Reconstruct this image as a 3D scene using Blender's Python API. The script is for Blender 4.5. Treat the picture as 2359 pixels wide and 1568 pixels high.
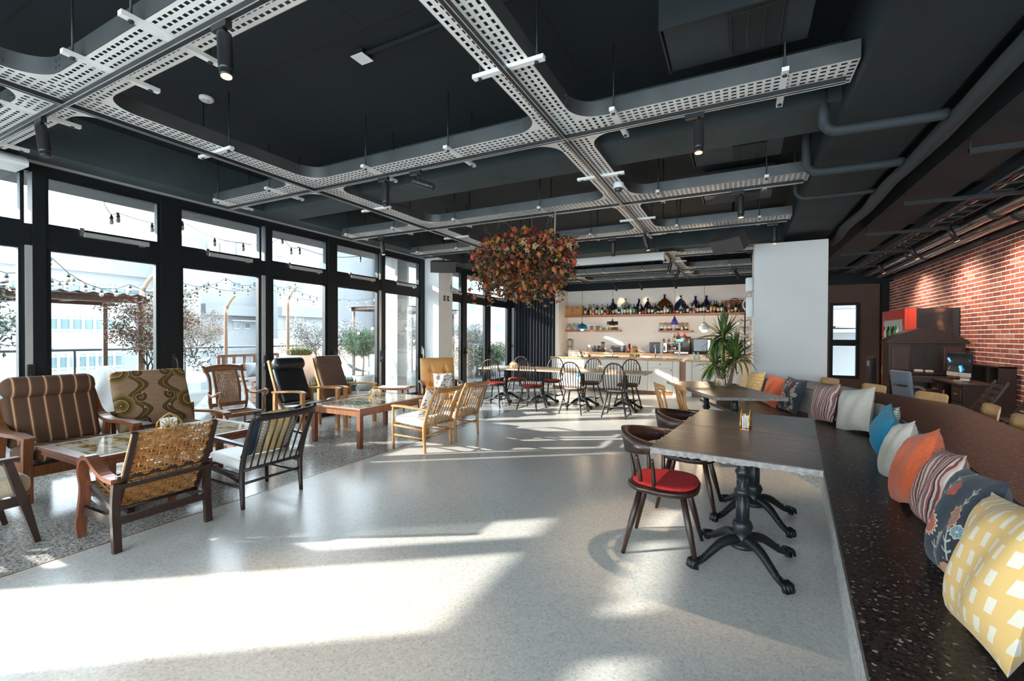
import bpy, bmesh, math, random
from mathutils import Vector, Matrix
random.seed(7)
for o in list(bpy.data.objects): bpy.data.objects.remove(o)
S = bpy.context.scene
COL = S.collection
# ---------------------------------------------------------------- camera
CH = 1.42
FPX, YAW, PIT, ROL = 1026.7, math.radians(26.93), math.radians(-.582), math.radians(.237)
def _rm():
    cy, sy, cp, sp, cr, sr = math.cos(YAW), math.sin(YAW), math.cos(PIT), math.sin(PIT), math.cos(ROL), math.sin(ROL)
    Rz = Matrix(((cy, sy, 0), (-sy, cy, 0), (0, 0, 1))); Mx = Matrix(((1, 0, 0), (0, 0, -1), (0, 1, 0)))
    Rx = Matrix(((1, 0, 0), (0, cp, sp), (0, -sp, cp))); Rr = Matrix(((cr, -sr, 0), (sr, cr, 0), (0, 0, 1)))
    return Rr @ Rx @ Mx @ Rz
RM = _rm()
cam = bpy.data.cameras.new('camera'); camo = bpy.data.objects.new('camera', cam); COL.objects.link(camo)
cam.sensor_fit = 'HORIZONTAL'; cam.sensor_width = 36; cam.lens = FPX / 2359 * 36; cam.clip_start = .05; cam.clip_end = 400
_r, _d, _f = Vector(RM[0]), Vector(RM[1]), Vector(RM[2])
camo.matrix_world = Matrix(((_r.x, -_d.x, -_f.x, 0), (_r.y, -_d.y, -_f.y, 0), (_r.z, -_d.z, -_f.z, CH), (0, 0, 0, 1)))
S.camera = camo
# ---------------------------------------------------------------- world, sun, exposure
S.view_settings.view_transform = 'Standard'; S.view_settings.look = 'None'; S.view_settings.gamma = 1
S.view_settings.use_curve_mapping = False
S.view_settings.exposure = 1.62
W = bpy.data.worlds.new('sky'); S.world = W; W.use_nodes = True
W.node_tree.nodes['Background'].inputs[0].default_value = (.80, .91, 1.0, 1)
W.node_tree.nodes['Background'].inputs[1].default_value = 3.6
sl = bpy.data.lights.new('sun', 'SUN'); so = bpy.data.objects.new('sun', sl); COL.objects.link(so)
sl.energy = 5.0; sl.angle = .012; sl.color = (1, .93, .84)
ELEV = math.radians(19.6); AZ = math.atan2(.72, 1)
sd = Vector((math.cos(AZ) * math.cos(ELEV), math.sin(AZ) * math.cos(ELEV), -math.sin(ELEV)))
so.rotation_euler = sd.to_track_quat('-Z', 'Y').to_euler(); so.location = (-20, -12, 10)
# pixel helpers: a pixel of the photograph gives a direction, the plane it lies on gives the point
def ray(x, y): return RM.transposed() @ Vector(((x - 1179.5) / FPX, (y - 784) / FPX, 1))
def atz(x, y, z=0): d = ray(x, y); return Vector((0, 0, CH)) + d * ((z - CH) / d.z)
def atx(x, y, X): d = ray(x, y); return Vector((0, 0, CH)) + d * (X / d.x)
def aty(x, y, Y): d = ray(x, y); return Vector((0, 0, CH)) + d * (Y / d.y)
# ---------------------------------------------------------------- materials
MATS = {}
def mat(name, col, rough=.5, metal=0, var=.0, vs=6, bump=0, bs=60, spec=.5, coat=0, col2=None, stretch=None, emit=0, sheen=0, detail=6):
    if name in MATS: return MATS[name]
    m = bpy.data.materials.new(name); m.use_nodes = True; nt = m.node_tree; b = nt.nodes['Principled BSDF']
    b.inputs['Base Color'].default_value = (*col, 1); b.inputs['Roughness'].default_value = rough
    b.inputs['Metallic'].default_value = metal; b.inputs['Specular IOR Level'].default_value = spec
    b.inputs['Coat Weight'].default_value = coat
    if sheen: b.inputs['Sheen Weight'].default_value = sheen
    if emit:
        b.inputs['Emission Color'].default_value = (*col, 1); b.inputs['Emission Strength'].default_value = emit
    if var or bump or col2:
        tc = nt.nodes.new('ShaderNodeTexCoord'); mp = nt.nodes.new('ShaderNodeMapping')
        nt.links.new(tc.outputs['Object'], mp.inputs[0])
        if stretch: mp.inputs['Scale'].default_value = stretch
    if var or col2:
        n = nt.nodes.new('ShaderNodeTexNoise'); n.inputs['Scale'].default_value = vs; n.inputs['Detail'].default_value = detail
        nt.links.new(mp.outputs[0], n.inputs['Vector'])
        r = nt.nodes.new('ShaderNodeValToRGB'); r.color_ramp.elements[0].position = .3; r.color_ramp.elements[1].position = .7
        c2 = col2 or tuple(c * (1 - var) for c in col); c1 = col if col2 else tuple(min(1, c * (1 + var)) for c in col)
        r.color_ramp.elements[0].color = (*c2, 1); r.color_ramp.elements[1].color = (*c1, 1)
        nt.links.new(n.outputs['Fac'], r.inputs[0]); nt.links.new(r.outputs[0], b.inputs['Base Color'])
    if bump:
        n2 = nt.nodes.new('ShaderNodeTexNoise'); n2.inputs['Scale'].default_value = bs; n2.inputs['Detail'].default_value = 4
        nt.links.new(mp.outputs[0], n2.inputs['Vector']); bp = nt.nodes.new('ShaderNodeBump')
        bp.inputs['Strength'].default_value = bump; bp.inputs['Distance'].default_value = .01
        nt.links.new(n2.outputs['Fac'], bp.inputs['Height']); nt.links.new(bp.outputs[0], b.inputs['Normal'])
    MATS[name] = m; return m
def wood(name, c1, c2, rough=.4, stretch=(14, 14, 1.2), coat=.1):
    return mat(name, c1, rough, col2=c2, vs=3.5, stretch=stretch, bump=.06, bs=9, coat=coat)
def nodes(name):
    m = bpy.data.materials.new(name); m.use_nodes = True; MATS[name] = m; nt = m.node_tree
    return m, nt, nt.nodes['Principled BSDF'], nt.nodes.new('ShaderNodeTexCoord')
def ramp(nt, stops, interp='LINEAR'):
    r = nt.nodes.new('ShaderNodeValToRGB'); r.color_ramp.interpolation = interp
    while len(r.color_ramp.elements) < len(stops): r.color_ramp.elements.new(.5)
    for e, (p, c) in zip(r.color_ramp.elements, stops): e.position = p; e.color = (*c, 1)
    return r
def link(nt, a, b): nt.links.new(a, b)
def glassmat(name, tint=(1, 1, 1), refl=.08, rough=0.0):
    m = bpy.data.materials.new(name); m.use_nodes = True; nt = m.node_tree; nt.nodes.clear()
    out = nt.nodes.new('ShaderNodeOutputMaterial'); mx = nt.nodes.new('ShaderNodeMixShader')
    t = nt.nodes.new('ShaderNodeBsdfTransparent'); t.inputs[0].default_value = (*tint, 1)
    g = nt.nodes.new('ShaderNodeBsdfGlossy'); g.inputs['Roughness'].default_value = rough
    lw = nt.nodes.new('ShaderNodeLayerWeight'); lw.inputs[0].default_value = .25
    mul = nt.nodes.new('ShaderNodeMath'); mul.operation = 'MULTIPLY_ADD'; mul.inputs[1].default_value = .35; mul.inputs[2].default_value = refl * .4
    nt.links.new(lw.outputs['Fresnel'], mul.inputs[0]); nt.links.new(mul.outputs[0], mx.inputs[0])
    nt.links.new(t.outputs[0], mx.inputs[1]); nt.links.new(g.outputs[0], mx.inputs[2]); nt.links.new(mx.outputs[0], out.inputs[0])
    MATS[name] = m; return m
# ---------------------------------------------------------------- mesh builder
class MB:
    def __init__(s): s.v = []; s.f = []; s.sm = []; s.M = Matrix.Identity(4); s.mi = []; s.cm = 0
    def add(s, vs, fs, sm=False):
        o = len(s.v)
        for p in vs: s.v.append(s.M @ Vector(p))
        for f in fs: s.f.append([i + o for i in f]); s.sm.append(sm); s.mi.append(s.cm)
        return s
    def bx(s, x0, x1, y0, y1, z0, z1):
        return s.add([(x, y, z) for z in (z0, z1) for y in (y0, y1) for x in (x0, x1)],
                     [(0, 2, 3, 1), (4, 5, 7, 6), (0, 1, 5, 4), (2, 6, 7, 3), (0, 4, 6, 2), (1, 3, 7, 5)])
    def box(s, c, d, R=None):
        m = s.M
        if R is not None: s.M = m @ Matrix.Translation(c) @ R.to_4x4(); c = (0, 0, 0)
        s.bx(c[0] - d[0] / 2, c[0] + d[0] / 2, c[1] - d[1] / 2, c[1] + d[1] / 2, c[2] - d[2] / 2, c[2] + d[2] / 2); s.M = m
        return s
    def loft(s, rings, caps=True, closed=True, sm=True, loop=False):
        n = len(rings[0]); vs = [p for r in rings for p in r]; fs = []; R = len(rings)
        for i in range(R if loop else R - 1):
            j2 = (i + 1) % R
            for k in range(n if closed else n - 1):
                k2 = (k + 1) % n; fs.append((i * n + k, i * n + k2, j2 * n + k2, j2 * n + k))
        s.add(vs, fs, sm)
        if caps and closed and not loop:
            o = len(s.v) - len(vs)
            s.f.append([o + k for k in range(n)][::-1]); s.sm.append(False); s.mi.append(s.cm)
            s.f.append([o + (R - 1) * n + k for k in range(n)]); s.sm.append(False); s.mi.append(s.cm)
        return s
    def tube(s, path, r, n=8, caps=True, up=None, w=None, loop=False, side=None, sub=True):
        P = [Vector(p) for p in path]; L = len(P); rs = list(r) if isinstance(r, (list, tuple)) else [r] * L
        if 4 <= L <= 12 and not loop and sub and (P[-1] - P[0]).length > .12:   # smooth the bends
            ws = list(w) if isinstance(w, (list, tuple)) else None; Q = []; R2 = []; W2 = []
            for i in range(L - 1):
                a, b, c, d = P[max(i - 1, 0)], P[i], P[i + 1], P[min(i + 2, L - 1)]
                for j in range(3):
                    u = j / 3; Q.append(.5 * ((2 * b) + (c - a) * u + (2 * a - 5 * b + 4 * c - d) * u * u + (3 * b - a - 3 * c + d) * u ** 3)); R2.append(rs[i] * (1 - u) + rs[i + 1] * u)
                    if ws: W2.append(ws[i] * (1 - u) + ws[i + 1] * u)
            Q.append(P[-1]); R2.append(rs[-1])
            if ws: W2.append(ws[-1]); w = W2
            P, rs, L = Q, R2, len(Q)
        rings = []; prev = None
        for i, p in enumerate(P):
            if loop: t = P[(i + 1) % L] - P[i - 1]
            else: t = (P[min(i + 1, L - 1)] - P[max(i - 1, 0)])
            t = t.normalized() if t.length > 1e-9 else Vector((0, 0, 1))
            if up is not None: a = Vector(up)
            else: a = prev if prev is not None else (Vector((0, 0, 1)) if abs(t.z) < .9 else Vector((0, 1, 0)))
            b = t.cross(a)
            if b.length < 1e-6: b = t.cross(Vector((1, .1, 0)))
            b.normalize(); a = b.cross(t).normalized(); prev = a
            if side is not None: b = Vector(side); a = b.cross(t).normalized()
            if w is not None:   # rectangular profile: width w across (b), height 2*r along a
                ww = (w[i] if isinstance(w, (list, tuple)) else w) / 2; hh = rs[i]
                rings.append([p + b * x + a * y for x, y in ((-ww, -hh), (ww, -hh), (ww, hh), (-ww, hh))])
            else:
                rings.append([p + (a * math.cos(q) + b * math.sin(q)) * rs[i] for q in [2 * math.pi * k / n for k in range(n)]])
        return s.loft(rings, caps, sm=(w is None), loop=loop)
    def bar(s, p, q, w, h, up=(0, 0, 1), side=None): return s.tube([p, q], h / 2, up=up, w=w, side=side)
    def lathe(s, prof, n=14, c=(0, 0, 0), sm=True):
        return s.loft([[(c[0] + r * math.cos(2 * math.pi * k / n), c[1] + r * math.sin(2 * math.pi * k / n), c[2] + z) for k in range(n)] for r, z in prof], sm=sm)
    def prism(s, poly, z0, z1):
        n = len(poly); return s.loft([[(x, y, z0) for x, y in poly], [(x, y, z1) for x, y in poly]], sm=False)
    def rbox(s, c, d, r=.03, nu=16, nv=8, R=None, puff=0):
        m = s.M; s.M = m @ Matrix.Translation(c) @ (R.to_4x4() if R is not None else Matrix.Identity(4))
        h = [x / 2 for x in d]; r = min(r, min(h)); rings = []
        for j in range(nv):
            la = math.pi * ((j + .5) / nv - .5); ring = []
            for i in range(nu):
                lo = 2 * math.pi * (i + .5) / nu; dx, dy, dz = math.cos(la) * math.cos(lo), math.cos(la) * math.sin(lo), math.sin(la)
                ring.append((math.copysign(h[0] - r, dx) + dx * r, math.copysign(h[1] - r, dy) + dy * r, math.copysign(h[2] - r, dz) + dz * r))
            rings.append(ring)
        s.loft(rings); s.M = m; return s
    def grid(s, fn, nu, nv, sm=True, flip=False):
        vs = [fn(i / nu, j / nv) for j in range(nv + 1) for i in range(nu + 1)]
        fs = [(j * (nu + 1) + i, j * (nu + 1) + i + 1, (j + 1) * (nu + 1) + i + 1, (j + 1) * (nu + 1) + i) for j in range(nv) for i in range(nu)]
        if flip: fs = [f[::-1] for f in fs]
        return s.add(vs, fs, sm)
    def pillow(s, w, h, t, n=14, sag=0, pinch=.05):
        def fn(sg):
            def g(u, v):
                x, y = 2 * u - 1, 2 * v - 1
                e = max(0, (1 - abs(x) ** 2.6)) ** .55 * max(0, (1 - abs(y) ** 2.6)) ** .55
                px = x * (1 - pinch * (1 - y * y)); py = y * (1 - pinch * (1 - x * x))
                wv = .012 * math.sin(7 * x + 3 * y) * e
                return (px * w / 2, sg * (t / 2 * e) + wv, py * h / 2 - sag * (1 - x * x) * (y + 1))
            return g
        s.grid(fn(1), n, n, flip=True); s.grid(fn(-1), n, n); return s
    def mesh(s, name):
        me = bpy.data.meshes.new(name); me.from_pydata([tuple(p) for p in s.v], [], s.f)
        me.polygons.foreach_set('use_smooth', s.sm); me.update(); return me
    def build(s, name, m, parent=None, **kw):
        return obj(name, s.mesh(name), m, parent, mi=(s.mi if isinstance(m, (list, tuple)) else None), **kw)
def obj(name, me, m, parent=None, loc=None, rot=None, mi=None, bevel=0):
    o = bpy.data.objects.new(name, me); COL.objects.link(o)
    if m is not None and not me.materials:
        for k in (m if isinstance(m, (list, tuple)) else [m]): me.materials.append(k)
        if mi: me.polygons.foreach_set('material_index', mi)
    if parent is not None: o.parent = parent
    if loc is not None: o.location = loc
    if rot is not None: o.rotation_euler = rot
    if bevel:
        b = o.modifiers.new('bevel', 'BEVEL'); b.width = bevel; b.segments = 2; b.limit_method = 'ANGLE'
    return o
def tag(o, label, cat, group=None):
    o['label'] = label; o['category'] = cat
    if group: o['group'] = group
    return o
def thing(name, label, cat, loc=(0, 0, 0), rz=0, group=None):
    o = bpy.data.objects.new(name, None); COL.objects.link(o); o.location = loc; o.rotation_euler = (0, 0, rz); o.empty_display_size = .1
    return tag(o, label, cat, group)
def struct(o, label=None):
    o['kind'] = 'structure'
    if label: o['label'] = label
    return o
def stuff(o): o['kind'] = 'stuff'; return o
def dup(o, loc=None, rz=None, label=None, group=None, parent=None):
    c = o.copy(); COL.objects.link(c)
    if parent is not None: c.parent = parent
    if loc is not None: c.location = loc
    if rz is not None: c.rotation_euler = (0, 0, rz)
    if label: c['label'] = label
    if group: c['group'] = group
    for ch in list(o.children): dup(ch, parent=c)
    return c
def face(dx, dy): return math.atan2(-dx, dy)
def Rx(a): return Matrix.Rotation(a, 3, 'X')
def Ry(a): return Matrix.Rotation(a, 3, 'Y')
def Rz(a): return Matrix.Rotation(a, 3, 'Z')
ORD = ['first', 'second', 'third', 'fourth', 'fifth', 'sixth', 'seventh', 'eighth', 'ninth', 'tenth', 'eleventh', 'twelfth']
def ordn(i):
    if i < 12: return ORD[i]
    k = i + 1; return '%d%s' % (k, 'th' if 10 <= k % 100 <= 20 else {1: 'st', 2: 'nd', 3: 'rd'}.get(k % 10, 'th'))
def arc(c, r, a0, a1, n, ax='xz', y=0):
    out = []
    for i in range(n + 1):
        a = a0 + (a1 - a0) * i / n
        out.append((c[0] + r * math.cos(a), y, c[1] + r * math.sin(a)) if ax == 'xz' else (c[0] + r * math.cos(a), c[1] + r * math.sin(a), y))
    return out
# ---------------------------------------------------------------- shared materials
m_black = mat('black_aluminium', (.0035, .0068, .0095), .5, var=.1, spec=.35)
m_ceil = mat('dark_teal_paint', (.005, .011, .015), .8, var=.25, vs=1.3, bump=.25, bs=25)
m_gird = mat('dark_girder_paint', (.009, .0175, .0225), .8, var=.25, vs=2, bump=.3, bs=30)
m_beam = mat('dark_beam_paint', (.038, .054, .059), .8, var=.25, vs=2, bump=.3, bs=30)
m_white = mat('white_paint', (.78, .78, .77), .6, var=.03, vs=2)
m_whiteg = mat('white_plaster_wall', (.72, .71, .69), .7, var=.04, vs=1.5, bump=.08, bs=40)
m_alu = mat('brushed_aluminium', (.62, .63, .63), .35, .6, var=.06, vs=3)
m_galv = mat('galvanised_steel_bounce_lit', (.80, .80, .78), .45, .15, var=.06, vs=5)  # tray undersides and struts: floor bounce light put into the pale colour
m_galvside = mat('galvanised_tray_side', (.17, .18, .183), .4, .75, var=.15, vs=4)
m_steel = mat('bright_steel', (.7, .7, .7), .25, 1)
m_chrome = mat('chrome', (.8, .8, .8), .1, 1)
m_iron = mat('black_cast_iron', (.008, .0115, .014), .42, .1, bump=.1, bs=30)
m_glass = glassmat('window_glass', (.96, .985, .985))
m_oak = wood('light_oak', (.52, .26, .09), (.38, .17, .05))
m_teak = wood('teak_wood', (.26, .092, .03), (.155, .05, .015))
m_walnut = wood('dark_walnut', (.036, .014, .008), (.017, .007, .0045))
m_ebony = wood('ebony_stain', (.028, .015, .013), (.014, .008, .008))
m_rose = wood('rosewood', (.23, .075, .035), (.13, .038, .018))
m_pine = wood('pine_wood', (.65, .36, .14), (.5, .25, .09))
m_ply = wood('ply_beech', (.72, .42, .18), (.62, .34, .13), .35)
m_red = mat('red_felt', (.45, .015, .018), .9, var=.2, vs=30, bump=.1, bs=300)
m_cream = mat('cream_cabinet_paint', (.80, .75, .67), .45, var=.02)
m_gold = mat('brass_wire', (.55, .33, .10), .35, .8)
m_paper = mat('white_paper', (.85, .84, .82), .8)
m_rope = mat('paper_cord', (.40, .185, .055), .8, var=.35, vs=40, bump=.4, bs=120)
m_whiteleather = mat('white_leather', (.72, .70, .66), .45, bump=.1, bs=60, coat=.1)
# ================================================================ FLOORS AND SHELL
def speckle(name, stops, scale, rough, bumpy=0.0, noise=.15, scale2=None, coat=0):
    m, nt, b, tc = nodes(name)
    v = nt.nodes.new('ShaderNodeTexVoronoi'); v.inputs['Scale'].default_value = scale; link(nt, tc.outputs['Object'], v.inputs['Vector'])
    sp = nt.nodes.new('ShaderNodeSeparateColor'); link(nt, v.outputs['Color'], sp.inputs[0])
    r = ramp(nt, stops, 'CONSTANT'); link(nt, sp.outputs[0], r.inputs[0])
    n = nt.nodes.new('ShaderNodeTexNoise'); n.inputs['Scale'].default_value = .9; n.inputs['Detail'].default_value = 3; link(nt, tc.outputs['Object'], n.inputs['Vector'])
    r2 = ramp(nt, [(.15, (1 - noise,) * 3), (.85, (1 + noise,) * 3)]); link(nt, n.outputs['Fac'], r2.inputs[0])
    mx = nt.nodes.new('ShaderNodeMix'); mx.data_type = 'RGBA'; mx.blend_type = 'MULTIPLY'; mx.inputs[0].default_value = 1
    link(nt, r.outputs[0], mx.inputs[6]); link(nt, r2.outputs[0], mx.inputs[7]); link(nt, mx.outputs[2], b.inputs['Base Color'])
    mr = nt.nodes.new('ShaderNodeMapRange'); mr.inputs['To Min'].default_value = rough * .75; mr.inputs['To Max'].default_value = rough * 1.3
    b.inputs['Roughness'].default_value = rough; b.inputs['Specular IOR Level'].default_value = .5 if rough < .3 or rough > .6 else .28; b.inputs['Coat Weight'].default_value = coat
    n3 = nt.nodes.new('ShaderNodeTexNoise'); n3.inputs['Scale'].default_value = 7; n3.inputs['Detail'].default_value = 3; link(nt, tc.outputs['Object'], n3.inputs['Vector'])
    bp = nt.nodes.new('ShaderNodeBump'); bp.inputs['Strength'].default_value = bumpy; bp.inputs['Distance'].default_value = .01
    link(nt, n3.outputs['Fac'], bp.inputs['Height']); link(nt, bp.outputs[0], b.inputs['Normal'])
    return m
g = lambda v, a=1, b=.97, c=.92: (v * a, v * b, v * c)
m_floor = speckle('ground_concrete', [(0, g(.50)), (.10, g(.58)), (.45, g(.62)), (.75, g(.66)), (.95, g(.55))], 95, .27, .05, .10)
m_terrazzo = speckle('grey_terrazzo', [(0, g(.12)), (.12, g(.28)), (.32, g(.40)), (.62, g(.50)), (.82, g(.62)), (.95, g(.17))], 105, .17, .03, .08)
m_bench = speckle('dark_ground_concrete', [(0, (.014, .010, .009)), (.2, (.036, .026, .022)), (.55, (.052, .037, .032)), (.84, (.024, .017, .015)), (.935, (.14, .115, .10)), (.975, (.36, .32, .28))], 105, .36, .04, .2)
m_bcon = speckle('rough_grey_concrete', [(0, g(.30)), (.3, g(.42)), (.8, g(.5)), (.95, g(.25))], 90, .8, .3, .15)
WX = -6.47
struct(MB().bx(-3.82, 3.6, -3.6, 15.2, -.15, 0).build('floor', m_floor), 'pale ground concrete floor')
struct(MB().bx(-6.75, -3.832, -3.6, 15.2, -.15, 0).build('floor_terrazzo', m_terrazzo), 'grey speckled terrazzo floor along the windows')
struct(MB().bx(-3.832, -3.82, -3.6, 15.2, -.15, .0015).build('trim_floor_strip', mat('brass_strip', (.25, .13, .05), .4, .5)), 'thin brass divider strip in the floor')
# ceiling and beams
m_ceilp, nt, b_, tc = nodes('dark_board_formed_ceiling')
bk = nt.nodes.new('ShaderNodeTexBrick'); bk.inputs['Scale'].default_value = 1; bk.inputs['Brick Width'].default_value = 2.4; bk.inputs['Row Height'].default_value = 1.2
bk.inputs['Mortar Size'].default_value = .009; bk.inputs['Color1'].default_value = (.0048, .0102, .0142, 1); bk.inputs['Color2'].default_value = (.0041, .0088, .0124, 1); bk.inputs['Mortar'].default_value = (.0008, .0016, .0022, 1)
link(nt, tc.outputs['Object'], bk.inputs['Vector']); link(nt, bk.outputs['Color'], b_.inputs['Base Color']); b_.inputs['Roughness'].default_value = .75
struct(MB().bx(-6.75, 3.7, -3.6, 15.2, 3.62, 3.8).build('ceiling', m_ceilp), 'dark teal painted concrete ceiling')
def sbox(name, m, x0, x1, y0, y1, z0, z1, label=None): return struct(MB().bx(x0, x1, y0, y1, z0, z1).build(name, m), label)
sbox('ceiling_beam_windows', m_beam, -6.6, -6.03, -3.6, 12.75, 3.18, 3.62)
sbox('ceiling_beam_cross', m_beam, -6.03, .67, 4.07, 4.6, 3.18, 3.62)
sbox('ceiling_beam_rear', m_beam, -6.03, .67, 9.2, 9.95, 3.18, 3.62)
sbox('ceiling_beam_front', m_beam, -6.03, .67, -1.3, -.75, 3.18, 3.62)
sbox('ceiling_girder', m_gird, .67, 1.27, -3.6, 14.8, 3.05, 3.62)
sbox('ceiling_girder_side', m_gird, 1.75, 2.3, -3.6, 14.8, 3.14, 3.62)
for i, y in enumerate((1.6, 4.6, 6.4, 8.6, 10.9)): sbox('ceiling_beam_side_%d' % (i + 1), m_gird, 2.3, 3.45, y, y + .5, 3.2, 3.62)
# walls
YB = 13.7
sbox('wall_bar', m_whiteg, -4.93, .6, YB, YB + .15, 0, 2.86, 'white plaster wall behind the bar')
sbox('wall_bar_return', m_white, -5.04, -4.93, 12.85, YB, 0, 2.86, 'short white wall beside the bar')
sbox('wall_bar_upper', m_ceil, -4.93, .75, YB, YB + .15, 2.86, 3.62, 'black painted upper wall above the bar')
sbox('wall_bar_return_upper', m_ceil, -5.04, -4.93, 12.85, YB, 2.86, 3.62)
sbox('wall_curtain', m_ceil, -6.6, -5.04, 12.95, 13.1, 0, 3.62, 'dark wall behind the curtain')
sbox('wall_pillar', mat('pillar_white_paint', (.70, .70, .69), .7, var=.03, vs=1.2, bump=.06, bs=30), .22, 1.22, 8.3, 9.5, 0, 2.93, 'broad white pillar at the end of the bench')
m_brown = mat('brown_wall_paint', (.13, .085, .072), .85, var=.06)
p0, p1 = aty(1912, 698, 14.8), aty(1978, 872, 14.8)
wx0, wx1, wz0, wz1 = p0.x, p1.x, p1.z, p0.z
mb = MB(); mb.bx(.6, wx0, 14.8, 15, 0, 2.86); mb.bx(wx1, 3.6, 14.8, 15, 0, 2.86); mb.bx(wx0, wx1, 14.8, 15, 0, wz0); mb.bx(wx0, wx1, 14.8, 15, wz1, 2.86)
struct(mb.build('wall_rear', m_brown), 'brown wall at the far end')
sbox('wall_kitchen_side', m_whiteg, .6, .75, YB, 14.8, 0, 2.86)
sbox('ceiling_rear_soffit', m_ceil, .67, 3.45, 14.3, 15.2, 2.84, 3.62)
sbox('wall_corner_post', m_black, 3.3, 3.45, 14.6, 14.8, 0, 2.84)
sbox('wall_behind', m_whiteg, -6.75, 3.6, -3.75, -3.6, 3.1, 3.8)
mb = MB(); mb.bx(-6.6, 3.45, -3.72, -3.64, 0, .1)
for k in range(9): mb.bx(-6.6 + k * 1.24, -6.48 + k * 1.24, -3.72, -3.64, .1, 3.1)
win = struct(mb.build('window_rear_fill', m_black), 'glazing added behind the camera to brighten the room')  # unseen glazing, added to let more fill light into the room
for k in range(8): MB().bx(-6.48 + k * 1.24, -6.6 + (k + 1) * 1.24, -3.685, -3.68, .1, 3.1).build('pane', m_glass, win)
# column by the windows
sbox('wall_column', m_white, WX - .05, -6.02, 8.2, 8.74, 0, 3.18, 'white column between the window runs')
# ---- brick wall
BC, BL, BXF = .0705, .24, 3.45
wall = struct(MB().bx(BXF, 3.7, -3.75, 15.2, 0, 3.62).build('wall_right', mat('pale_mortar', (.86, .82, .78), .9, bump=.3, bs=80)), 'red brick wall with pale mortar joints')
BM = [mat('brick_%d' % i, c, .85, col2=tuple(x * .72 for x in c), vs=18, bump=.5, bs=60) for i, c in enumerate(((.29, .066, .042), (.36, .095, .055), (.23, .05, .036), (.36, .14, .10), (.19, .045, .036)))]
bmesh_ = [MB().bx(-.0028, .0, 0, BL - .014, 0, BC - .0145).mesh('brick') for _ in BM]
for me, m in zip(bmesh_, BM): me.materials.append(m)
rest = MB(); nb = 0
for r in range(50):
    z = r * BC + .006
    if z > 3.5: break
    for k in range(70):
        y = 14.78 - BL - (k + .5 * (r % 2)) * BL
        if y < 3.2: break
        i = random.choice((0, 0, 0, 1, 1, 2, 2, 3, 4))
        if 8.25 < y < 10.95 and .95 < z < 2.88 and nb < 300:
            o = bpy.data.objects.new('brick', bmesh_[i]); COL.objects.link(o); o.parent = wall; o.location = (BXF, y, z); nb += 1
        else: rest.cm = i; rest.bx(BXF - .0028 + random.uniform(-.001, .001), BXF, y, y + BL - .014, z, z + BC - .0145)
stuff(rest.build('distant_bricks', BM, wall))
# ---- windows of the long glass front
PZ0, PZ1, TZ0, TZ1 = .09, 2.32, 2.54, 3.07
m_hand = mat('handle_black', (.02, .02, .02), .35)
def post(n, y0, y1):
    o = struct(MB().bx(WX - .07, WX + .06, y0, y1, 0, 3.18).build('trim_post_%d' % n, m_black), 'black aluminium window post')
    return o
def cgrip(o, y, z, mm, sgn=1):
    mb = MB(); mb.bx(WX + .06, WX + .075, y - .02, y + .02, z - .0, z + .17)
    mb.tube([(WX + .07, y, z + .13), (WX + .11, y - .01 * sgn, z + .12), (WX + .125, y - .02 * sgn, z + .04), (WX + .12, y - .02 * sgn, z - .08), (WX + .09, y, z - .15), (WX + .065, y, z - .16)], .011, 7)
    mb.build('handle', mm, o)
def bolt(o, y, z):
    mb = MB(); mb.bx(WX + .06, WX + .085, y - .025, y + .025, z - .11, z + .11); mb.bx(WX + .08, WX + .12, y - .015, y + .015, z - .02, z + .02)
    mb.bx(WX + .10, WX + .125, y - .06, y + .015, z - .05, z - .01); mb.build('latch', m_hand, o)
wn = 0
def window(y0, y1, act=True, grip=None, lat=None, fr=.045):
    global wn; wn += 1
    mb = MB()
    for a, b, c, d in ((y0, y0 + fr, PZ0, PZ1), (y1 - fr, y1, PZ0, PZ1), (y0 + fr, y1 - fr, PZ0, PZ0 + .06), (y0 + fr, y1 - fr, PZ1 - .03, PZ1)): mb.bx(WX - .04, WX + .03, a, b, c, d)
    for a, b, c, d in ((y0, y0 + .03, TZ0, TZ1), (y1 - .03, y1, TZ0, TZ1), (y0 + .03, y1 - .03, TZ0, TZ0 + .03), (y0 + .03, y1 - .03, TZ1 - .03, TZ1)): mb.bx(WX - .04, WX + .03, a, b, c, d)
    o = struct(mb.build('window_%d' % wn, m_black), 'black framed glass door panel with a hopper light above')
    MB().bx(WX - .006, WX, y0 + fr, y1 - fr, PZ0 + .06, PZ1 - .03).build('pane', m_glass, o)
    MB().bx(WX - .006, WX, y0 + .03, y1 - .03, TZ0 + .03, TZ1 - .03).build('pane', m_glass, o)
    if act:
        yc = y0 + (y1 - y0) * .58; mb = MB(); mb.bx(WX + .035, WX + .085, yc - .30, yc + .30, TZ0 - .055, TZ0 - .005)
        mb.build('window_actuator', m_alu, o); mb = MB(); mb.bx(WX + .03, WX + .075, yc - .34, yc - .30, TZ0 - .05, TZ0 + .04); mb.bx(WX + .03, WX + .06, yc + .2, yc + .27, TZ0 - .075, TZ0 - .05)
        mb.build('actuator_bracket', m_steel, o)
        MB().tube([(WX + .05, yc - .32, TZ0 - .02), (WX + .06, yc - .4, TZ0 - .05), (WX + .045, yc - .5, TZ0 - .03), (WX + .04, y0 + .05, TZ0 - .0)], .006, 5).build('cable', m_black, o)
    if grip: cgrip(o, grip[0], 1.0, m_hand, grip[1])
    if lat: bolt(o, lat, 1.0)
    return o
Ymain = [(.30, .50), (2.975, 3.19), (5.51, 5.70)]
Ysil = [1.79, 4.30, 6.77]
pn = 0
for a, b in Ymain + [(-3.6, -3.42), (-2.33, -2.07), (-1.06, -.93)]: pn += 1; post(pn, a, b)
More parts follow.
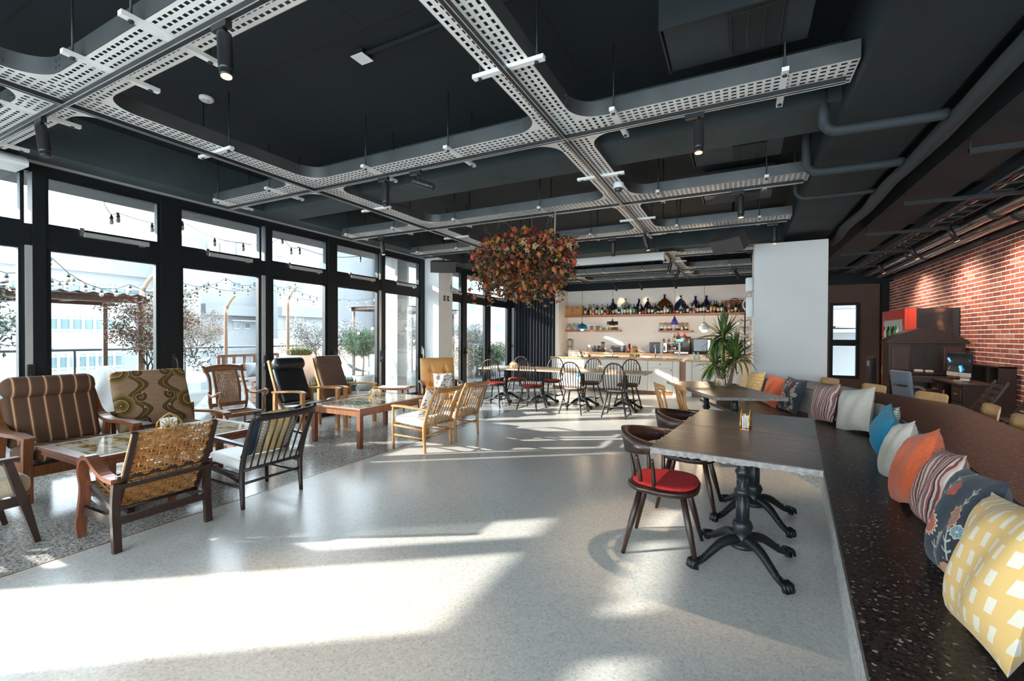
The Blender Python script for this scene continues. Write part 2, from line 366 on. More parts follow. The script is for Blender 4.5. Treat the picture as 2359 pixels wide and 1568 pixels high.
for y in Ysil + [-1.9 + 3.0 - 3.0 + .0]:
    if y < 0: continue
    pn += 1; o = post(pn, y + .05, y + .15)
    MB().bx(WX - .03, WX + .055, y, y + .05, PZ0, PZ1).build('stile', m_alu, o)
pn += 1; post(pn, 8.05, 8.2)
for y0, y1, gr, la in ((-3.42, -2.33, None, None), (-2.07, -1.06, None, None), (-.93, .3, None, None), (.5, 1.79, None, 1.82), (1.94, 2.975, None, None), (3.19, 4.30, (3.10, -1), 4.345), (4.45, 5.51, None, None), (5.70, 6.77, (5.62, -1), 6.81), (6.92, 8.05, None, None)):
    o = window(y0, y1, grip=gr, lat=la)
    if y1 == 8.05: cgrip(o, 8.1, 1.0, m_alu)
for a, b in ((8.74, 8.9), (9.78, 9.98), (11.02, 11.25), (12.4, 12.6)): pn += 1; post(pn, a, b)
for y0, y1, la in ((8.9, 9.78, None), (9.98, 11.02, None), (11.25, 12.4, None)): o = window(y0, y1, lat=y0 - .06)
sbox('trim_transom', m_black, WX - .06, WX + .05, -3.6, 8.2, PZ1, TZ0); sbox('trim_transom_far', m_black, WX - .06, WX + .05, 8.74, 12.8, PZ1, TZ0)
sbox('trim_head', m_black, WX - .06, WX + .05, -3.6, 12.8, TZ1, 3.18); sbox('trim_sill', m_black, WX - .06, WX + .05, -3.6, 12.8, 0, PZ0)
sbox('trim_light_rail', m_alu, WX + .06, WX + .085, -3.6, 8.2, 3.155, 3.18)
# far window in the brown wall
win = struct(MB().bx(wx0, wx0 + .07, 14.76, 14.86, wz0, wz1).bx(wx1 - .07, wx1, 14.76, 14.86, wz0, wz1).bx(wx0 + .07, wx1 - .07, 14.76, 14.86, wz1 - .07, wz1).bx(wx0 + .07, wx1 - .07, 14.76, 14.86, wz0, wz0 + .07).bx(wx0 + .07, wx1 - .07, 14.76, 14.86, wz0 + (wz1 - wz0) * .43, wz0 + (wz1 - wz0) * .51).build('window_%d' % (wn + 1), m_black), 'narrow black framed window in the brown wall')
zm = wz0 + (wz1 - wz0) * .47
MB().bx(wx0 + .07, wx1 - .07, 14.81, 14.815, wz0 + .07, zm).build('pane', m_glass, win); MB().bx(wx0 + .07, wx1 - .07, 14.81, 14.815, zm, wz1 - .07).build('pane', m_glass, win)
# white curved air curtain over the leftmost window
prof = [(0, 0)] + [(.34 * math.sin(a), -.02 - .2 * (1 - math.cos(a))) for a in [math.pi / 2 * i / 8 for i in range(9)]] + [(.33, -.26), (.0, -.26)]
mb = MB(); mb.loft([[(WX + .07 + x, y, 3.18 + z * .62) for x, z in prof] for y in (.2, 1.72)], sm=False)
t = tag(mb.build('air_curtain', mat('air_curtain_white', (.7, .72, .72), .4)), 'white curved housing fixed above the leftmost window', 'air curtain')
# outdoor roof overhang, terrace
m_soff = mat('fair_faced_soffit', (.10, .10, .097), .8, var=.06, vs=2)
m_extc = mat('exterior_concrete', (.50, .49, .47), .85, var=.08, vs=1.5, bump=.15, bs=20)
sbox('ceiling_overhang', m_soff, -7.72, -6.6, -8, 14.5, 3.22, 3.62)
# ================================================================ CEILING SERVICES
TZ, TW, TH = 3.12, .30, .115
AX = (-4.33, -1.31); BY = (1.41, 3.535, 5.62, 7.40); KBY = (9.72, 11.8, 13.3)
def holes(mb, x0, x1, y0, y1, z, along, pl, pc, hl=.62, hc=.42):
    # perforated sheet: every cell is a frame of four quads around an open slot
    L = (x1 - x0) if along == 'x' else (y1 - y0); C = (y1 - y0) if along == 'x' else (x1 - x0)
    nl, nc = max(1, round(L / pl)), max(1, round(C / pc)); pl, pc = L / nl, C / nc
    for i in range(nl):
        for j in range(nc):
            a0, a1, c0, c1 = i * pl, (i + 1) * pl, j * pc, (j + 1) * pc
            h0, h1 = a0 + pl * (1 - hl) / 2, a1 - pl * (1 - hl) / 2; k0, k1 = c0 + pc * (1 - hc) / 2, c1 - pc * (1 - hc) / 2
            P = [(a0, c0), (a1, c0), (a1, c1), (a0, c1), (h0, k0), (h1, k0), (h1, k1), (h0, k1)]
            P = [(x0 + a, y0 + c, z) if along == 'x' else (x0 + c, y0 + a, z) for a, c in P]
            mb.add(P, [(0, 1, 5, 4), (1, 2, 6, 5), (2, 3, 7, 6), (3, 0, 4, 7)])
m_rod = mat('threaded_rod_black', (.012, .014, .015), .5)
m_track = mat('track_black', (.01, .011, .012), .35)
def top_at(x, y):
    if 4.05 < y < 4.62 or 9.18 < y < 9.97 or -1.32 < y < -.73 or x < -6.03: return 3.18
    return 3.62
def tray(label, along, c, a0, a1, crosses, struts, track=True, skipends=True, gap=None):
    t = thing('cable_tray', label, 'cable tray', ((a0 + a1) / 2, c, TZ) if along == 'x' else (c, (a0 + a1) / 2, TZ), 0, 'cable trays under the ceiling')
    inv = Matrix.Translation(-Vector(t.location))
    def new(): m = MB(); m.M = inv; return m
    hw = TW / 2; fr = .22
    # base
    cuts = [a0] + [q for k in crosses for q in (k - hw - fr, k + hw + fr)] + [a1]
    mb = new(); rows = .046
    for i in range(0, len(cuts), 2):
        s0, s1 = max(cuts[i], a0), min(cuts[i + 1], a1)
        if s1 - s0 < .05: continue
        near = abs(c) < 8
        if along == 'x': mb.bx(s0, s1, c - hw, c - hw + .012, TZ, TZ + .004); mb.bx(s0, s1, c + hw - .012, c + hw, TZ, TZ + .004); holes(mb, s0, s1, c - hw + .012, c + hw - .012, TZ, 'x', .052, rows)
        else: mb.bx(c - hw, c - hw + .012, s0, s1, TZ, TZ + .004); mb.bx(c + hw - .012, c + hw, s0, s1, TZ, TZ + .004); holes(mb, c - hw + .012, c + hw - .012, s0, s1, TZ, 'y', .052, rows)
    if along == 'y':
        for k in crosses:
            e = hw + fr; holes(mb, c - hw, c + hw, k - e, k + e, TZ, 'y', .05, .05); holes(mb, c - e, c - hw, k - hw, k + hw, TZ, 'y', .05, .05); holes(mb, c + hw, c + e, k - hw, k + hw, TZ, 'y', .05, .05)
            for sx in (-1, 1):
                for sy in (-1, 1):
                    o = (c + sx * hw, k + sy * hw); cc = (c + sx * e, k + sy * e)
                    A = [(cc[0] - sx * fr * math.cos(q), cc[1] - sy * fr * math.sin(q), TZ) for q in [math.pi / 2 * i / 8 for i in range(9)]]
                    mb.add([(o[0], o[1], TZ)] + A, [(0, i + 1, i + 2) for i in range(8)])
    mb.build('tray_base', m_galv, t)
    # side rails
    for sg in (-1, 1):
        for i in range(0, len(cuts), 2):
            s0, s1 = max(cuts[i], a0), min(cuts[i + 1], a1)
            if s1 - s0 < .05: continue
            q = c + sg * hw; mb = new()
            if along == 'x': mb.bx(s0, s1, q - .002, q + .002, TZ, TZ + TH)
            else: mb.bx(q - .002, q + .002, s0, s1, TZ, TZ + TH)
            mb.build('side_rail', m_galvside, t)
    if along == 'y':
        for k in crosses:
            e = hw + fr
            for sx in (-1, 1):
                for sy in (-1, 1):
                    cc = (c + sx * e, k + sy * e); mb = new()
                    A = [(cc[0] - sx * fr * math.cos(q), cc[1] - sy * fr * math.sin(q)) for q in [math.pi / 2 * i / 10 for i in range(11)]]
                    mb.loft([[(x, y, TZ), (x, y, TZ + TH)] for x, y in A], closed=False); 
                    # rivets on the two joints
                    for (x, y, dx, dy) in ((A[0][0], A[0][1], 0, sy), (A[-1][0], A[-1][1], sx, 0)):
                        for d in (-.02, .03):
                            for zz in (.035, .08):
                                mb.box((x + dx * d + (sx * .004 if dx == 0 else 0), y + dy * d + (sy * .004 if dy == 0 else 0), TZ + zz), (.012, .012, .012))
                    mb.build('corner_rail', m_galvside, t)
    # struts and rods
    for s in struts:
        mb = new(); L = .25
        if along == 'x': mb.bx(s - .02, s + .02, c - L, c + L, TZ - .028, TZ - .002)
        else: mb.bx(c - L, c + L, s - .02, s + .02, TZ - .028, TZ - .002)
        mb.build('strut', m_galv, t)
        for sg in (-1, 1):
            x, y = (s, c + sg * .2) if along == 'x' else (c + sg * .2, s)
            if (along == 'x' and any(abs(x - k) < .3 for k in AX)): continue
            mb = new(); mb.tube([(x, y, TZ - .035), (x, y, top_at(x, y))], .0065, 6); mb.lathe([(.014, 0), (.014, .01)], 6, (x, y, TZ - .04)); mb.build('hanger_rod', m_rod, t)
    if track:
        mb = new()
        if along == 'x': mb.bx(a0 + .12, a1 - .05, c - .018, c + .018, TZ - .062, TZ - .03); 
        else: mb.bx(c - .018, c + .018, a0, a1, TZ - .062, TZ - .03)
        mb.build('light_track', m_track, t)
        mb = new()
        for sg in (-1, 1):
            if along == 'x': mb.bx(a0 + .12, a1 - .05, c + sg * .0155 - .0025, c + sg * .0155 + .0025, TZ - .0635, TZ - .0618)
            else: mb.bx(c + sg * .0155 - .0025, c + sg * .0155 + .0025, a0, a1, TZ - .0635, TZ - .0618)
        mb.build('track_lip', m_alu, t)
    return t
tray('long cable tray running in depth, nearer the windows', 'y', AX[0], -2.6, 7.75, BY, [-.2, .55, 2.45, 4.5, 6.4])
tray('long cable tray running in depth, nearer the bench', 'y', AX[1], -2.6, 7.72, BY, [.3, 2.5, 4.62, 6.55, 7.6])
XS = [[-5.85, -4.8, -3.6, -2.9, -.6, .3], [-5.85, -4.85, -3.35, -2.35, -.85, .25], [-5.85, -4.85, -3.7, -2.35, -.85, .25], [-5.8, -4.85, -3.5, -2.2, -.85, .25]]
for i, y in enumerate(BY):
    tray(['cable tray running across, nearest to the camera', 'cable tray running across, second from the camera', 'cable tray running across above the hanging dried flowers', 'cable tray running across behind the hanging dried flowers'][i], 'x', y, -6.05, .65, AX, XS[i])
tray('short cable tray running in depth over the bar area', 'y', -1.29, 9.35, 13.55, KBY, [10.6, 12.5])
tray('short cable tray in depth over the left of the bar', 'y', -4.2, 10.9, 13.55, KBY[1:], [12.4])
tray('cable tray running across right behind the projector screen', 'x', KBY[0], -1.29, .62, (-1.29,), [-.2])
tray('cable tray running across above the bar counter', 'x', KBY[1], -5.6, .62, (-4.2, -1.29), [-5.2, -3.2, -2.2, -.2])
tray('cable tray running across close to the bar wall', 'x', KBY[2], -5.6, .62, (-4.2, -1.29), [-5.2, -3.2, -2.2, -.2])
# ---- spotlights
m_spot = mat('spotlight_black', (.012, .013, .014), .35)
m_lens = mat('warm_lamp_lens', (1, .60, .28), .3, emit=.8)
m_lensoff = mat('dark_lamp_lens', (.05, .05, .05), .1)
def spot(x, y, label, aim, along='x', on=True, watts=0, s=1.0):
    t = thing('track_spotlight', label, 'spotlight', (x, y, TZ - .062), 0, 'spotlights on the tracks')
    mb = MB(); d = (.13, .034, .036) if along == 'x' else (.034, .13, .036); mb.box((0, 0, -.018), d); mb.build('track_adapter', m_spot, t)
    mb = MB(); mb.tube([(.03 if along == 'x' else 0, 0, -.036), (.03 if along == 'x' else 0, 0, -.1)], .011, 8); mb.build('stem', m_spot, t)
    a = Vector(aim).normalized(); p = Vector((.03 if along == 'x' else 0, 0, -.115))
    mb = MB(); st = p - a * .05; mb.tube([st, st + a * .012, st + a * .19 * s, st + a * .2 * s, st + a * .235 * s], [.03, .036, .036, .031, .031], 16); mb.build('lamp_head', m_spot, t)
    mb = MB(); mb.tube([st + a * .2355 * s, st + a * .238 * s], [.026, .026], 16); mb.build('lens', m_lens if on else m_lensoff, t)
    if watts:
        l = bpy.data.lights.new('spot_bulb', 'SPOT'); l.energy = watts; l.color = (1, .74, .46); l.spot_size = math.radians(48); l.spot_blend = .7; l.shadow_soft_size = .03
        o = bpy.data.objects.new('spot_bulb', l); COL.objects.link(o); o.parent = t; o.location = st + a * .25 * s; o.rotation_euler = a.to_track_quat('-Z', 'Y').to_euler()
    return t
spot(-2.44, 1.41, 'black spotlight on the nearest cross tray, lit, tilted down', (.16, -.05, -1), watts=40)
spot(-4.75, 1.41, 'unlit black spotlight at the left edge under the trays', (.2, .05, -1), on=False)
spot(-3.3, 3.535, 'black spotlight pointing straight down in the middle of the second tray', (0, 0, -1), on=False)
spot(-2.88, 3.535, 'black spotlight turned almost level beside the straight one', (.9, .15, -.35), on=False)
spot(-.3, 3.535, 'lit spotlight under the right half of the second cross tray', (0, -.1, -1), watts=40)
spot(-.02, 5.62, 'lit spotlight under the right half of the third cross tray', (.02, 0, -1), watts=40)
spot(.42, 7.4, 'lit spotlight just left above the white pillar', (0, 0, -1), watts=30)
spot(-5.3, 5.62, 'small spotlight at the window end of the third cross tray', (.08, .05, -1), watts=25)
spot(-1.9, 7.4, 'dark spotlight left of the crossing above the screen', (-.05, .1, -1), on=False)
spot(-1.31, 7.15, 'lit spotlight hanging at the far tray crossing', (.25, .1, -1), along='y', watts=25)
spot(-1.29, 9.9, 'lit spotlight right of the projector screen end', (-.25, .1, -1), along='y', watts=30)
spot(-1.29, 11.3, 'spotlight leaning left at the bar tray crossing', (-.5, .1, -1), along='y', on=False)
spot(.2, 9.72, 'lit spotlight beside the upper left of the pillar', (.2, -.1, -1), watts=30)
for i, x in enumerate((-3.35, -2.6, -1.65, -.1, .45)): spot(x, 13.3 if i < 3 else 11.8, ORD[i] + ' spotlight from the left aimed at the bar wall shelves', (.25 if i != 3 else .5, .7, -1), watts=3.5)
# ---- spots at the brick wall
m_lad = mat('dark_ladder_steel', (.018, .025, .03), .5)
t = thing('cable_ladder', 'black cable ladder along the brick wall ceiling', 'cable ladder', (2.55, 9, 3.05))
for sg in (-1, 1): MB().bx(sg * .15 - .012, sg * .15 + .012, -5, 5.7, 0, .09).build('rail', m_lad, t)
rg = MB().bx(-.15, .15, -.018, .018, .0, .02).mesh('rung'); rg.materials.append(m_lad)
for i in range(34):
    o = obj('rung', rg, None, t, loc=(0, -4.9 + i * .31, 0))
for i, c in enumerate(((.6, .6, .6), (.05, .25, .5), (.5, .06, .05), (.7, .68, .6), (.02, .02, .02), (.02, .02, .02))):
    MB().tube([(-.12 + i * .045 + .01 * math.sin(k * 1.3 + i), -5 + k * .9, .035 + .006 * math.sin(k + i)) for k in range(12)], .009, 6).build('cable', mat('cable_%d' % i, c, .5), t)
for i, y in enumerate((5.2, 6.9, 8.7, 10.6, 12.6)):
    t = thing('ladder_bracket', ORD[i] + ' dark angle bracket from the camera carrying the cable ladder', 'bracket', (2.5, y, 3.0))
    MB().bx(-.75, .5, -.02, .02, 0, .04).build('angle_bar', m_lad, t)
    for x in (-.74, .42): MB().tube([(x, 0, .04), (x, 0, .14 if x < 0 and 1.75 < 2.5 + x < 2.3 else .2)], .008, 6).build('rod', m_lad, t)
m_duct = mat('spiral_duct_steel', (.42, .40, .38), .22, .9, bump=.15, bs=14)
for x, z, r, lab in ((3.13, 2.98, .085, 'shiny spiral duct closest to the brick wall'), (2.9, 3.02, .075, 'shiny spiral duct beside the cable ladder')):
    t = thing('spiral_duct', lab, 'duct', (x, 9, z)); pts = []; prof = []
    MB().tube([(0, -5 + k * .1, 0) for k in range(103)], [r + (.004 if k % 4 == 0 else 0) for k in range(103)], 18).build('duct_body', m_duct, t)
    for k in (-1.2, 2.0): MB().tube([(0, k - .05, 0), (0, k - .04, 0), (0, k + .04, 0), (0, k + .05, 0)], [r, r + .016, r + .016, r], 18).build('collar', m_lad, t)
tag(MB().tube([(3.36, 4, 2.93), (3.36, 9.3, 2.93), (3.36, 9.4, 2.93), (3.36, 14.6, 2.9)], [.048, .048, .055, .048], 12).build('drain_pipe', m_lad), 'black pipe running along the top of the brick wall', 'pipe')
for i, (y, w) in enumerate(((6.6, 55), (8.6, 55), (10.2, 55), (12.2, 50))):
    t = thing('wall_spotlight', ORD[i] + ' black spotlight from the camera aimed at the brick wall', 'spotlight', (2.72, y, 3.03), 0, 'spotlights at the brick wall')
    a = Vector((.42, -.05, -.9)).normalized(); mb = MB(); mb.tube([(0, 0, 0), (0, 0, -.07)], .01, 6); mb.build('stem', m_spot, t)
    p = Vector((0, 0, -.09)) - a * .05; MB().tube([p, p + a * .012, p + a * .2], [.03, .035, .033], 14).build('lamp_head', m_spot, t); MB().tube([p + a * .2005, p + a * .203], [.028, .028], 14).build('lens', m_lens, t)
    l = bpy.data.lights.new('wall_bulb', 'SPOT'); l.energy = w; l.color = (1, .84, .64); l.spot_size = math.radians(135); l.spot_blend = 1; l.shadow_soft_size = .03
    o = bpy.data.objects.new('wall_bulb', l); COL.objects.link(o); o.parent = t; o.location = p + a * .22; o.rotation_euler = a.to_track_quat('-Z', 'Y').to_euler()
# ---- insulated pipes around the girder
m_lag = mat('dark_pipe_lagging', (.024, .032, .036), .75, bump=.4, bs=30)
pts = [(1.36 + .02 * math.sin(k * 1.7), -2 + k * .55, 2.98 + .015 * math.cos(k * 2.1)) for k in range(21)]
tag(MB().tube(pts, [.055 if k % 3 else .065 for k in range(21)], 12).build('lagged_pipe', m_lag), 'thick lagged pipe running in depth beside the girder', 'pipe')
for i, y in enumerate((4.15, 5.1, 6.0)):
    P = [(.56, y - .05, 3.5), (.56, y - .05, 3.12), (.57, y - .02, 3.05), (.62, y, 3.0), (.72, y, 2.985), (1.15, y + .02, 2.985), (1.3, y + .05, 3.0)]
    tag(MB().tube(P, .038 if i < 2 else .022, 10).build('branch_pipe', m_lag), ORD[i] + ' lagged branch pipe from the camera bending under the girder', 'pipe', 'branch pipes')
# ---- ceiling fan coil units
m_ac = mat('fan_coil_black', (.017, .022, .025), .5)
for i, y in enumerate((2.85, 4.85, 6.45)):
    t = thing('fan_coil_unit', ORD[i] + ' black fan coil unit from the camera above the right trays', 'air conditioner', (-.05, y, 3.3), 0, 'fan coil units')
    MB().bx(-.38, .42, 0, .5, 0, .26).build('casing', m_ac, t)
    MB().bx(-.4, .44, -.012, 0, -.02, .3).bx(-.4, -.39, 0, .5, -.02, .28).build('flange', m_ac, t)
    MB().bx(-.02, .28, .06, .44, -.012, 0).build('grille_frame', mat('grille_dark', (.006, .007, .008), .6), t)
    for k in range(4): MB().bx(-.01 + k * .09, -.004 + k * .09, .07, .43, -.02, -.012).build('grille_bar', m_ac, t)
    MB().tube([(.44, .1, .15), (.5, .12, .17), (.55, .2, .25), (.56, .3, .3)], .04, 10).build('flex_hose', m_lag, t)
# ---- speakers, camera, detectors
m_spk = mat('speaker_cloth', (.06, .054, .052), .8, bump=.2, bs=400)
def speaker(label, loc, rz, tilt):
    t = thing('loudspeaker', label, 'loudspeaker', loc, rz)
    R = Rx(tilt).to_4x4() @ Matrix.Scale(.88, 4); mb = MB(); mb.M = R
    pl = [(-.27, .13), (-.2, .2), (.2, .2), (.27, .13), (.3, -.1)] + [(.3 - .6 * i / 8, -.1 - .035 * math.sin(math.pi * i / 8)) for i in range(1, 8)] + [(-.3, -.1)]
    mb.prism(pl, -.13, .13); mb.build('cabinet', m_spk, t)
    mb = MB(); mb.M = R; mb.lathe([(.012, 0), (.012, .006)], 10, (.2, -.125, -.1)); mb.build('badge', m_steel, t)
    MB().tube([(0, .05, .08), (0, .06, .2), (0, .1, .75)], .018, 8).build('bracket', m_rod, t)
    return t
speaker('dark loudspeaker hanging in front of the white column', (-5.55, 7.72, 2.87), math.radians(34), math.radians(16))
speaker('dark loudspeaker hanging left of the white pillar', (-.14, 7.75, 2.88), math.radians(-36), math.radians(34))
t = thing('dome_camera', 'white dome security camera under the tray', 'camera', (-1.2, 4.95, 3.118))
MB().lathe([(.055, .0), (.06, -.01), (.06, -.05), (.05, -.06)], 18).build('housing', m_white, t); MB().lathe([(.047, -.06), (.043, -.08), (.03, -.097), (.008, -.105)], 18).build('dome', mat('smoked_dome', (.03, .03, .035), .05, coat=1), t)
t = thing('smoke_detector', 'round white smoke detector on the ceiling', 'detector', (-4.42, 2.42, 3.62)); MB().lathe([(.06, 0), (.06, -.02), (.045, -.035)], 18).build('body', m_white, t); MB().lathe([(.02, -.035), (.02, -.04)], 12).build('sensor', m_steel, t)
t = thing('junction_box', 'square white junction box plate with a black conduit', 'junction box', (-2.63, 2.58, 3.62)); MB().bx(-.06, .06, -.06, .06, -.05, -.045).build('cover', m_white, t); MB().bx(-.05, .05, -.05, .05, -.045, 0).build('box', m_rod, t)
MB().tube([(.05, 0, -.02), (1.3, .0, -.02)], .016, 8).build('conduit', m_ceil, t)
# ---- projector screen housing
t = thing('projector_screen', 'long white projector screen housing below the rear beam', 'projector screen', (-2.27, 8.8, 2.86))
MB().rbox((0, 0, .075), (2.0, .13, .15), .02).build('housing', mat('screen_white', (.75, .74, .72), .4), t)
for sg in (-1, 1):
    MB().rbox((sg * 1.0, 0, .075), (.03, .135, .155), .012).build('end_cap', m_white, t); MB().bx(sg * .85 - .01, sg * .85 + .01, -.01, .01, .15, .76).build('hanger', m_rod, t)
MB().bx(-.97, .97, -.05, -.02, -.012, .0).build('screen_slot', m_rod, t)
# ================================================================ TABLES AND CHAIRS
def pedestal(parent, x=0, y=0, h=.72, rz=math.pi / 4, spread=.34):
    mb = MB(); mb.M = Matrix.Translation((x, y, 0))
    prof = [(.07, .10), (.085, .115), (.075, .13), (.048, .145), (.05, .2), (.062, .235), (.05, .265), (.038, .27), (.034, .42), (.034, .425), (.048, .435), (.05, .45), (.046, .46), (.034, .475), (.031, h - .17), (.042, h - .16), (.046, h - .145), (.034, h - .13), (.032, h - .02), (.16, h - .018), (.16, h)]
    mb.lathe(prof, 16)
    for k in range(10):
        a = 2 * math.pi * k / 10; r = .034; mb.tube([(r * math.cos(a), r * math.sin(a), .28), (r * math.cos(a), r * math.sin(a), .42)], .0055, 5); mb.tube([(.031 * math.cos(a), .031 * math.sin(a), .48), (.031 * math.cos(a), .031 * math.sin(a), h - .17)], .005, 5)
    mb.build('column', m_iron, parent)
    for k in range(4):
        a = rz + math.pi / 2 * k; ca, sa = math.cos(a), math.sin(a); mb = MB(); mb.M = Matrix.Translation((x, y, 0)) @ Matrix.Rotation(a, 4, 'Z')
        P = [(.03, 0, .145), (.09, 0, .15), (.15, 0, .135), (.2, 0, .105), (.25, 0, .07), (.29, 0, .045), (spread, 0, .035)]
        mb.tube(P, [.034, .032, .028, .025, .022, .02, .026], 8, up=(0, 0, 1))
        for q in range(6):
            i = 1 + q * .8; j = int(i); f = i - j; p = [P[j][c] * (1 - f) + P[j + 1][c] * f for c in range(3)]; mb.tube([(p[0], -.021, p[2] + .008), (p[0] + .01, 0, p[2] + .022), (p[0], .021, p[2] + .008)], .0045, 5)
        for c, yy in ((.03, -.022), (.04, -.008), (.04, .008), (.03, .022)): mb.tube([(spread - .015, yy, .055), (spread + c * .6, yy * 1.1, .045), (spread + c, yy * 1.15, .012)], [.011, .013, .009], 6)
        mb.lathe([(.022, 0), (.022, .014)], 8, (spread + .005, 0, 0)); mb.build('claw_leg', m_iron, parent)
m_stone, nt, b_, tc = nodes('brown_slate')
mp = nt.nodes.new('ShaderNodeMapping'); mp.inputs['Scale'].default_value = (1.2, 7, 1); link(nt, tc.outputs['Object'], mp.inputs[0])
n1 = nt.nodes.new('ShaderNodeTexNoise'); n1.inputs['Scale'].default_value = 6; n1.inputs['Detail'].default_value = 9; link(nt, mp.outputs[0], n1.inputs['Vector'])
r1 = ramp(nt, [(.3, (.04, .027, .027)), (.58, (.075, .053, .052)), (.72, (.17, .135, .13))]); link(nt, n1.outputs['Fac'], r1.inputs[0]); link(nt, r1.outputs[0], b_.inputs['Base Color'])
b_.inputs['Roughness'].default_value = .34
bp = nt.nodes.new('ShaderNodeBump'); bp.inputs['Strength'].default_value = .25; bp.inputs['Distance'].default_value = .004; link(nt, n1.outputs['Fac'], bp.inputs['Height']); link(nt, bp.outputs[0], b_.inputs['Normal'])
m_stonee = mat('chipped_slate_edge', (.27, .25, .235), .9, var=.25, vs=40, bump=.9, bs=90)
def stone_table(label, c, rz, w, l, base, rough=True, h=.757):
    t = thing('pedestal_table', label, 'table', (c[0], c[1], 0), rz, 'stone topped pedestal tables')
    MB().bx(-w / 2 + .003, w / 2 - .003, -l / 2 + .003, l / 2 - .003, h - .004, h).build('tabletop', m_stone, t)
    mb = MB(); N = 44; rings = []
    per = [(-w / 2 + w * i / N, -l / 2) for i in range(N)] + [(w / 2, -l / 2 + l * i / N) for i in range(N)] + [(w / 2 - w * i / N, l / 2) for i in range(N)] + [(-w / 2, l / 2 - l * i / N) for i in range(N)]
    rnd = random.Random(int(c[1] * 100))
    for z, e in ((h - .036, .012), (h - .03, .006), (h - .018, .005), (h - .005, .003), (h - .0035, 0)):
        rings.append([(x * (1 - rnd.uniform(0, 2 * e) / w * (1 if rough else .2)), y * (1 - rnd.uniform(0, 2 * e) / l * (1 if rough else .2)), z + (rnd.uniform(-e, e) * .5 if rough and z < h - .02 else 0)) for x, y in per])
    mb.loft(rings, sm=False); mb.build('slab_edge', m_stonee, t)
    pedestal(t, base[0], base[1], h - .037)
    return t
# tables along the bench: near pair (parallel to the near bench wing), far pair (parallel to the far wing)
ra = -math.atan2(.1, 1)
A = [atz(1515, 1030.5, .757), atz(1896, 1082, .757), atz(1887, 966, .757), atz(1630, 945, .757)]
dirA = Vector((.105, .9945)); perA = Vector((.9945, -.105)); ra = math.atan2(-dirA.x, dirA.y)
c1 = (.0, 3.14); c2 = (c1[0] + dirA.x * .845, c1[1] + dirA.y * .845)
stone_table('near stone table beside the captain chairs, chipped front edge', c1, ra, .86, .84, (.03, .02))
stone_table('stone table joined behind the nearest one', c2, ra, .86, .84, (.03, .0), rough=False)
dirB = Vector((-.4061, .9138)); rb = math.atan2(-dirB.x, dirB.y)
b1 = Vector((-.24, 5.38)) * .5 + Vector((.5, 5.69)) * .5 + dirB * .44; b2 = b1 + dirB * .885
stone_table('dark stone table at the middle of the bench', b1, rb, .8, .88, (.02, .0), rough=False)
stone_table('dark stone table nearest the white pillar', b2, rb, .8, .88, (.02, .0), rough=False)
# ---- napkin holders
def napkins(label, loc, rz, s=1.0):
    t = thing('napkin_holder', label, 'napkin holder', loc, rz, 'brass napkin holders')
    w, h = .075 * s, .115 * s
    def outline(y):
        return [(-w, y, .004), (-w * .98, y, .03 * s)] + [(-w * (1 - (i / 6) ** 1.9), y, .03 * s + (h - .03 * s) * i / 6) for i in range(1, 7)] + [(w * (1 - (i / 6) ** 1.9), y, .03 * s + (h - .03 * s) * i / 6) for i in range(5, -1, -1)] + [(w, y, .004)]
    for y in (-.024 * s, .024 * s):
        mb = MB(); mb.tube(outline(y), .0042, 6, sub=False); mb.tube([(-w, y, .005), (w, y, .005)], .004, 5)
        for k in range(7):
            a = math.radians(18 + 24 * k); mb.tube([(0, y, .006), (math.cos(a) * w * .8, y, .01 + math.sin(a) * h * (.84 if abs(math.cos(a)) < .4 else .62))], .0036, 5)
        mb.tube([(x * .5, y, z * .55) for x, y, z in outline(y)], .003, 5); mb.build('fan_frame', m_gold, t)
    MB().bx(-w, w, -.024 * s, .024 * s, 0, .004).build('base', m_gold, t)
    for k in range(4):
        mb = MB(); mb.M = Matrix.Translation((random.uniform(-.012, .012), -.015 * s + .01 * k * s, .004)) @ Matrix.Rotation(random.uniform(-.12, .12), 4, 'Y'); mb.bx(-w * .62, w * .62, -.003, .003, 0, h * .66); mb.build('napkin', m_paper, t)
    return t
q = atz(1718, 985, .757); napkins('brass napkin holder on the near stone tables', (q.x, q.y, .757), ra + math.pi / 2, 1.15)
q = atz(1659, 888, .757); napkins('brass napkin holder on the far stone tables', (q.x, q.y, .757), rb + math.pi * .62, 1.15)
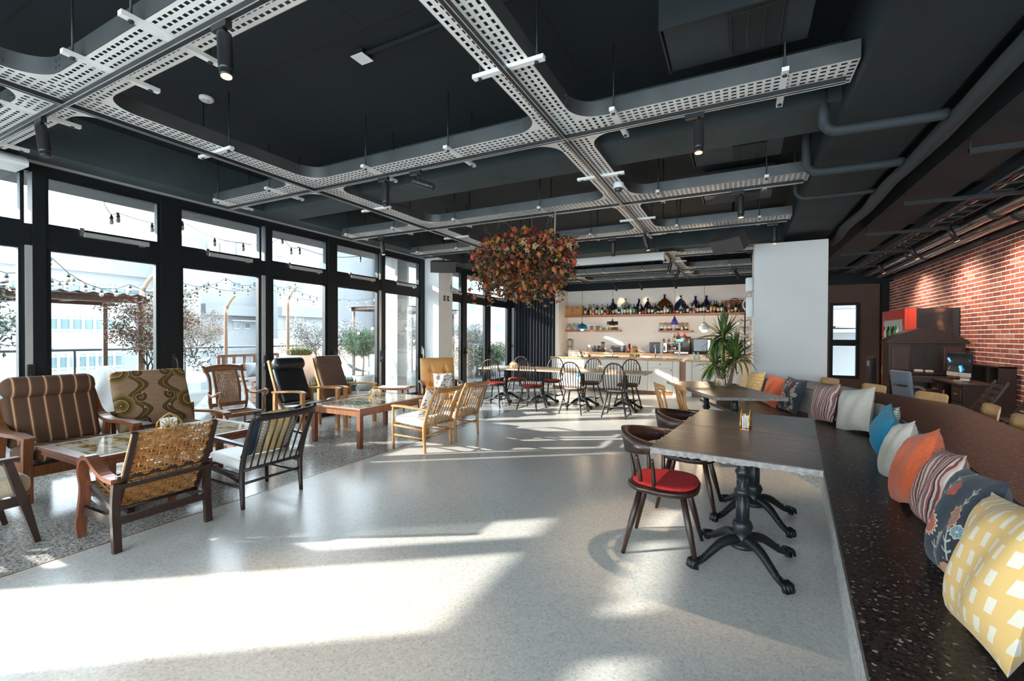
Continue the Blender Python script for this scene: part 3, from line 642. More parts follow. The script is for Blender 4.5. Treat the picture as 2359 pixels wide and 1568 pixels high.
# ---- captain chairs
def captain(label, c, rz):
    t = thing('captain_chair', label, 'chair', (c[0], c[1], 0), rz, 'captain chairs with red pads')
    def seatpl(s=1.0):
        return [(s * (.235 - .02 * (math.sin(a) < 0)) * math.copysign(abs(math.cos(a)) ** .7, math.cos(a)), s * .225 * math.copysign(abs(math.sin(a)) ** .7, math.sin(a))) for a in [2 * math.pi * k / 28 for k in range(28)]]
    mb = MB(); rings = [[(x * s, y * s, z) for x, y in seatpl()] for s, z in ((.9, .405), (1.0, .42), (1.02, .435), (1.0, .447), (.94, .45))]; mb.loft(rings); mb.build('seat', m_walnut, t)
    mb = MB(); rings = [[(x * s, y * s + .01, z) for x, y in seatpl()] for s, z in ((.88, .451), (.92, .46), (.9, .47), (.8, .474))]; mb.loft(rings); mb.build('seat_pad', m_red, t)
    for sx in (-1, 1):
        for sy in (-1, 1): MB().tube([(sx * .13, sy * .13, .42), (sx * .17, sy * .175, .22), (sx * .215, sy * .225, 0)], [.019, .021, .012], 10).build('leg', m_walnut, t)
    # bent backrest: tall at the back, sinking into arms
    rings = []; N = 26
    for i in range(N + 1):
        a = math.radians(-200 + 220 * i / N) ; u = abs(i / N - .5) * 2
        R = .25; x, y = R * math.cos(a) * .98, R * math.sin(a) * .93 - .01
        if u > .82: y += (u - .82) * .5
        hh = .030 + .075 * max(0, 1 - u * 1.15) ** .8; zc = .695 + .05 * max(0, 1 - u * 1.2) - hh + .05; out = Vector((math.cos(a), math.sin(a)))
        th = .016 + .012 * u ** 2; lean = .028 * max(0, 1 - u)
        z0, z1 = zc - hh / 2 - .0, zc + hh
        if u > .75: z0 = z1 - .032
        rings.append([(x + out.x * k, y + out.y * k, z) for k, z in ((-th, z0), (th, z0), (th + lean, z1), (-th + lean, z1))])
    MB().loft(rings, sm=True).build('backrest', m_walnut, t)
    for ang in (-170, -140, -105, -75, -40, -10):
        a = math.radians(ang); x, y = .2 * math.cos(a), .19 * math.sin(a); x2, y2 = .245 * math.cos(a), .225 * math.sin(a)
        MB().tube([(x, y, .445), (x * .8 + x2 * .2, y * .8 + y2 * .2, .5), (x * .5 + x2 * .5, y * .5 + y2 * .5, .57), (x2, y2, .645)], [.010, .015, .012, .009], 8).build('spindle', m_walnut, t)
    return t
captain('dark captain chair with a red pad at the nearest table corner', (-.44, 3.14), -math.pi / 2)
captain('dark captain chair with a red pad behind the front one', (-.36, 4.03), -math.pi / 2 + ra * .5)
# ---- light chairs at the far stone tables
def light_chair(label, c, rz, splat):
    t = thing('light_chair', label, 'chair', (c[0], c[1], 0), rz)
    MB().rbox((0, 0, .44), (.42, .40, .03), .014).build('seat', m_oak, t); MB().rbox((0, .01, .465), (.38, .36, .025), .012).build('seat_pad', mat('olive_pad', (.10, .065, .025), .9), t)
    for sx in (-1, 1):
        MB().tube([(sx * .16, .15, .43), (sx * .19, .19, 0)], [.018, .012], 8).build('leg', m_oak, t)
        MB().tube([(sx * .15, -.15, .43), (sx * .19, -.22, 0)], [.018, .012], 8).build('leg', m_oak, t)
    mb = MB(); N = 10; rings = []
    for i in range(N + 1):
        u = i / N * 2 - 1; x = u * .21; y = -.27 + .05 * u * u; rings.append([(x, y - .009, .745 + .012 * (1 - u * u)), (x, y + .009, .745 + .012 * (1 - u * u)), (x, y - .007, .83 - .01 * u * u), (x, y - .025, .83 - .01 * u * u)])
    mb.loft(rings); mb.build('top_rail', m_oak, t)
    if splat:
        MB().loft([[(x * w, y + d, z) for x, d in ((-1, -.007), (1, -.007), (1, .007), (-1, .007))] for z, y, w in ((.45, -.17, .05), (.52, -.19, .045), (.6, -.21, .065), (.68, -.235, .05), (.76, -.265, .055))], sm=False).build('splat', m_oak, t)
        for sx in (-1, 1): MB().tube([(sx * .16, -.165, .45), (sx * .18, -.24, .76)], [.014, .012], 8).build('spindle', m_oak, t)
    else:
        for k in range(4): x = -.15 + .1 * k; MB().tube([(x * .85, -.17, .45), (x * .95, -.21, .6), (x * 1.05, -.26 + .04 * (x / .2) ** 2, .77)], [.010, .013, .009], 8).build('spindle', m_oak, t)
    return t
perB = Vector((.9138, .4061))
for lab, px, sp in (('light wood chair with a flat back splat', (1516, 882), True), ('light wood chair with slim back spindles', (1563, 884), False)):
    q = atz(px[0], px[1], .83); cc = Vector((q.x, q.y)) + perB * .25; light_chair(lab, cc, face(*perB), sp)
# ---- bow back chairs at the long wooden table
def bowback(kind):
    t = thing('bow_back_chair', 'x', 'chair', (0, 0, 0), 0, 'bow back chairs around the long table')
    pl = [(.205 * math.copysign(abs(math.cos(a)) ** .8, math.cos(a)) * (1 - .06 * (math.sin(a) < 0)), .2 * math.copysign(abs(math.sin(a)) ** .8, math.sin(a))) for a in [2 * math.pi * k / 22 for k in range(22)]]
    MB().loft([[(x * s, y * s, z) for x, y in pl] for s, z in ((.9, .425), (1, .435), (1.02, .448), (.97, .457))]).build('seat', m_worn, t)
    MB().loft([[(x * s, y * s, z) for x, y in pl] for s, z in ((.93, .458), (.97, .47), (.9, .482))]).build('seat_pad', m_pad[kind], t)
    for sx in (-1, 1):
        for sy in (-1, 1): MB().tube([(sx * .12, sy * .12, .43), (sx * .15, sy * .145, .31), (sx * .155, sy * .155, .28), (sx * .19, sy * .19, .12), (sx * .215, sy * .215, 0)], [.013, .019, .013, .018, .01], 8).build('leg', m_worn, t)
    for sx in (-1, 1): MB().tube([(sx * .183, -.183, .15), (sx * .18, 0, .155), (sx * .183, .183, .15)], [.008, .014, .008], 7).build('stretcher', m_worn, t)
    MB().tube([(-.18, 0, .155), (0, 0, .16), (.18, 0, .155)], [.008, .014, .008], 7).build('stretcher', m_worn, t)
    P = []
    for i in range(25):
        u = i / 24; a = math.pi * (1 - u); s = math.sin(a) ** .75; x = .215 * math.copysign(abs(math.cos(a)) ** .8, math.cos(a)) * (1 + .0 * s) ; z = .455 + .495 * s; P.append((x * (.82 + .18 * min(1, s * 1.8)), -.155 - .075 * s, z))
    MB().tube(P, .0125, 8).build('bow', m_worn, t)
    for k in range(7):
        x = -.135 + .045 * k; u = x / .215; zt = .455 + .495 * max(0, 1 - abs(u) ** 2.6) ** .42 - .01; xt = x * 1.25
        zt = .455 + .495 * (max(0, 1 - (abs(xt) / .215) ** 2.5)) ** .375
        MB().tube([(x, -.16, .455), (x * 1.1, -.19, .62), (xt, -.155 - .075 * (zt - .455) / .495, zt)], [.007, .0085, .006], 6).build('spindle', m_worn, t)
    return t
m_worn = mat('worn_black_paint', (.022, .016, .014), .4, col2=(.035, .022, .016), vs=9)
m_worn = mat('worn_black_paint2', (.018, .013, .012), .42, col2=(.16, .075, .03), vs=14, detail=9)
MATS['worn_black_paint2'].node_tree.nodes['Color Ramp'].color_ramp.elements[0].position = .30; MATS['worn_black_paint2'].node_tree.nodes['Color Ramp'].color_ramp.elements[1].position = .40
def stripes(name, cols, axis, freq, wob=0.0, rough=.9):
    m, nt, b, tc = nodes(name); sp = nt.nodes.new('ShaderNodeSeparateXYZ')
    if wob:
        n = nt.nodes.new('ShaderNodeTexNoise'); n.inputs['Scale'].default_value = 6; link(nt, tc.outputs['Object'], n.inputs['Vector'])
        va = nt.nodes.new('ShaderNodeVectorMath'); va.operation = 'MULTIPLY_ADD'; va.inputs[1].default_value = (wob,) * 3; link(nt, n.outputs['Color'], va.inputs[0]); link(nt, tc.outputs['Object'], va.inputs[2]); link(nt, va.outputs[0], sp.inputs[0])
    else: link(nt, tc.outputs['Object'], sp.inputs[0])
    mu = nt.nodes.new('ShaderNodeMath'); mu.operation = 'MULTIPLY'; mu.inputs[1].default_value = freq; link(nt, sp.outputs[axis], mu.inputs[0])
    fr = nt.nodes.new('ShaderNodeMath'); fr.operation = 'FRACT'; link(nt, mu.outputs[0], fr.inputs[0])
    r = ramp(nt, cols, 'CONSTANT'); link(nt, fr.outputs[0], r.inputs[0]); link(nt, r.outputs[0], b.inputs['Base Color']); b.inputs['Roughness'].default_value = rough
    return m
m_pad = {'red': stripes('red_striped_pad', [(0, (.42, .02, .02)), (.7, (.5, .13, .04)), (.82, (.35, .015, .02))], 0, 14),
         'pale': stripes('pale_striped_pad', [(0, (.62, .5, .42)), (.3, (.45, .08, .06)), (.45, (.66, .56, .45)), (.75, (.3, .08, .09)), (.85, (.6, .45, .35))], 0, 11),
         'brown': mat('brown_velvet_pad', (.13, .065, .02), .9)}
protos = {}
near = [(-4.38, 'red'), (-3.57, 'red'), (-2.71, 'pale'), (-1.92, 'pale')]; far = [(-4.42, 'red'), (-3.6, 'red'), (-2.74, 'brown'), (-1.96, 'brown')]
desc = {'red': 'red striped pad', 'pale': 'pale striped pad', 'brown': 'brown pad'}
for row, y, rz, side in ((near, 7.88, 0, 'near side'), (far, 8.97, math.pi, 'bar side')):
    for i, (x, k) in enumerate(row):
        lab = 'black bow back chair, %s, %s from left on %s of table' % (desc[k], ORD[i], side)
        r = rz + random.uniform(-.12, .12)
        if k not in protos: protos[k] = bowback(k); o = protos[k]; o.location = (x, y, 0); o.rotation_euler = (0, 0, r); o['label'] = lab
        else: dup(protos[k], (x, y, 0), r, lab)
m_lwood = wood('limed_wood_top', (.50, .37, .27), (.42, .30, .21), .35, (1, 12, 12))
for i, x in enumerate((-4.57, -3.69, -2.81, -1.94)):
    t = thing('pedestal_table', ORD[i] + ' pale wooden table from the left in the long row', 'table', (x, 8.69, 0), 0, 'pale wooden tables joined in a row')
    MB().bx(-.438, .438, -.44, .44, .705, .735).build('tabletop', m_lwood, t, bevel=.004); pedestal(t, 0, 0, .705)
for i, (px, py) in enumerate(((1395, 850), (1208, 842))):
    q = atz(px, py, .735); napkins(['brass fan napkin holder on the right of the long table', 'brass fan napkin holder on the left of the long table'][i], (q.x, 8.75, .735), .2, 1.2)
# ================================================================ LOUNGE CORNER
def fabric(name, col, var=.15): return mat(name, col, .95, var=var, vs=60, bump=.25, bs=250, sheen=.2)
m_blkleather = mat('black_leather', (.012, .014, .017), .38, bump=.25, bs=25, coat=.1)
m_brownf = fabric('brown_wool', (.13, .068, .045)); m_greyseat = fabric('taupe_wool', (.30, .24, .21)); m_beigef = fabric('beige_rib', (.62, .50, .36))
m_tan = mat('tan_leather', (.66, .33, .105), .42, var=.08, vs=4, bump=.15, bs=12)
m_stripef = stripes('brown_striped_wool', [(0, (.095, .045, .025)), (.34, (.16, .06, .025)), (.42, (.36, .17, .07)), (.46, (.55, .42, .28)), (.53, (.36, .17, .07)), (.58, (.13, .05, .025)), (.64, (.095, .045, .025))], 0, 9.2)
def spindle_armchair(label, c, rz, m, group=None):
    t = thing('spindle_armchair', label, 'armchair', (c[0], c[1], 0), rz, group)
    W = .27
    for sx in (-1, 1):
        MB().tube([(sx * W, -.25, 0), (sx * W, -.235, .2), (sx * W, -.245, .36), (sx * (W + .005), -.33, .60), (sx * (W + .01), -.425, .80)], [.016, .022, .023, .019, .015], 9).build('leg', m, t)
        MB().tube([(sx * W, .24, 0), (sx * W, .25, .3), (sx * W, .25, .535)], [.015, .019, .014], 9).build('leg', m, t)
        MB().tube([(sx * W, .27, .54), (sx * (W + .01), .1, .545), (sx * (W + .01), -.1, .535), (sx * W, -.3, .52)], [.010, .012, .011, .008], w=[.035, .042, .036, .02], up=(0, 0, 1)).build('arm', m, t)
        MB().tube([(sx * W, .25, .18), (sx * W, -.24, .17)], .011, 7).build('stretcher', m, t)
        MB().tube([(sx * W, .25, .30), (sx * W, -.245, .27)], .013, 7).build('seat_rail', m, t)
    MB().tube([(-W, -.24, .205), (W, -.24, .205)], .011, 7).build('stretcher', m, t)
    MB().tube([(-W, .25, .30), (W, .25, .30)], .013, 7).build('seat_rail', m, t)
    MB().tube([(-W, -.25, .315), (W, -.25, .315)], .013, 7).build('seat_rail', m, t)
    N = 12; rings = []
    for i in range(N + 1):
        u = i / N * 2 - 1; x = u * (W + .012); y = -.415 - .035 * (1 - u * u); hh = .034 + .006 * (1 - u * u); rings.append([(x, y - .010, .77 - hh), (x, y + .012, .77 - hh), (x, y - .004, .785 + .008 * u * u), (x, y - .028, .785 + .008 * u * u)])
    MB().loft(rings).build('top_rail', m, t)
    for k in range(8):
        x = -.21 + .06 * k; u = x / (W + .01); MB().tube([(x, -.25, .32), (x * 1.02, -.345, .54), (x * 1.06, -.412 - .035 * (1 - u * u), .74)], [.006, .0085, .006], 6).build('spindle', m, t)
    MB().rbox((0, .0, .355), (.53, .50, .085), .035, R=Rx(math.radians(4))).build('seat_cushion', m_whiteleather, t)
    return t
def throw(label, mm, loc, rz, tilt, w=.45, h=.45, th=.16, roll=0, group=None, pin=.06, extra=None):
    t = MB(); t.M = Matrix.Rotation(tilt, 4, 'X') @ Matrix.Rotation(roll, 4, 'Y'); t.pillow(w, h, th, pinch=pin)
    o = t.build('throw_pillow', mm); o.location = loc; o.rotation_euler = (0, 0, rz); tag(o, label, 'pillow', group); return o
spindle_armchair('dark stained spindle back armchair with a white seat', (-3.83, 2.50), math.pi / 2, m_ebony)
spindle_armchair('light oak spindle back armchair, the nearer of the two', (-3.61, 4.58), math.pi / 2, m_oak, 'light oak spindle armchairs')
spindle_armchair('light oak spindle back armchair, the one nearer the long table', (-3.61, 5.26), math.pi / 2 - .03, m_oak, 'light oak spindle armchairs')
m_floral, nt, b_, tc = nodes('floral_print')
v = nt.nodes.new('ShaderNodeTexVoronoi'); v.inputs['Scale'].default_value = 26; link(nt, tc.outputs['Object'], v.inputs['Vector'])
r = ramp(nt, [(0, (.35, .05, .04)), (.22, (.75, .70, .62)), (.30, (.03, .025, .03)), (.42, (.75, .72, .66))], 'CONSTANT'); link(nt, v.outputs['Distance'], r.inputs[0])
n = nt.nodes.new('ShaderNodeTexNoise'); n.inputs['Scale'].default_value = 9; link(nt, tc.outputs['Object'], n.inputs['Vector']); mx = nt.nodes.new('ShaderNodeMix'); mx.data_type = 'RGBA'
r2 = ramp(nt, [(.5, (0,) * 3), (.53, (1,) * 3)], 'CONSTANT'); link(nt, n.outputs['Fac'], r2.inputs[0]); link(nt, r2.outputs[0], mx.inputs[0]); link(nt, r.outputs[0], mx.inputs[6]); mx.inputs[7].default_value = (.76, .73, .67, 1); link(nt, mx.outputs[2], b_.inputs['Base Color']); b_.inputs['Roughness'].default_value = .95
m_blueyellow, nt, b_, tc = nodes('navy_yellow_print')
sp = nt.nodes.new('ShaderNodeSeparateXYZ'); link(nt, tc.outputs['Object'], sp.inputs[0]); bk = nt.nodes.new('ShaderNodeTexBrick'); mp = nt.nodes.new('ShaderNodeMapping'); mp.inputs['Rotation'].default_value = (math.pi / 2, 0, 0)
link(nt, tc.outputs['Object'], mp.inputs[0]); link(nt, mp.outputs[0], bk.inputs['Vector']); bk.inputs['Scale'].default_value = 1; bk.inputs['Brick Width'].default_value = .09; bk.inputs['Row Height'].default_value = .014; bk.inputs['Mortar Size'].default_value = .004
bk.inputs['Color1'].default_value = (.012, .03, .055, 1); bk.inputs['Color2'].default_value = (.012, .03, .055, 1); bk.inputs['Mortar'].default_value = (.7, .6, .4, 1)
ab = nt.nodes.new('ShaderNodeMath'); ab.operation = 'ABSOLUTE'; link(nt, sp.outputs[0], ab.inputs[0]); r = ramp(nt, [(0, (0,) * 3), (.11, (.5,) * 3), (.17, (1,) * 3)], 'CONSTANT'); link(nt, ab.outputs[0], r.inputs[0])
mx = nt.nodes.new('ShaderNodeMix'); mx.data_type = 'RGBA'; r3 = ramp(nt, [(0, (.72, .5, .2)), (.45, (0, 0, 0))], 'CONSTANT'); g1 = nt.nodes.new('ShaderNodeMath'); g1.operation = 'GREATER_THAN'; g1.inputs[1].default_value = .09; link(nt, ab.outputs[0], g1.inputs[0])
link(nt, g1.outputs[0], mx.inputs[0]); mx.inputs[6].default_value = (.72, .50, .22, 1); link(nt, bk.outputs['Color'], mx.inputs[7])
g2 = nt.nodes.new('ShaderNodeMath'); g2.operation = 'GREATER_THAN'; g2.inputs[1].default_value = .16; link(nt, ab.outputs[0], g2.inputs[0]); mx2 = nt.nodes.new('ShaderNodeMix'); mx2.data_type = 'RGBA'; link(nt, g2.outputs[0], mx2.inputs[0]); link(nt, mx.outputs[2], mx2.inputs[6]); mx2.inputs[7].default_value = (.006, .022, .036, 1); link(nt, mx2.outputs[2], b_.inputs['Base Color']); b_.inputs['Roughness'].default_value = .9
# leaning pillows: chair faces -x, so the back is at +x
throw('navy pillow with a yellow patch on the dark spindle armchair', m_blueyellow, (-3.63, 2.52, .585), math.pi / 2, math.radians(24), .46, .44, .14)
throw('floral pillow on the nearer light oak armchair', m_floral, (-3.43, 4.56, .585), math.pi / 2, math.radians(24), .44, .42, .14)
throw('floral pillow on the light oak armchair nearer the long table', m_floral, (-3.43, 5.25, .585), math.pi / 2, math.radians(24), .44, .42, .14)
# ---- woven armchair with bent arms
t = thing('woven_armchair', 'bentwood armchair with woven cord seat and back', 'armchair', (-3.84, 1.69, 0), math.pi / 2)
for sx in (-1, 1):
    x = sx * .28
    P = [(x, .26, 0), (x, .27, .1), (x, .225, .22), (x, .2, .36), (x, .235, .47), (x, .19, .56), (x, .10, .575), (x, .0, .52), (x, -.12, .475), (x, -.25, .465)]
    MB().tube(P, [.017] * 3 + [.015] * 7, side=(1, 0, 0), w=[.05, .06, .062, .06, .06, .062, .065, .068, .066, .06]).build('bent_arm', m_rose, t)
    MB().tube([(x, -.25, 0), (x, -.235, .15), (x, -.225, .3), (x, -.245, .455)], .018, side=(1, 0, 0), w=.045).build('leg', m_walnut, t)
    MB().bar((x, .22, .2), (x, -.235, .2), .025, .055).build('side_rail', m_walnut, t)
    MB().tube([(sx * .245, -.13, .24), (sx * .245, -.22, .40), (sx * .245, -.33, .62), (sx * .245, -.40, .79)], .016, side=(1, 0, 0), w=.032).build('back_stile', m_walnut, t)
    MB().bar((sx * .245, .24, .36), (sx * .245, -.14, .25), .03, .035).build('seat_stile', m_walnut, t)
for y, z, h in ((-.235, .2, .05), (-.265, .43, .03), (-.245, .48, .03), (.22, .33, .04)): MB().bar((-.28, y, z), (.28, y, z), .03, h).build('rail', m_walnut, t)
MB().tube([(-.25, -.15, .25), (.25, -.15, .25)], .014, 8).build('rail', m_walnut, t)
def weave(P0, P1, Q0, Q1, nw, nr, th):
    # woven cord panel: warp bands (wide) crossed by thin wefts going over and under
    mb = MB(); P0, P1, Q0, Q1 = map(Vector, (P0, P1, Q0, Q1)); nrm = (P1 - P0).cross(Q0 - P0).normalized()
    for j in range(nr):
        v = (j + .5) / nr; a, b = P0.lerp(Q0, v), P1.lerp(Q1, v); pts = []
        for i in range(nw * 2 + 1):
            u = i / (nw * 2); pts.append(a.lerp(b, u) + nrm * th * (1 if (i // 2 + j // 3) % 2 else -1) * (.6 if i % 2 else 1))
        mb.tube(pts, .0043, 4, caps=False, sub=False)
    for i in range(nw):
        u = (i + .5) / nw
        for k in (-.3, .3):
            uu = (i + .5 + k) / nw; mb.tube([P0.lerp(P1, uu) - nrm * .003, Q0.lerp(Q1, uu) - nrm * .003], .006, 4)
    return mb
weave((-.235, -.145, .255), (.235, -.145, .255), (-.235, -.40, .785), (.235, -.40, .785), 9, 50, .009).build('woven_back', m_rope, t)
weave((-.235, .245, .37), (.235, .245, .37), (-.235, -.13, .262), (.235, -.13, .262), 9, 34, .009).build('woven_seat', m_rope, t)
for sx in (-1, 1): MB().tube([(sx * .25, -.15, .262), (sx * .25, -.4, .785)], .013, 6).build('cord_edge', m_rope, t)
# ---- tile top coffee tables
m_tile, nt, b_, tc = nodes('glazed_tile')
n = nt.nodes.new('ShaderNodeTexNoise'); n.inputs['Scale'].default_value = 5; n.inputs['Detail'].default_value = 5; mp = nt.nodes.new('ShaderNodeMapping'); mp.inputs['Scale'].default_value = (1, 2.4, 1)
link(nt, tc.outputs['Object'], mp.inputs[0]); link(nt, mp.outputs[0], n.inputs['Vector']); oi = nt.nodes.new('ShaderNodeObjectInfo'); n.noise_dimensions = '4D'; link(nt, oi.outputs['Random'], n.inputs['W'])
r = ramp(nt, [(.42, (.62, .58, .50)), (.52, (.50, .40, .22)), (.60, (.28, .15, .05)), (.68, (.2, .15, .09))]); link(nt, n.outputs['Fac'], r.inputs[0]); link(nt, r.outputs[0], b_.inputs['Base Color']); b_.inputs['Roughness'].default_value = .07
m_tile2, nt, b_, tc = nodes('floral_glazed_tile')
v = nt.nodes.new('ShaderNodeTexVoronoi'); v.inputs['Scale'].default_value = 9; link(nt, tc.outputs['Object'], v.inputs['Vector']); r = ramp(nt, [(0, (.20, .06, .03)), (.2, (.5, .35, .18)), (.38, (.08, .14, .16)), (.5, (.45, .40, .34)), (.7, (.16, .10, .06))]); link(nt, v.outputs['Distance'], r.inputs[0]); link(nt, r.outputs[0], b_.inputs['Base Color']); b_.inputs['Roughness'].default_value = .07
def tiles(t, w, l, z, nx, ny, m, rim):
    tw, tl = (w - 2 * rim) / nx, (l - 2 * rim) / ny
    me = MB().bx(-tw / 2 + .0015, tw / 2 - .0015, -tl / 2 + .0015, tl / 2 - .0015, -.006, 0).mesh('tile'); me.materials.append(m)
    for i in range(nx):
        for j in range(ny): obj('tile', me, None, t, loc=(-w / 2 + rim + tw * (i + .5), -l / 2 + rim + tl * (j + .5), z))
ct = thing('coffee_table', 'long tile topped coffee table with a splayed wooden base', 'coffee table', (-4.69, 2.2, 0))
w, l, z = .87, 1.42, .50
mb = MB()
for a in ((-w / 2, w / 2, -l / 2, -l / 2 + .09), (-w / 2, w / 2, l / 2 - .09, l / 2), (-w / 2, -w / 2 + .06, -l / 2 + .09, l / 2 - .09), (w / 2 - .06, w / 2, -l / 2 + .09, l / 2 - .09)): mb.bx(*a, z - .03, z)
mb.build('top_frame', m_rose, ct, bevel=.004); MB().bx(-w / 2 + .015, w / 2 - .015, -l / 2 + .02, l / 2 - .02, z - .075, z - .035).build('apron', m_rose, ct); MB().bx(-w / 2 + .05, w / 2 - .05, -l / 2 + .08, l / 2 - .08, z - .03, z - .008).build('tile_bed', m_walnut, ct)
tiles(ct, w, l, z + .001, 3, 6, m_tile, .075)
for sy in (-1, 1):
    MB().tube([(-.42, sy * .43, .02), (-.25, sy * .43, .065), (0, sy * .43, .09), (.25, sy * .43, .065), (.42, sy * .43, .02)], [.018, .026, .03, .026, .018], w=.05, up=(0, 0, 1)).build('sled_foot', m_walnut, ct)
    for sx in (-.09, .09): MB().bar((sx, sy * .43, .09), (sx, sy * .43, z - .07), .05, .05, side=(1, 0, 0)).build('post', m_rose, ct)
MB().bar((0, -.43, .2), (0, .43, .2), .03, .06).build('stretcher', m_walnut, ct)
ct = thing('coffee_table', 'square legged coffee table with a patterned tile top', 'coffee table', (-4.64, 4.79, 0))
w, l, z = .90, 1.42, .50; mb = MB()
for a in ((-w / 2, w / 2, -l / 2, -l / 2 + .05), (-w / 2, w / 2, l / 2 - .05, l / 2), (-w / 2, -w / 2 + .05, -l / 2 + .05, l / 2 - .05), (w / 2 - .05, w / 2, -l / 2 + .05, l / 2 - .05)): mb.bx(*a, z - .025, z)
mb.build('top_frame', m_teak, ct, bevel=.003)
for a in ((-w / 2 + .03, w / 2 - .03, -l / 2 + .025, -l / 2 + .05), (-w / 2 + .03, w / 2 - .03, l / 2 - .05, l / 2 - .025), (-w / 2 + .025, -w / 2 + .05, -l / 2 + .05, l / 2 - .05), (w / 2 - .05, w / 2 - .025, -l / 2 + .05, l / 2 - .05)): MB().bx(*a, z - .1, z - .026).build('apron', m_teak, ct)
MB().bx(-w / 2 + .05, w / 2 - .05, -l / 2 + .05, l / 2 - .05, z - .026, z - .008).build('tile_bed', m_walnut, ct); tiles(ct, w, l, z + .001, 4, 6, m_tile2, .051)
for sx in (-1, 1):
    for sy in (-1, 1): MB().box((sx * (w / 2 - .04), sy * (l / 2 - .04), (z - .03) / 2), (.055, .055, z - .03)).build('leg', m_rose, ct)
q = atz(390, 985, .505); napkins('brass fan napkin holder on the splayed coffee table', (q.x, q.y, .502), math.radians(58), 1.3)
q = atz(866, 912, .505); napkins('brass fan napkin holder on the square legged coffee table', (q.x, q.y, .502), math.radians(40), 1.3)
# ---- high back armchairs
def highback(label, c, rz, m_back, m_seat, m_wood, roll, group=None):
    t = thing('high_back_armchair', label, 'armchair', (c[0], c[1], 0), rz, group)
    for sx in (-1, 1):
        x = sx * .305
        MB().box((x, .29, .31), (.05, .055, .62)).build('leg', m_wood, t, bevel=.004); MB().box((x, -.29, .29), (.05, .055, .58)).build('leg', m_wood, t, bevel=.004)
        MB().tube([(x, .33, .61), (x, .22, .628), (x, -.1, .61), (x, -.34, .59)], .013, w=[.06, .068, .066, .06]).build('arm', m_wood, t)
        MB().bar((x, -.28, .28), (x, .28, .33), .025, .06).build('side_rail', m_wood, t)
        MB().tube([(sx * .25, .0, .28), (sx * .25, -.24, .40), (sx * .25, -.40, .72), (sx * .25, -.52, 1.04)], .02, w=.03, side=(1, 0, 0)).build('back_stile', m_wood, t)
    MB().bar((-.3, .26, .32), (.3, .26, .32), .03, .07).build('front_rail', m_wood, t)
    MB().rbox((0, .05, .385), (.54, .56, .11), .045, R=Rx(math.radians(5))).build('seat_cushion', m_seat, t)
    a = math.radians(-25); mb = MB(); mb.rbox((0, -.33, .675), (.5, .10, .56), .045, R=Rx(-a)); mb.build('back_cushion', m_back, t)
    if roll: mb = MB(); mb.rbox((0, -.415, .985), (.515, .18, .20), .085, nu=20, nv=12, R=Rx(-a)); mb.build('head_cushion', m_back, t)
    else: mb = MB(); mb.rbox((0, -.45, .985), (.5, .10, .19), .04, R=Rx(-a)); mb.build('head_cushion', m_back, t)
    return t
highback('high back armchair with black leather cushions', (-5.68, 4.50), -math.pi / 2, m_blkleather, m_blkleather, m_oak, True)
highback('high back armchair with brown wool cushions', (-5.68, 5.26), -math.pi / 2, m_brownf, m_greyseat, m_oak, False)
# ---- striped armchair with sweeping arms
t = thing('striped_armchair', 'high back armchair in brown striped wool with sweeping wooden arms', 'armchair', (-5.62, 1.84, 0), -math.pi / 2)
for sx in (-1, 1):
    x = sx * .37
    MB().tube([(sx * .34, -.50, .92), (sx * .345, -.43, .78), (sx * .35, -.34, .63), (x, -.22, .56), (x, -.05, .545), (x, .2, .555), (x, .42, .545)], [.016, .02, .02, .018, .016, .016, .014], w=[.035, .05, .07, .085, .085, .08, .07], side=(1, 0, 0)).build('arm', m_teak, t)
    MB().tube([(x, .36, .54), (x, .35, .3), (sx * .36, .33, 0)], [.028, .032, .02], w=.06, side=(1, 0, 0)).build('leg', m_teak, t)
    MB().tube([(x, -.2, .55), (x, -.25, .3), (sx * .36, -.36, 0)], [.025, .03, .02], w=.05, side=(1, 0, 0)).build('leg', m_teak, t)
    MB().bar((sx * .33, .36, .29), (sx * .33, -.36, .24), .04, .08).build('side_rail', m_teak, t)
MB().bar((-.36, .37, .27), (.36, .37, .27), .04, .09).build('front_rail', m_teak, t)
MB().rbox((0, .08, .37), (.66, .62, .13), .055, R=Rx(math.radians(6))).build('seat_cushion', m_stripef, t)
MB().rbox((0, -.325, .61), (.66, .12, .50), .05, R=Rx(math.radians(22))).build('back_cushion', m_stripef, t)
MB().rbox((0, -.395, .915), (.675, .19, .20), .085, nu=20, nv=12, R=Rx(math.radians(22))).build('head_cushion', m_stripef, t)
# ---- swirl patterned armchair
m_swirl, nt, b_, tc = nodes('swirl_upholstery')
mp = nt.nodes.new('ShaderNodeMapping'); link(nt, tc.outputs['Object'], mp.inputs[0]); sp = nt.nodes.new('ShaderNodeSeparateXYZ'); link(nt, mp.outputs[0], sp.inputs[0])
def mth(op, a, b=None, c=None):
    n = nt.nodes.new('ShaderNodeMath'); n.operation = op
    for i, q in enumerate((a, b, c)):
        if q is None: continue
        if isinstance(q, (int, float)): n.inputs[i].default_value = q
        else: link(nt, q, n.inputs[i])
    return n.outputs[0]
ax = mth('ABSOLUTE', sp.outputs[0]); zz = sp.outputs[2]
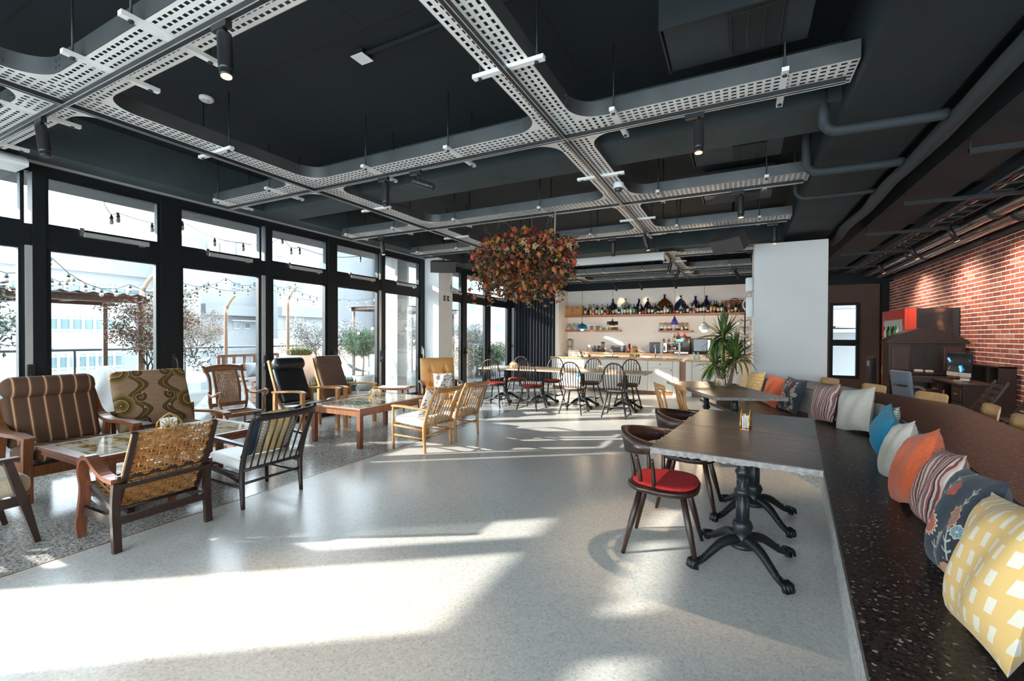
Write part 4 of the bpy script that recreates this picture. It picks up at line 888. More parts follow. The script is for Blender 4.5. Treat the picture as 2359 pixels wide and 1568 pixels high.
# mirrored S-bands: distance to a sine centre line, plus scroll eyes from wrapped cells
sn = mth('MULTIPLY', mth('SINE', mth('MULTIPLY', zz, 22.0)), .06); d1 = mth('ABSOLUTE', mth('SUBTRACT', mth('SUBTRACT', ax, .155), sn))
cz = mth('SUBTRACT', mth('FRACT', mth('MULTIPLY', mth('ADD', zz, .07), 3.5)), .5); cz = mth('MULTIPLY', cz, .2857); cx = mth('SUBTRACT', ax, .145)
rad = mth('SQRT', mth('ADD', mth('MULTIPLY', cx, cx), mth('MULTIPLY', cz, cz))); ang = mth('ARCTAN2', cz, cx); spir = mth('FRACT', mth('ADD', mth('MULTIPLY', rad, 24), mth('MULTIPLY', ang, .159)))
cx2 = mth('SUBTRACT', ax, .33); cz2 = mth('SUBTRACT', mth('FRACT', mth('MULTIPLY', mth('ADD', zz, .2), 2.6)), .5); cz2 = mth('MULTIPLY', cz2, .385); rad2 = mth('SQRT', mth('ADD', mth('MULTIPLY', cx2, cx2), mth('MULTIPLY', cz2, cz2))); spir2 = mth('FRACT', mth('MULTIPLY', rad2, 17))
rb1 = ramp(nt, [(0, (.24, .16, .05)), (.18, (.085, .04, .012)), (.5, (.13, .078, .02)), (.75, (.075, .034, .012))], 'CONSTANT')
band = mth('LESS_THAN', d1, .05); eye = mth('LESS_THAN', rad, .062); eye2 = mth('LESS_THAN', rad2, .13)
src = mth('MULTIPLY', d1, 20.0); link(nt, src, rb1.inputs[0])
rb2 = ramp(nt, [(0, (.42, .32, .13)), (.15, (.10, .048, .013)), (.6, (.085, .04, .012))], 'CONSTANT'); link(nt, spir, rb2.inputs[0]); rb3 = ramp(nt, [(0, (.42, .32, .13)), (.12, (.10, .05, .013)), (.55, (.17, .11, .025))], 'CONSTANT'); link(nt, spir2, rb3.inputs[0])
bg = nt.nodes.new('ShaderNodeTexNoise'); bg.inputs['Scale'].default_value = 6; mp2 = nt.nodes.new('ShaderNodeMapping'); mp2.inputs['Scale'].default_value = (1, 1, 30); link(nt, tc.outputs['Object'], mp2.inputs[0]); link(nt, mp2.outputs[0], bg.inputs['Vector']); rbg = ramp(nt, [(.3, (.27, .15, .09)), (.7, (.40, .25, .16))]); link(nt, bg.outputs['Fac'], rbg.inputs[0])
def mixc(f, a, b):
    m = nt.nodes.new('ShaderNodeMix'); m.data_type = 'RGBA'; link(nt, f, m.inputs[0]); link(nt, a, m.inputs[6]); link(nt, b, m.inputs[7]); return m.outputs[2]
cc = mixc(band, rbg.outputs[0], rb1.outputs[0]); cc = mixc(eye2, cc, rb3.outputs[0]); cc = mixc(eye, cc, rb2.outputs[0]); link(nt, cc, b_.inputs['Base Color']); b_.inputs['Roughness'].default_value = .95
t = thing('swirl_armchair', 'high back armchair upholstered in brown swirl pattern', 'armchair', (-5.58, 2.68, 0), -math.pi / 2)
a = math.radians(20)
ob = MB().rbox((0, 0, 0), (.72, .13, .78), .05, nu=20, nv=12).build('backrest', m_swirl, t); ob.location = (0, -.36, .64); ob.rotation_euler = (a, 0, 0)
ob = MB().rbox((0, 0, 0), (.62, .58, .13), .05).build('seat_cushion', m_swirl, t); ob.location = (0, .02, .37)
for sx in (-1, 1):
    x = sx * .385
    MB().tube([(x, .38, .50), (x, .34, .525), (x, .1, .53), (x, -.36, .50)], [.01, .014, .014, .012], w=[.075, .085, .08, .065]).build('arm', m_walnut if sx > 0 else m_teak, t)
    MB().box((x, .22, .255), (.05, .05, .51)).build('leg', m_teak, t); MB().tube([(x, -.36, .6), (x, -.34, .3), (x, -.38, 0)], .025, w=.04, side=(1, 0, 0)).build('leg', m_teak, t)
    MB().bar((x, -.34, .28), (x, .22, .28), .03, .07).build('side_rail', m_teak, t)
MB().bar((-.37, .24, .28), (.37, .24, .28), .03, .08).build('front_rail', m_teak, t)
for z in (.12, -.05, -.22):
    for sx in (-1, 1):
        p = Vector((sx * .12, -.36, .64)) + Rx(a) @ Vector((0, .068, z)); MB().rbox(p, (.02, .012, .02), .006, 8, 6).build('button', mat('button_tan', (.5, .36, .2), .6), t)
# ---- tan tufted armchair
t = thing('tufted_armchair', 'tan leather armchair with a buttoned back', 'armchair', (-4.72, 6.50, 0), face(.72, -.69))
def tuft(u, v):
    x, z = (u - .5) * .62, (v - .5) * .66; y = .055 * (1 - (2 * abs(u - .5)) ** 8) * (1 - (2 * abs(v - .5)) ** 8)
    for bx_ in (-.13, .13):
        for bz in (-.16, .09):
            d = math.hypot(x - bx_, z - bz); y -= .05 * math.exp(-(d / .035) ** 2) + .012 * math.exp(-((x - bx_) / .012) ** 2) * math.exp(-(d / .12) ** 2)
    return (x, y, z)
mb = MB(); mb.M = Matrix.Translation((0, -.32, .69)) @ Rx(math.radians(14)).to_4x4(); mb.grid(tuft, 60, 60, flip=True); mb.rbox((0, -.03, 0), (.625, .06, .665), .02); mb.build('back_cushion', m_tan, t)
for bx_ in (-.13, .13):
    for bz in (-.16, .09): p = Vector((0, -.32, .69)) + Rx(math.radians(14)) @ Vector((bx_, .006, bz)); MB().rbox(p, (.022, .012, .022), .006, 8, 6).build('button', m_tan, t)
MB().rbox((0, .05, .39), (.58, .58, .13), .05).build('seat_cushion', m_tan, t)
for sx in (-1, 1):
    x = sx * .34
    MB().tube([(x, -.3, .60), (x, .0, .60), (x, .25, .58), (x, .33, .55)], [.012, .014, .014, .012], w=.055).build('arm', m_ebony, t); MB().tube([(x, .28, .57), (x, .3, 0)], [.022, .016], 8).build('leg', m_ebony, t); MB().tube([(x, -.3, .6), (x, -.36, 0)], [.022, .016], 8).build('leg', m_ebony, t); MB().bar((x, -.3, .32), (x, .28, .32), .03, .06).build('side_rail', m_ebony, t)
throw('small floral pillow on the tan leather armchair', m_floral, (-4.60, 6.42, .60), face(.72, -.69), math.radians(20), .36, .34, .12)
# ---- cane rocking chair
t = thing('rocking_chair', 'wooden rocking chair with cane back and seat', 'rocking chair', (-5.83, 3.56, 0), -math.pi / 2 - .12)
m_cane, nt, b_, tc = nodes('cane_strand'); b_.inputs['Base Color'].default_value = (.30, .17, .085, 1); b_.inputs['Roughness'].default_value = .6
m_rock = wood('rocker_wood', (.25, .11, .05), (.16, .065, .03))
def bk(x, z):  # back surface y at height z
    return -.22 - .32 * (z - .42) + .06 * math.sin((z - .45) * 5.5)
for sx in (-1, 1):
    MB().tube([(sx * w_, bk(0, z), z) for z, w_ in ((.40, .2), (.55, .225), (.70, .215), (.85, .205), (.96, .225), (1.0, .24))], .014, w=[.03, .035, .03, .03, .035, .03], side=(1, 0, 0)).build('back_stile', m_rock, t)
    MB().tube([(sx * w_, bk(0, z), z) for z, w_ in ((.50, .135), (.70, .145), (.94, .14))], .011, w=.028, side=(1, 0, 0)).build('inner_stile', m_rock, t)
    MB().tube([(sx * .225, bk(0, .68), .68), (sx * .25, -.2, .64), (sx * .27, -.02, .645), (sx * .285, .14, .69), (sx * .285, .20, .685), (sx * .28, .215, .655), (sx * .275, .18, .635)], [.014, .016, .017, .02, .018, .014, .01], 9).build('arm', m_rock, t)
    MB().tube([(sx * .27, .16, .65), (sx * .265, .12, .56), (sx * .25, .17, .47), (sx * .22, .2, .42)], [.014, .016, .018, .016], 8).build('arm_support', m_rock, t)
    MB().tube([(sx * .21, .2, .40), (sx * .22, .22, .2), (sx * .23, .24, .08)], .016, 8).build('leg', m_rock, t); MB().tube([(sx * .19, -.2, .40), (sx * .21, -.26, .2), (sx * .22, -.3, .06)], .016, 8).build('leg', m_rock, t)
    MB().tube([(sx * .23, y, .03 + .16 * (y + .02) ** 2 ) for y in (-.62, -.45, -.3, -.1, .1, .3, .45)], .016, w=.035).build('rocker', m_rock, t)
MB().loft([[(x, bk(0, z) + d, z) for z, d in ((.92 + .02 * (1 - (x / .25) ** 2), -.012), (.92 + .02 * (1 - (x / .25) ** 2), .012), (.985 + .035 * (1 - (x / .25) ** 2), .01), (.985 + .035 * (1 - (x / .25) ** 2), -.014))] for x in [-.25 + .05 * i for i in range(11)]]).build('crest_rail', m_rock, t)
MB().bar((-.21, bk(0, .5), .50), (.21, bk(0, .5), .50), .025, .05).build('lower_rail', m_rock, t)
mb = MB()
for i in range(13): x = -.125 + .25 * i / 12; mb.tube([(x, bk(0, z), z) for z in (.52, .62, .72, .82, .94)], .001, w=.0135, side=(1, 0, 0))
for j in range(24): z = .525 + .415 * j / 23; mb.tube([(-.135, bk(0, z) + .003, z), (.135, bk(0, z) + .003, z)], .0062, w=.002)
mb.build('cane_back', m_cane, t)
mb = MB()
for i in range(20): x = -.19 + .38 * i / 19; mb.tube([(x, -.2, .415), (x, .2, .425)], .0035, 4)
for j in range(20): y = -.2 + .4 * j / 19; mb.tube([(-.19, y, .417 + .02 * (y + .2) * .5), (.19, y, .417 + .02 * (y + .2) * .5)], .0035, 4)
mb.build('cane_seat', m_cane, t)
for a_, b2_ in (((-.22, .21, .41), (.22, .21, .41)), ((-.2, -.21, .405), (.2, -.21, .405)), ((-.21, -.21, .405), (-.22, .21, .41)), ((.21, -.21, .405), (.22, .21, .41))): MB().bar(a_, b2_, .035, .045).build('seat_rail', m_rock, t)
# ---- footstool with a curved wooden top
t = thing('footstool', 'low wooden footstool with an upturned slatted top by the glass', 'footstool', (-5.86, 6.56, 0), math.atan2(.25, .65))
for y in (-.16, .16): MB().tube([(-.36, y, .455), (-.32, y, .43), (0, y, .415), (.32, y, .43), (.36, y, .455)], .014, w=.04).build('rail', m_teak, t)
MB().rbox((0, 0, .435), (.56, .30, .03), .012).build('seat', m_whiteleather, t)
for sx in (-1, 1):
    for sy in (-1, 1): MB().tube([(sx * .22, sy * .14, .41), (sx * .26, sy * .17, 0)], [.016, .011], 8).build('leg', m_teak, t)
    MB().bar((sx * .24, -.155, .2), (sx * .24, .155, .2), .02, .03).build('stretcher', m_teak, t)
# ---- beige armchair cut by the left edge
t = thing('beige_armchair', 'wooden armchair with a beige ribbed seat at the left edge', 'armchair', (-4.57, .90, 0), 0)
MB().rbox((0, .02, .40), (.56, .62, .14), .06, nu=20, nv=12).build('seat_cushion', m_beigef, t); MB().rbox((0, -.32, .66), (.54, .13, .5), .05, R=Rx(math.radians(18))).build('back_cushion', m_beigef, t)
for sx in (-1, 1):
    x = sx * .31
    MB().tube([(sx * .3, .34, 0), (x, .27, .3), (x, .2, .58)], [.015, .024, .02], w=[.035, .05, .045], side=(1, 0, 0)).build('leg', m_walnut, t); MB().tube([(sx * .3, -.42, 0), (x, -.34, .3), (x, -.28, .56)], [.015, .024, .018], w=[.035, .05, .04], side=(1, 0, 0)).build('leg', m_walnut, t)
    MB().tube([(x, .25, .595), (x, .0, .595), (x, -.35, .55)], .011, w=[.06, .055, .045]).build('arm', m_walnut, t); MB().bar((x, -.33, .29), (x, .28, .31), .025, .06).build('side_rail', m_walnut, t)
for y, z in ((.29, .31), (-.3, .28)): MB().bar((-.3, y, z), (.3, y, z), .03, .05).build('rail', m_walnut, t)
# ================================================================ CONCRETE BENCH, CUSHIONS, RIGHT SIDE
BI = [(.24, 8.28), (1.33, 5.75), (1.03, 2.53), (.82, .28)]
BO = [(.95, 8.28), (1.97, 5.95), (1.82, 4.3), (1.45, .28)]
BS = [(-.55, 7.78), (.67, 5.0), (.435, 2.53), (.22, .28)]
t = thing('concrete_bench', 'long angled dark concrete bench with a bar top behind it', 'bench', (.7, 5, 0))
def bp(mb): mb.M = Matrix.Translation((-.7, -5, 0)); return mb
def inset(P, dx): return [(x + dx, y) for x, y in P]
bp(MB()).prism(BS + BI[::-1], .385, .43).build('seat', m_bench, t)
bp(MB()).prism(inset(BS, .035)[:1] + inset(BS, .03)[1:] + inset(BI, .1)[::-1], 0.0, .384).build('base', m_bcon, t)
bp(MB()).prism(BI + [(x + .16, y) for x, y in BI[::-1]], .431, .70).build('back', m_bcon, t)
bp(MB()).prism([(x - .012, y) for x, y in BI] + BO[::-1], .701, .738).build('bar_slab', m_bcon, t)
bp(MB()).prism([(x - .008, y) for x, y in BI] + [(x - .004, y) for x, y in BO[::-1]], .7385, .75).build('bar_top', m_bench, t)
# ---- cushion prints
def pillowmat(name, base):
    m, nt, b, tc = nodes(name); b.inputs['Roughness'].default_value = .95; b.inputs['Sheen Weight'].default_value = .15
    sp = nt.nodes.new('ShaderNodeSeparateXYZ'); link(nt, tc.outputs['Object'], sp.inputs[0]); return m, nt, b, tc, sp
def motif_mat(name, base, motifs, vines):
    m, nt, b, tc, sp = pillowmat(name, base); col = None
    def M_(op, a, b_=None):
        n = nt.nodes.new('ShaderNodeMath'); n.operation = op
        for i, q in enumerate((a, b_)):
            if q is None: continue
            if isinstance(q, (int, float)): n.inputs[i].default_value = q
            else: link(nt, q, n.inputs[i])
        return n.outputs[0]
    nz = nt.nodes.new('ShaderNodeTexNoise'); nz.inputs['Scale'].default_value = 90; link(nt, tc.outputs['Object'], nz.inputs['Vector'])
    r = ramp(nt, [(.35, tuple(c * .8 for c in base)), (.65, tuple(c * 1.2 for c in base))]); link(nt, nz.outputs['Fac'], r.inputs[0]); cur = r.outputs[0]
    X, Z = sp.outputs[0], sp.outputs[2]
    def mix(f, c):
        nonlocal cur
        q = nt.nodes.new('ShaderNodeMix'); q.data_type = 'RGBA'; link(nt, f, q.inputs[0]); link(nt, cur, q.inputs[6]); q.inputs[7].default_value = (*c, 1); cur = q.outputs[2]
    for (ox, fz, amp, ph, c, z0, z1) in vines:
        d = M_('ABSOLUTE', M_('SUBTRACT', M_('SUBTRACT', X, ox), M_('MULTIPLY', M_('SINE', M_('ADD', M_('MULTIPLY', Z, fz), ph)), amp)))
        f = M_('MULTIPLY', M_('LESS_THAN', d, .0035), M_('MULTIPLY', M_('GREATER_THAN', Z, z0), M_('LESS_THAN', Z, z1))); mix(f, c)
        lf = M_('MULTIPLY', M_('LESS_THAN', d, .02), M_('LESS_THAN', M_('FRACT', M_('MULTIPLY', M_('ADD', Z, M_('MULTIPLY', d, -.8)), 26)), .22)); mix(M_('MULTIPLY', lf, M_('MULTIPLY', M_('GREATER_THAN', Z, z0), M_('LESS_THAN', Z, z1))), c)
    for (cx, cz, rr, npet, c1, c2) in motifs:
        dx, dz = M_('SUBTRACT', X, cx), M_('SUBTRACT', Z, cz); rad = M_('SQRT', M_('ADD', M_('MULTIPLY', dx, dx), M_('MULTIPLY', dz, dz))); an = M_('ARCTAN2', dz, dx)
        edge = M_('MULTIPLY', M_('ADD', M_('MULTIPLY', M_('COSINE', M_('MULTIPLY', an, npet)), .1), .9), rr)
        mix(M_('LESS_THAN', rad, edge), c1); mix(M_('LESS_THAN', rad, M_('MULTIPLY', edge, .84)), c2)
        mix(M_('MULTIPLY', M_('LESS_THAN', rad, M_('MULTIPLY', edge, .8)), M_('LESS_THAN', M_('ABSOLUTE', M_('SINE', M_('MULTIPLY', an, npet / 2))), .16)), c1); mix(M_('LESS_THAN', rad, rr * .16), c1)
    link(nt, cur, b.inputs['Base Color']); return m
cr, bl, orr, pn = (.62, .5, .36), (.12, .27, .33), (.42, .06, .04), (.55, .28, .16)
m_emb = motif_mat('navy_embroidered', (.028, .036, .05), [(.06, -.02, .062, 16, cr, orr), (-.05, -.06, .04, 10, cr, bl), (.17, .05, .026, 8, pn, orr), (-.1, .06, .05, 9, pn, (.3, .12, .08)), (-.16, .02, .03, 8, cr, bl), (.0, .15, .035, 5, orr, orr), (-.06, -.13, .02, 6, orr, pn), (.12, -.15, .02, 6, orr, pn), (-.14, -.14, .03, 3, pn, pn), (-.09, -.17, .026, 3, pn, pn)],
    [(.17, 9, .02, 0, (.45, .48, .42), -.2, .04), (.1, 14, .03, 1, (.45, .48, .42), .08, .2), (-.02, 12, .03, 2, (.45, .48, .42), -.2, -.08), (-.14, 10, .03, .5, (.45, .48, .42), -.1, .19)])
def dash_mat(name, base, c, w, h, dia):
    m, nt, b, tc, sp = pillowmat(name, base)
    mp = nt.nodes.new('ShaderNodeMapping'); mp.inputs['Rotation'].default_value = (math.pi / 2, 0, 0); link(nt, tc.outputs['Object'], mp.inputs[0])
    bk = nt.nodes.new('ShaderNodeTexBrick'); bk.inputs['Scale'].default_value = 1; bk.inputs['Brick Width'].default_value = w; bk.inputs['Row Height'].default_value = h; bk.inputs['Mortar Size'].default_value = dia; bk.inputs['Mortar Smooth'].default_value = 0
    for k, q in (('Color1', c), ('Color2', c), ('Mortar', base)): bk.inputs[k].default_value = (*q, 1)
    link(nt, mp.outputs[0], bk.inputs['Vector']); link(nt, bk.outputs['Color'], b.inputs['Base Color']); return m
yb = (.74, .47, .17)
m_ydash = dash_mat('yellow_dashes', yb, (.74, .66, .53), .046, .075, .014); m_ydots = dash_mat('yellow_dots', yb, (.74, .68, .56), .06, .05, .017)
m_cream2 = fabric('cream_linen', (.60, .54, .46), .08); m_orange = fabric('rust_orange_linen', (.58, .105, .035), .12); m_teal = fabric('teal_corduroy', (.015, .22, .36), .15)
m_zig = stripes('blue_white_zigzag', [(0, (.6, .58, .52)), (.5, (.1, .16, .2)), (.75, (.6, .58, .52))], 2, 45, .05)
m_str = stripes('multicolour_striped_weave', [(0, (.5, .36, .30)), (.1, (.2, .05, .04)), (.22, (.55, .45, .38)), (.34, (.03, .03, .04)), (.44, (.38, .10, .07)), (.56, (.62, .52, .46)), (.66, (.14, .11, .14)), (.76, (.35, .12, .1)), (.88, (.6, .5, .45))], 0, 13, .05)
def onback(px, py, seg, off):
    a, b = Vector(BI[seg]), Vector(BI[seg + 1]); d = (b - a).normalized(); n = Vector((d.y, -d.x))
    if n.x > 0: n = -n
    q = a + n * off; r = ray(px, py); tt = (q.x * n.x + q.y * n.y) / (r.x * n.x + r.y * n.y)
    return Vector((0, 0, CH)) + r * tt, n
for lab, mm, px, py, seg, roll, w, off, th in (
    ('yellow pillow with white dots next to the pillar', m_ydots, 1738, 908, 0, .06, .46, .13, .15), ('rust orange pillow beside the yellow dotted one', m_orange, 1781, 916, 0, -.12, .44, .15, .16),
    ('navy embroidered pillow on the far wing of the bench', m_emb, 1824, 926, 0, -.06, .46, .16, .16), ('red and grey striped pillow on the far wing of the bench', m_str, 1897, 949, 0, .12, .45, .15, .16),
    ('large cream pillow beside the teal one', m_cream2, 1969, 963, 0, .20, .47, .17, .18), ('teal pillow in the bend of the bench', m_teal, 2036, 988, 1, -.3, .36, .14, .15),
    ('blue and white zigzag pillow half hidden by the cream ones', m_zig, 2040, 1022, 1, .1, .42, .11, .10), ('cream pillow on the near wing beside the orange one', m_cream2, 2066, 1043, 1, .22, .42, .17, .14), ('rust orange pillow on the near wing of the bench', m_orange, 2108, 1078, 1, .30, .45, .18, .17),
    ('striped pillow on the near wing beside the orange one', m_str, 2161, 1125, 1, .1, .42, .14, .15), ('large navy embroidered pillow on the near wing', m_emb, 2223, 1211, 2, .12, .46, .19, .16), ('large yellow pillow with white dashes at the near end', m_ydash, 2300, 1330, 2, .16, .48, .22, .17)):
    p, n = onback(px, py, seg, off); p.z = max(p.z, .43 + w * .48)
    throw(lab, mm, p, face(n.x, n.y), math.radians(16), w, w, th, roll, 'pillows on the concrete bench')
# ---- ply chairs behind the bar top
def ply_chair(label, c, rz):
    t = thing('ply_chair', label, 'chair', (c[0], c[1], 0), rz, 'ply chairs behind the bar top')
    MB().rbox((0, 0, .45), (.38, .38, .014), .007).build('seat', m_ply, t)
    rings = []
    for i in range(13):
        u = i / 12 * 2 - 1; e = max(0, abs(u) - .8) / .2; hh = .085 * (1 - .22 * e * e); y = -.21 + .035 * u * u; rings.append([(u * .20, y - .006, .74 - hh), (u * .20, y + .006, .74 - hh), (u * .20, y - .016, .74 + hh), (u * .20, y - .028, .74 + hh)])
    MB().loft(rings).build('backrest', m_ply, t)
    for sx in (-1, 1):
        MB().tube([(sx * .15, -.17, .44), (sx * .16, -.19, .6), (sx * .16, -.215, .72)], .011, 8).build('back_post', m_iron, t)
        for sy in (-1, 1): MB().tube([(sx * .15, sy * .15, .445), (sx * .19, sy * .2, 0)], .011, 8).build('leg', m_iron, t)
for i, (px, py, seg) in enumerate(((1915, 876, 0), (2017, 889, 0), (2150, 908, 0), (2290, 944, 1), (2365, 975, 1))):
    a, b = Vector(BO[seg]), Vector(BO[seg + 1]); d = (b - a).normalized(); n = Vector((-d.y, d.x));
    if n.x < 0: n = -n
    q = a + n * .10; r = ray(px, py); tt = (q.x * n.x + q.y * n.y) / (r.x * n.x + r.y * n.y); p = Vector((r.x, r.y)) * tt
    c = p - n * .215 * 0 - n * .0
    ply_chair(ORD[i] + ' blond ply chair back from the pillar behind the bar top', p - n * .215, face(-n.x, -n.y))
# ---- vending machine
t = thing('vending_machine', 'red drinks vending machine against the brick wall', 'vending machine', (2.69, 10.45, 0))
m_vred = mat('vending_red', (.62, .045, .02), .35, coat=.3)
MB().bx(.05, .74, .0, 1.42, 0, 1.95).build('cabinet', mat('vending_dark', (.02, .02, .022), .5), t)
MB().bx(0, .05, 0, 1.42, 0, 1.95).build('front_door', m_vred, t); MB().bx(0.05, .16, -.012, 0, 0, 1.95).build('side_trim', m_vred, t)
m_ad, nt, b_, tc = nodes('advert_panel'); mp = nt.nodes.new('ShaderNodeMapping'); link(nt, tc.outputs['Object'], mp.inputs[0]); gr = nt.nodes.new('ShaderNodeTexNoise'); gr.inputs['Scale'].default_value = 2.6; link(nt, mp.outputs[0], gr.inputs['Vector']); r = ramp(nt, [(.40, (.008, .008, .01)), (.52, (.03, .02, .015)), (.60, (.22, .10, .06)), (.7, (.34, .17, .11))]); link(nt, gr.outputs['Fac'], r.inputs[0]); link(nt, r.outputs[0], b_.inputs['Base Color']); b_.inputs['Roughness'].default_value = .4
MB().bx(.16, .64, -.008, 0, .3, 1.94).build('poster_panel', m_ad, t)
MB().bx(-.004, 0, .14, 1.28, .62, 1.76).build('display_window', mat('display_pale', (.55, .6, .6), .3), t)
for r_ in range(3):
    MB().bx(-.03, -.004, .16, 1.26, .66 + r_ * .37, .68 + r_ * .37).build('shelf_strip', m_white, t)
    for k in range(7):
        c = random.choice(((.03, .25, .08), (.55, .06, .03), (.1, .35, .12), (.6, .6, .55), (.02, .02, .02), (.65, .5, .1))); MB().lathe([(.03, 0), (.034, .02), (.034, .13), (.015, .18), (.012, .22)], 8, (-.03, .25 + k * .15, .68 + r_ * .37)).build('bottle_dummy', mat('drink_%d%d%d' % tuple(int(x * 99) for x in c), c, .25), t)
    for k in range(9): MB().bx(-.034, -.03, .2 + k * .115, .25 + k * .115, .662 + r_ * .37, .678 + r_ * .37).build('button', mat('vend_button', (.03, .03, .05), .3), t)
MB().bx(-.004, 0, .2, 1.2, .3, .55).build('sticker', mat('sticker_yellow', (.7, .5, .12), .4), t); MB().bx(-.004, 0, .2, 1.2, .06, .2).build('pickup_slot', m_black, t)
# ---- pump organ
m_org = wood('organ_wood', (.035, .014, .008), (.017, .008, .005), .4); m_orgd = mat('organ_dark', (.012, .007, .005), .5)
t = thing('pump_organ', 'dark antique pump organ with an arched top', 'organ', (2.86, 10.0, 0))
MB().bx(-.5, .5, -.02, .38, 0, 1.36).build('case', m_org, t, bevel=.006)
pl = [(-.52, 1.36)] + [(-.52 + 1.04 * i / 14, 1.38 + .20 * math.sin(math.pi * i / 14)) for i in range(15)] + [(.52, 1.36)]
mb = MB(); mb.M = Matrix.Rotation(math.pi / 2, 4, 'X'); mb.prism(pl, -.36, .05); mb.build('crest', m_org, t)
MB().bx(-.54, .54, -.06, .36, 1.32, 1.36).build('cornice', m_org, t, bevel=.006)
for x0, x1 in ((-.46, -.22), (.22, .46)): MB().bx(x0, x1, -.035, -.02, .86, 1.26).build('door_panel', wood('organ_panel', (.06, .022, .011), (.035, .013, .007)), t, bevel=.008)
MB().bx(-.2, .2, -.028, -.02, .84, 1.3).build('fret_back', m_orgd, t)
for k in range(12): MB().bx(-.19 + k * .034, -.18 + k * .034, -.038, -.028, .86, 1.28).build('fret_bar', m_org, t)
MB().bx(-.5, .5, -.38, -.02, .68, .78).build('keyboard_shelf', m_org, t, bevel=.006)
for sx in (-1, 1): MB().bx(sx * .45 - .03, sx * .45 + .03, -.37, -.31, 0, .68).build('leg', m_org, t)
MB().bx(-.3, .3, -.2, -.04, .82, .83).build('music_ledge', m_org, t)
tag(MB().rbox((2.72, 9.84, .86), (.12, .08, .05), .02).rbox((2.86, 9.85, .855), (.11, .08, .045), .02).build('folded_cloth', fabric('pale_cloth', (.5, .42, .34))), 'crumpled pale cloth on the organ ledge', 'cloth')
# ---- desk with computer
t = thing('writing_desk', 'dark wooden writing desk along the brick wall', 'desk', (3.13, 9.2, 0))
MB().bx(-.3, .3, -.62, .62, .73, .76).build('desktop', m_org, t, bevel=.005)
for y0 in (-.6, .22): MB().bx(-.26, .28, y0, y0 + .38, 0, .73).build('pedestal', m_org, t)
for y0 in (-.6, .22):
    for k in range(3): d = MB().bx(-.275, -.26, y0 + .03, y0 + .35, .06 + k * .22, .26 + k * .22).build('drawer', wood('organ_panel', (.06, .022, .011), (.035, .013, .007)), t, bevel=.004); MB().bx(-.29, -.275, y0 + .16, y0 + .22, .15 + k * .22, .17 + k * .22).build('pull', m_gold, d)
mb = MB(); mb.bx(.1, .28, -.62, -.6, .76, 1.02); mb.bx(.1, .28, -.3, -.28, .76, 1.0); mb.bx(.1, .28, .3, .32, .76, 1.0); mb.bx(.1, .28, -.62, .32, 1.0, 1.02); mb.bx(.26, .28, -.6, .3, .76, 1.0); mb.build('hutch', m_org, t)
tag(MB().bx(3.05, 3.13, 9.62, 9.72, .76, 1.0).bx(3.04, 3.14, 9.61, 9.73, 1.0, 1.015).build('wooden_box', m_teak), 'small carved wooden box standing on the desk', 'box')
t = thing('desktop_computer', 'all in one computer with a silver chin on the desk', 'computer', (3.0, 9.12, .76), face(-.97, -.25))
MB().rbox((0, .0, .255), (.49, .02, .36), .008).build('screen_housing', m_black, t); MB().bx(-.244, .244, .0105, .012, .075, .135).build('chin', m_alu, t)
m_scr, nt, b_, tc = nodes('dark_screen_flare'); sp = nt.nodes.new('ShaderNodeTexWave'); sp.wave_type = 'RINGS'; mp = nt.nodes.new('ShaderNodeMapping'); mp.inputs['Location'].default_value = (0, 0, -.27); mp.inputs['Scale'].default_value = (1, 1, 1); link(nt, tc.outputs['Object'], mp.inputs[0])
v = nt.nodes.new('ShaderNodeTexNoise'); v.inputs['Scale'].default_value = 9; link(nt, mp.outputs[0], v.inputs['Vector']); r = ramp(nt, [(.60, (.002, .003, .005)), (.66, (.02, .12, .3)), (.72, (.1, .45, .55))]); link(nt, v.outputs['Fac'], r.inputs[0]); link(nt, r.outputs[0], b_.inputs['Emission Color']); b_.inputs['Emission Strength'].default_value = .8; b_.inputs['Base Color'].default_value = (.004, .004, .005, 1); b_.inputs['Roughness'].default_value = .1
MB().bx(-.235, .235, .0105, .0115, .14, .43).build('screen', m_scr, t); MB().lathe([(.001, 0), (.009, .001), (.009, .002)], 10).build('chin_logo', m_black, t, loc=(0, .0125, .105), rot=(-math.pi / 2, 0, 0))
mb = MB(); mb.tube([(0, -.01, .15), (0, -.06, .1), (0, -.07, .01), (0, .02, .006)], .006, w=.18); mb.build('stand', m_alu, t)
# ---- blue upholstered desk chair
t = thing('desk_chair', 'grey blue upholstered chair with curved wooden arms', 'chair', (2.42, 8.75, 0), face(.9, .3))
MB().rbox((0, 0, .44), (.48, .46, .08), .03).build('seat', fabric('grey_blue', (.17, .22, .28)), t); MB().rbox((0, -.22, .70), (.42, .05, .44), .03, R=Rx(.12)).build('backrest', fabric('grey_blue', (.17, .22, .28)), t)
MB().tube([(.27 * math.cos(a), -.02 + .25 * math.sin(a), .66 if math.sin(a) > -.3 else .7) for a in [math.radians(30 - 240 * i / 16) for i in range(17)]], .016, w=.04).build('arm_rail', m_org, t)
for sx in (-1, 1):
    for sy in (-1, 1): MB().tube([(sx * .2, sy * .19, .66 if sy > 0 else .44), (sx * .22, sy * .2, 0)], [.016, .012], 8).build('leg', m_org, t)
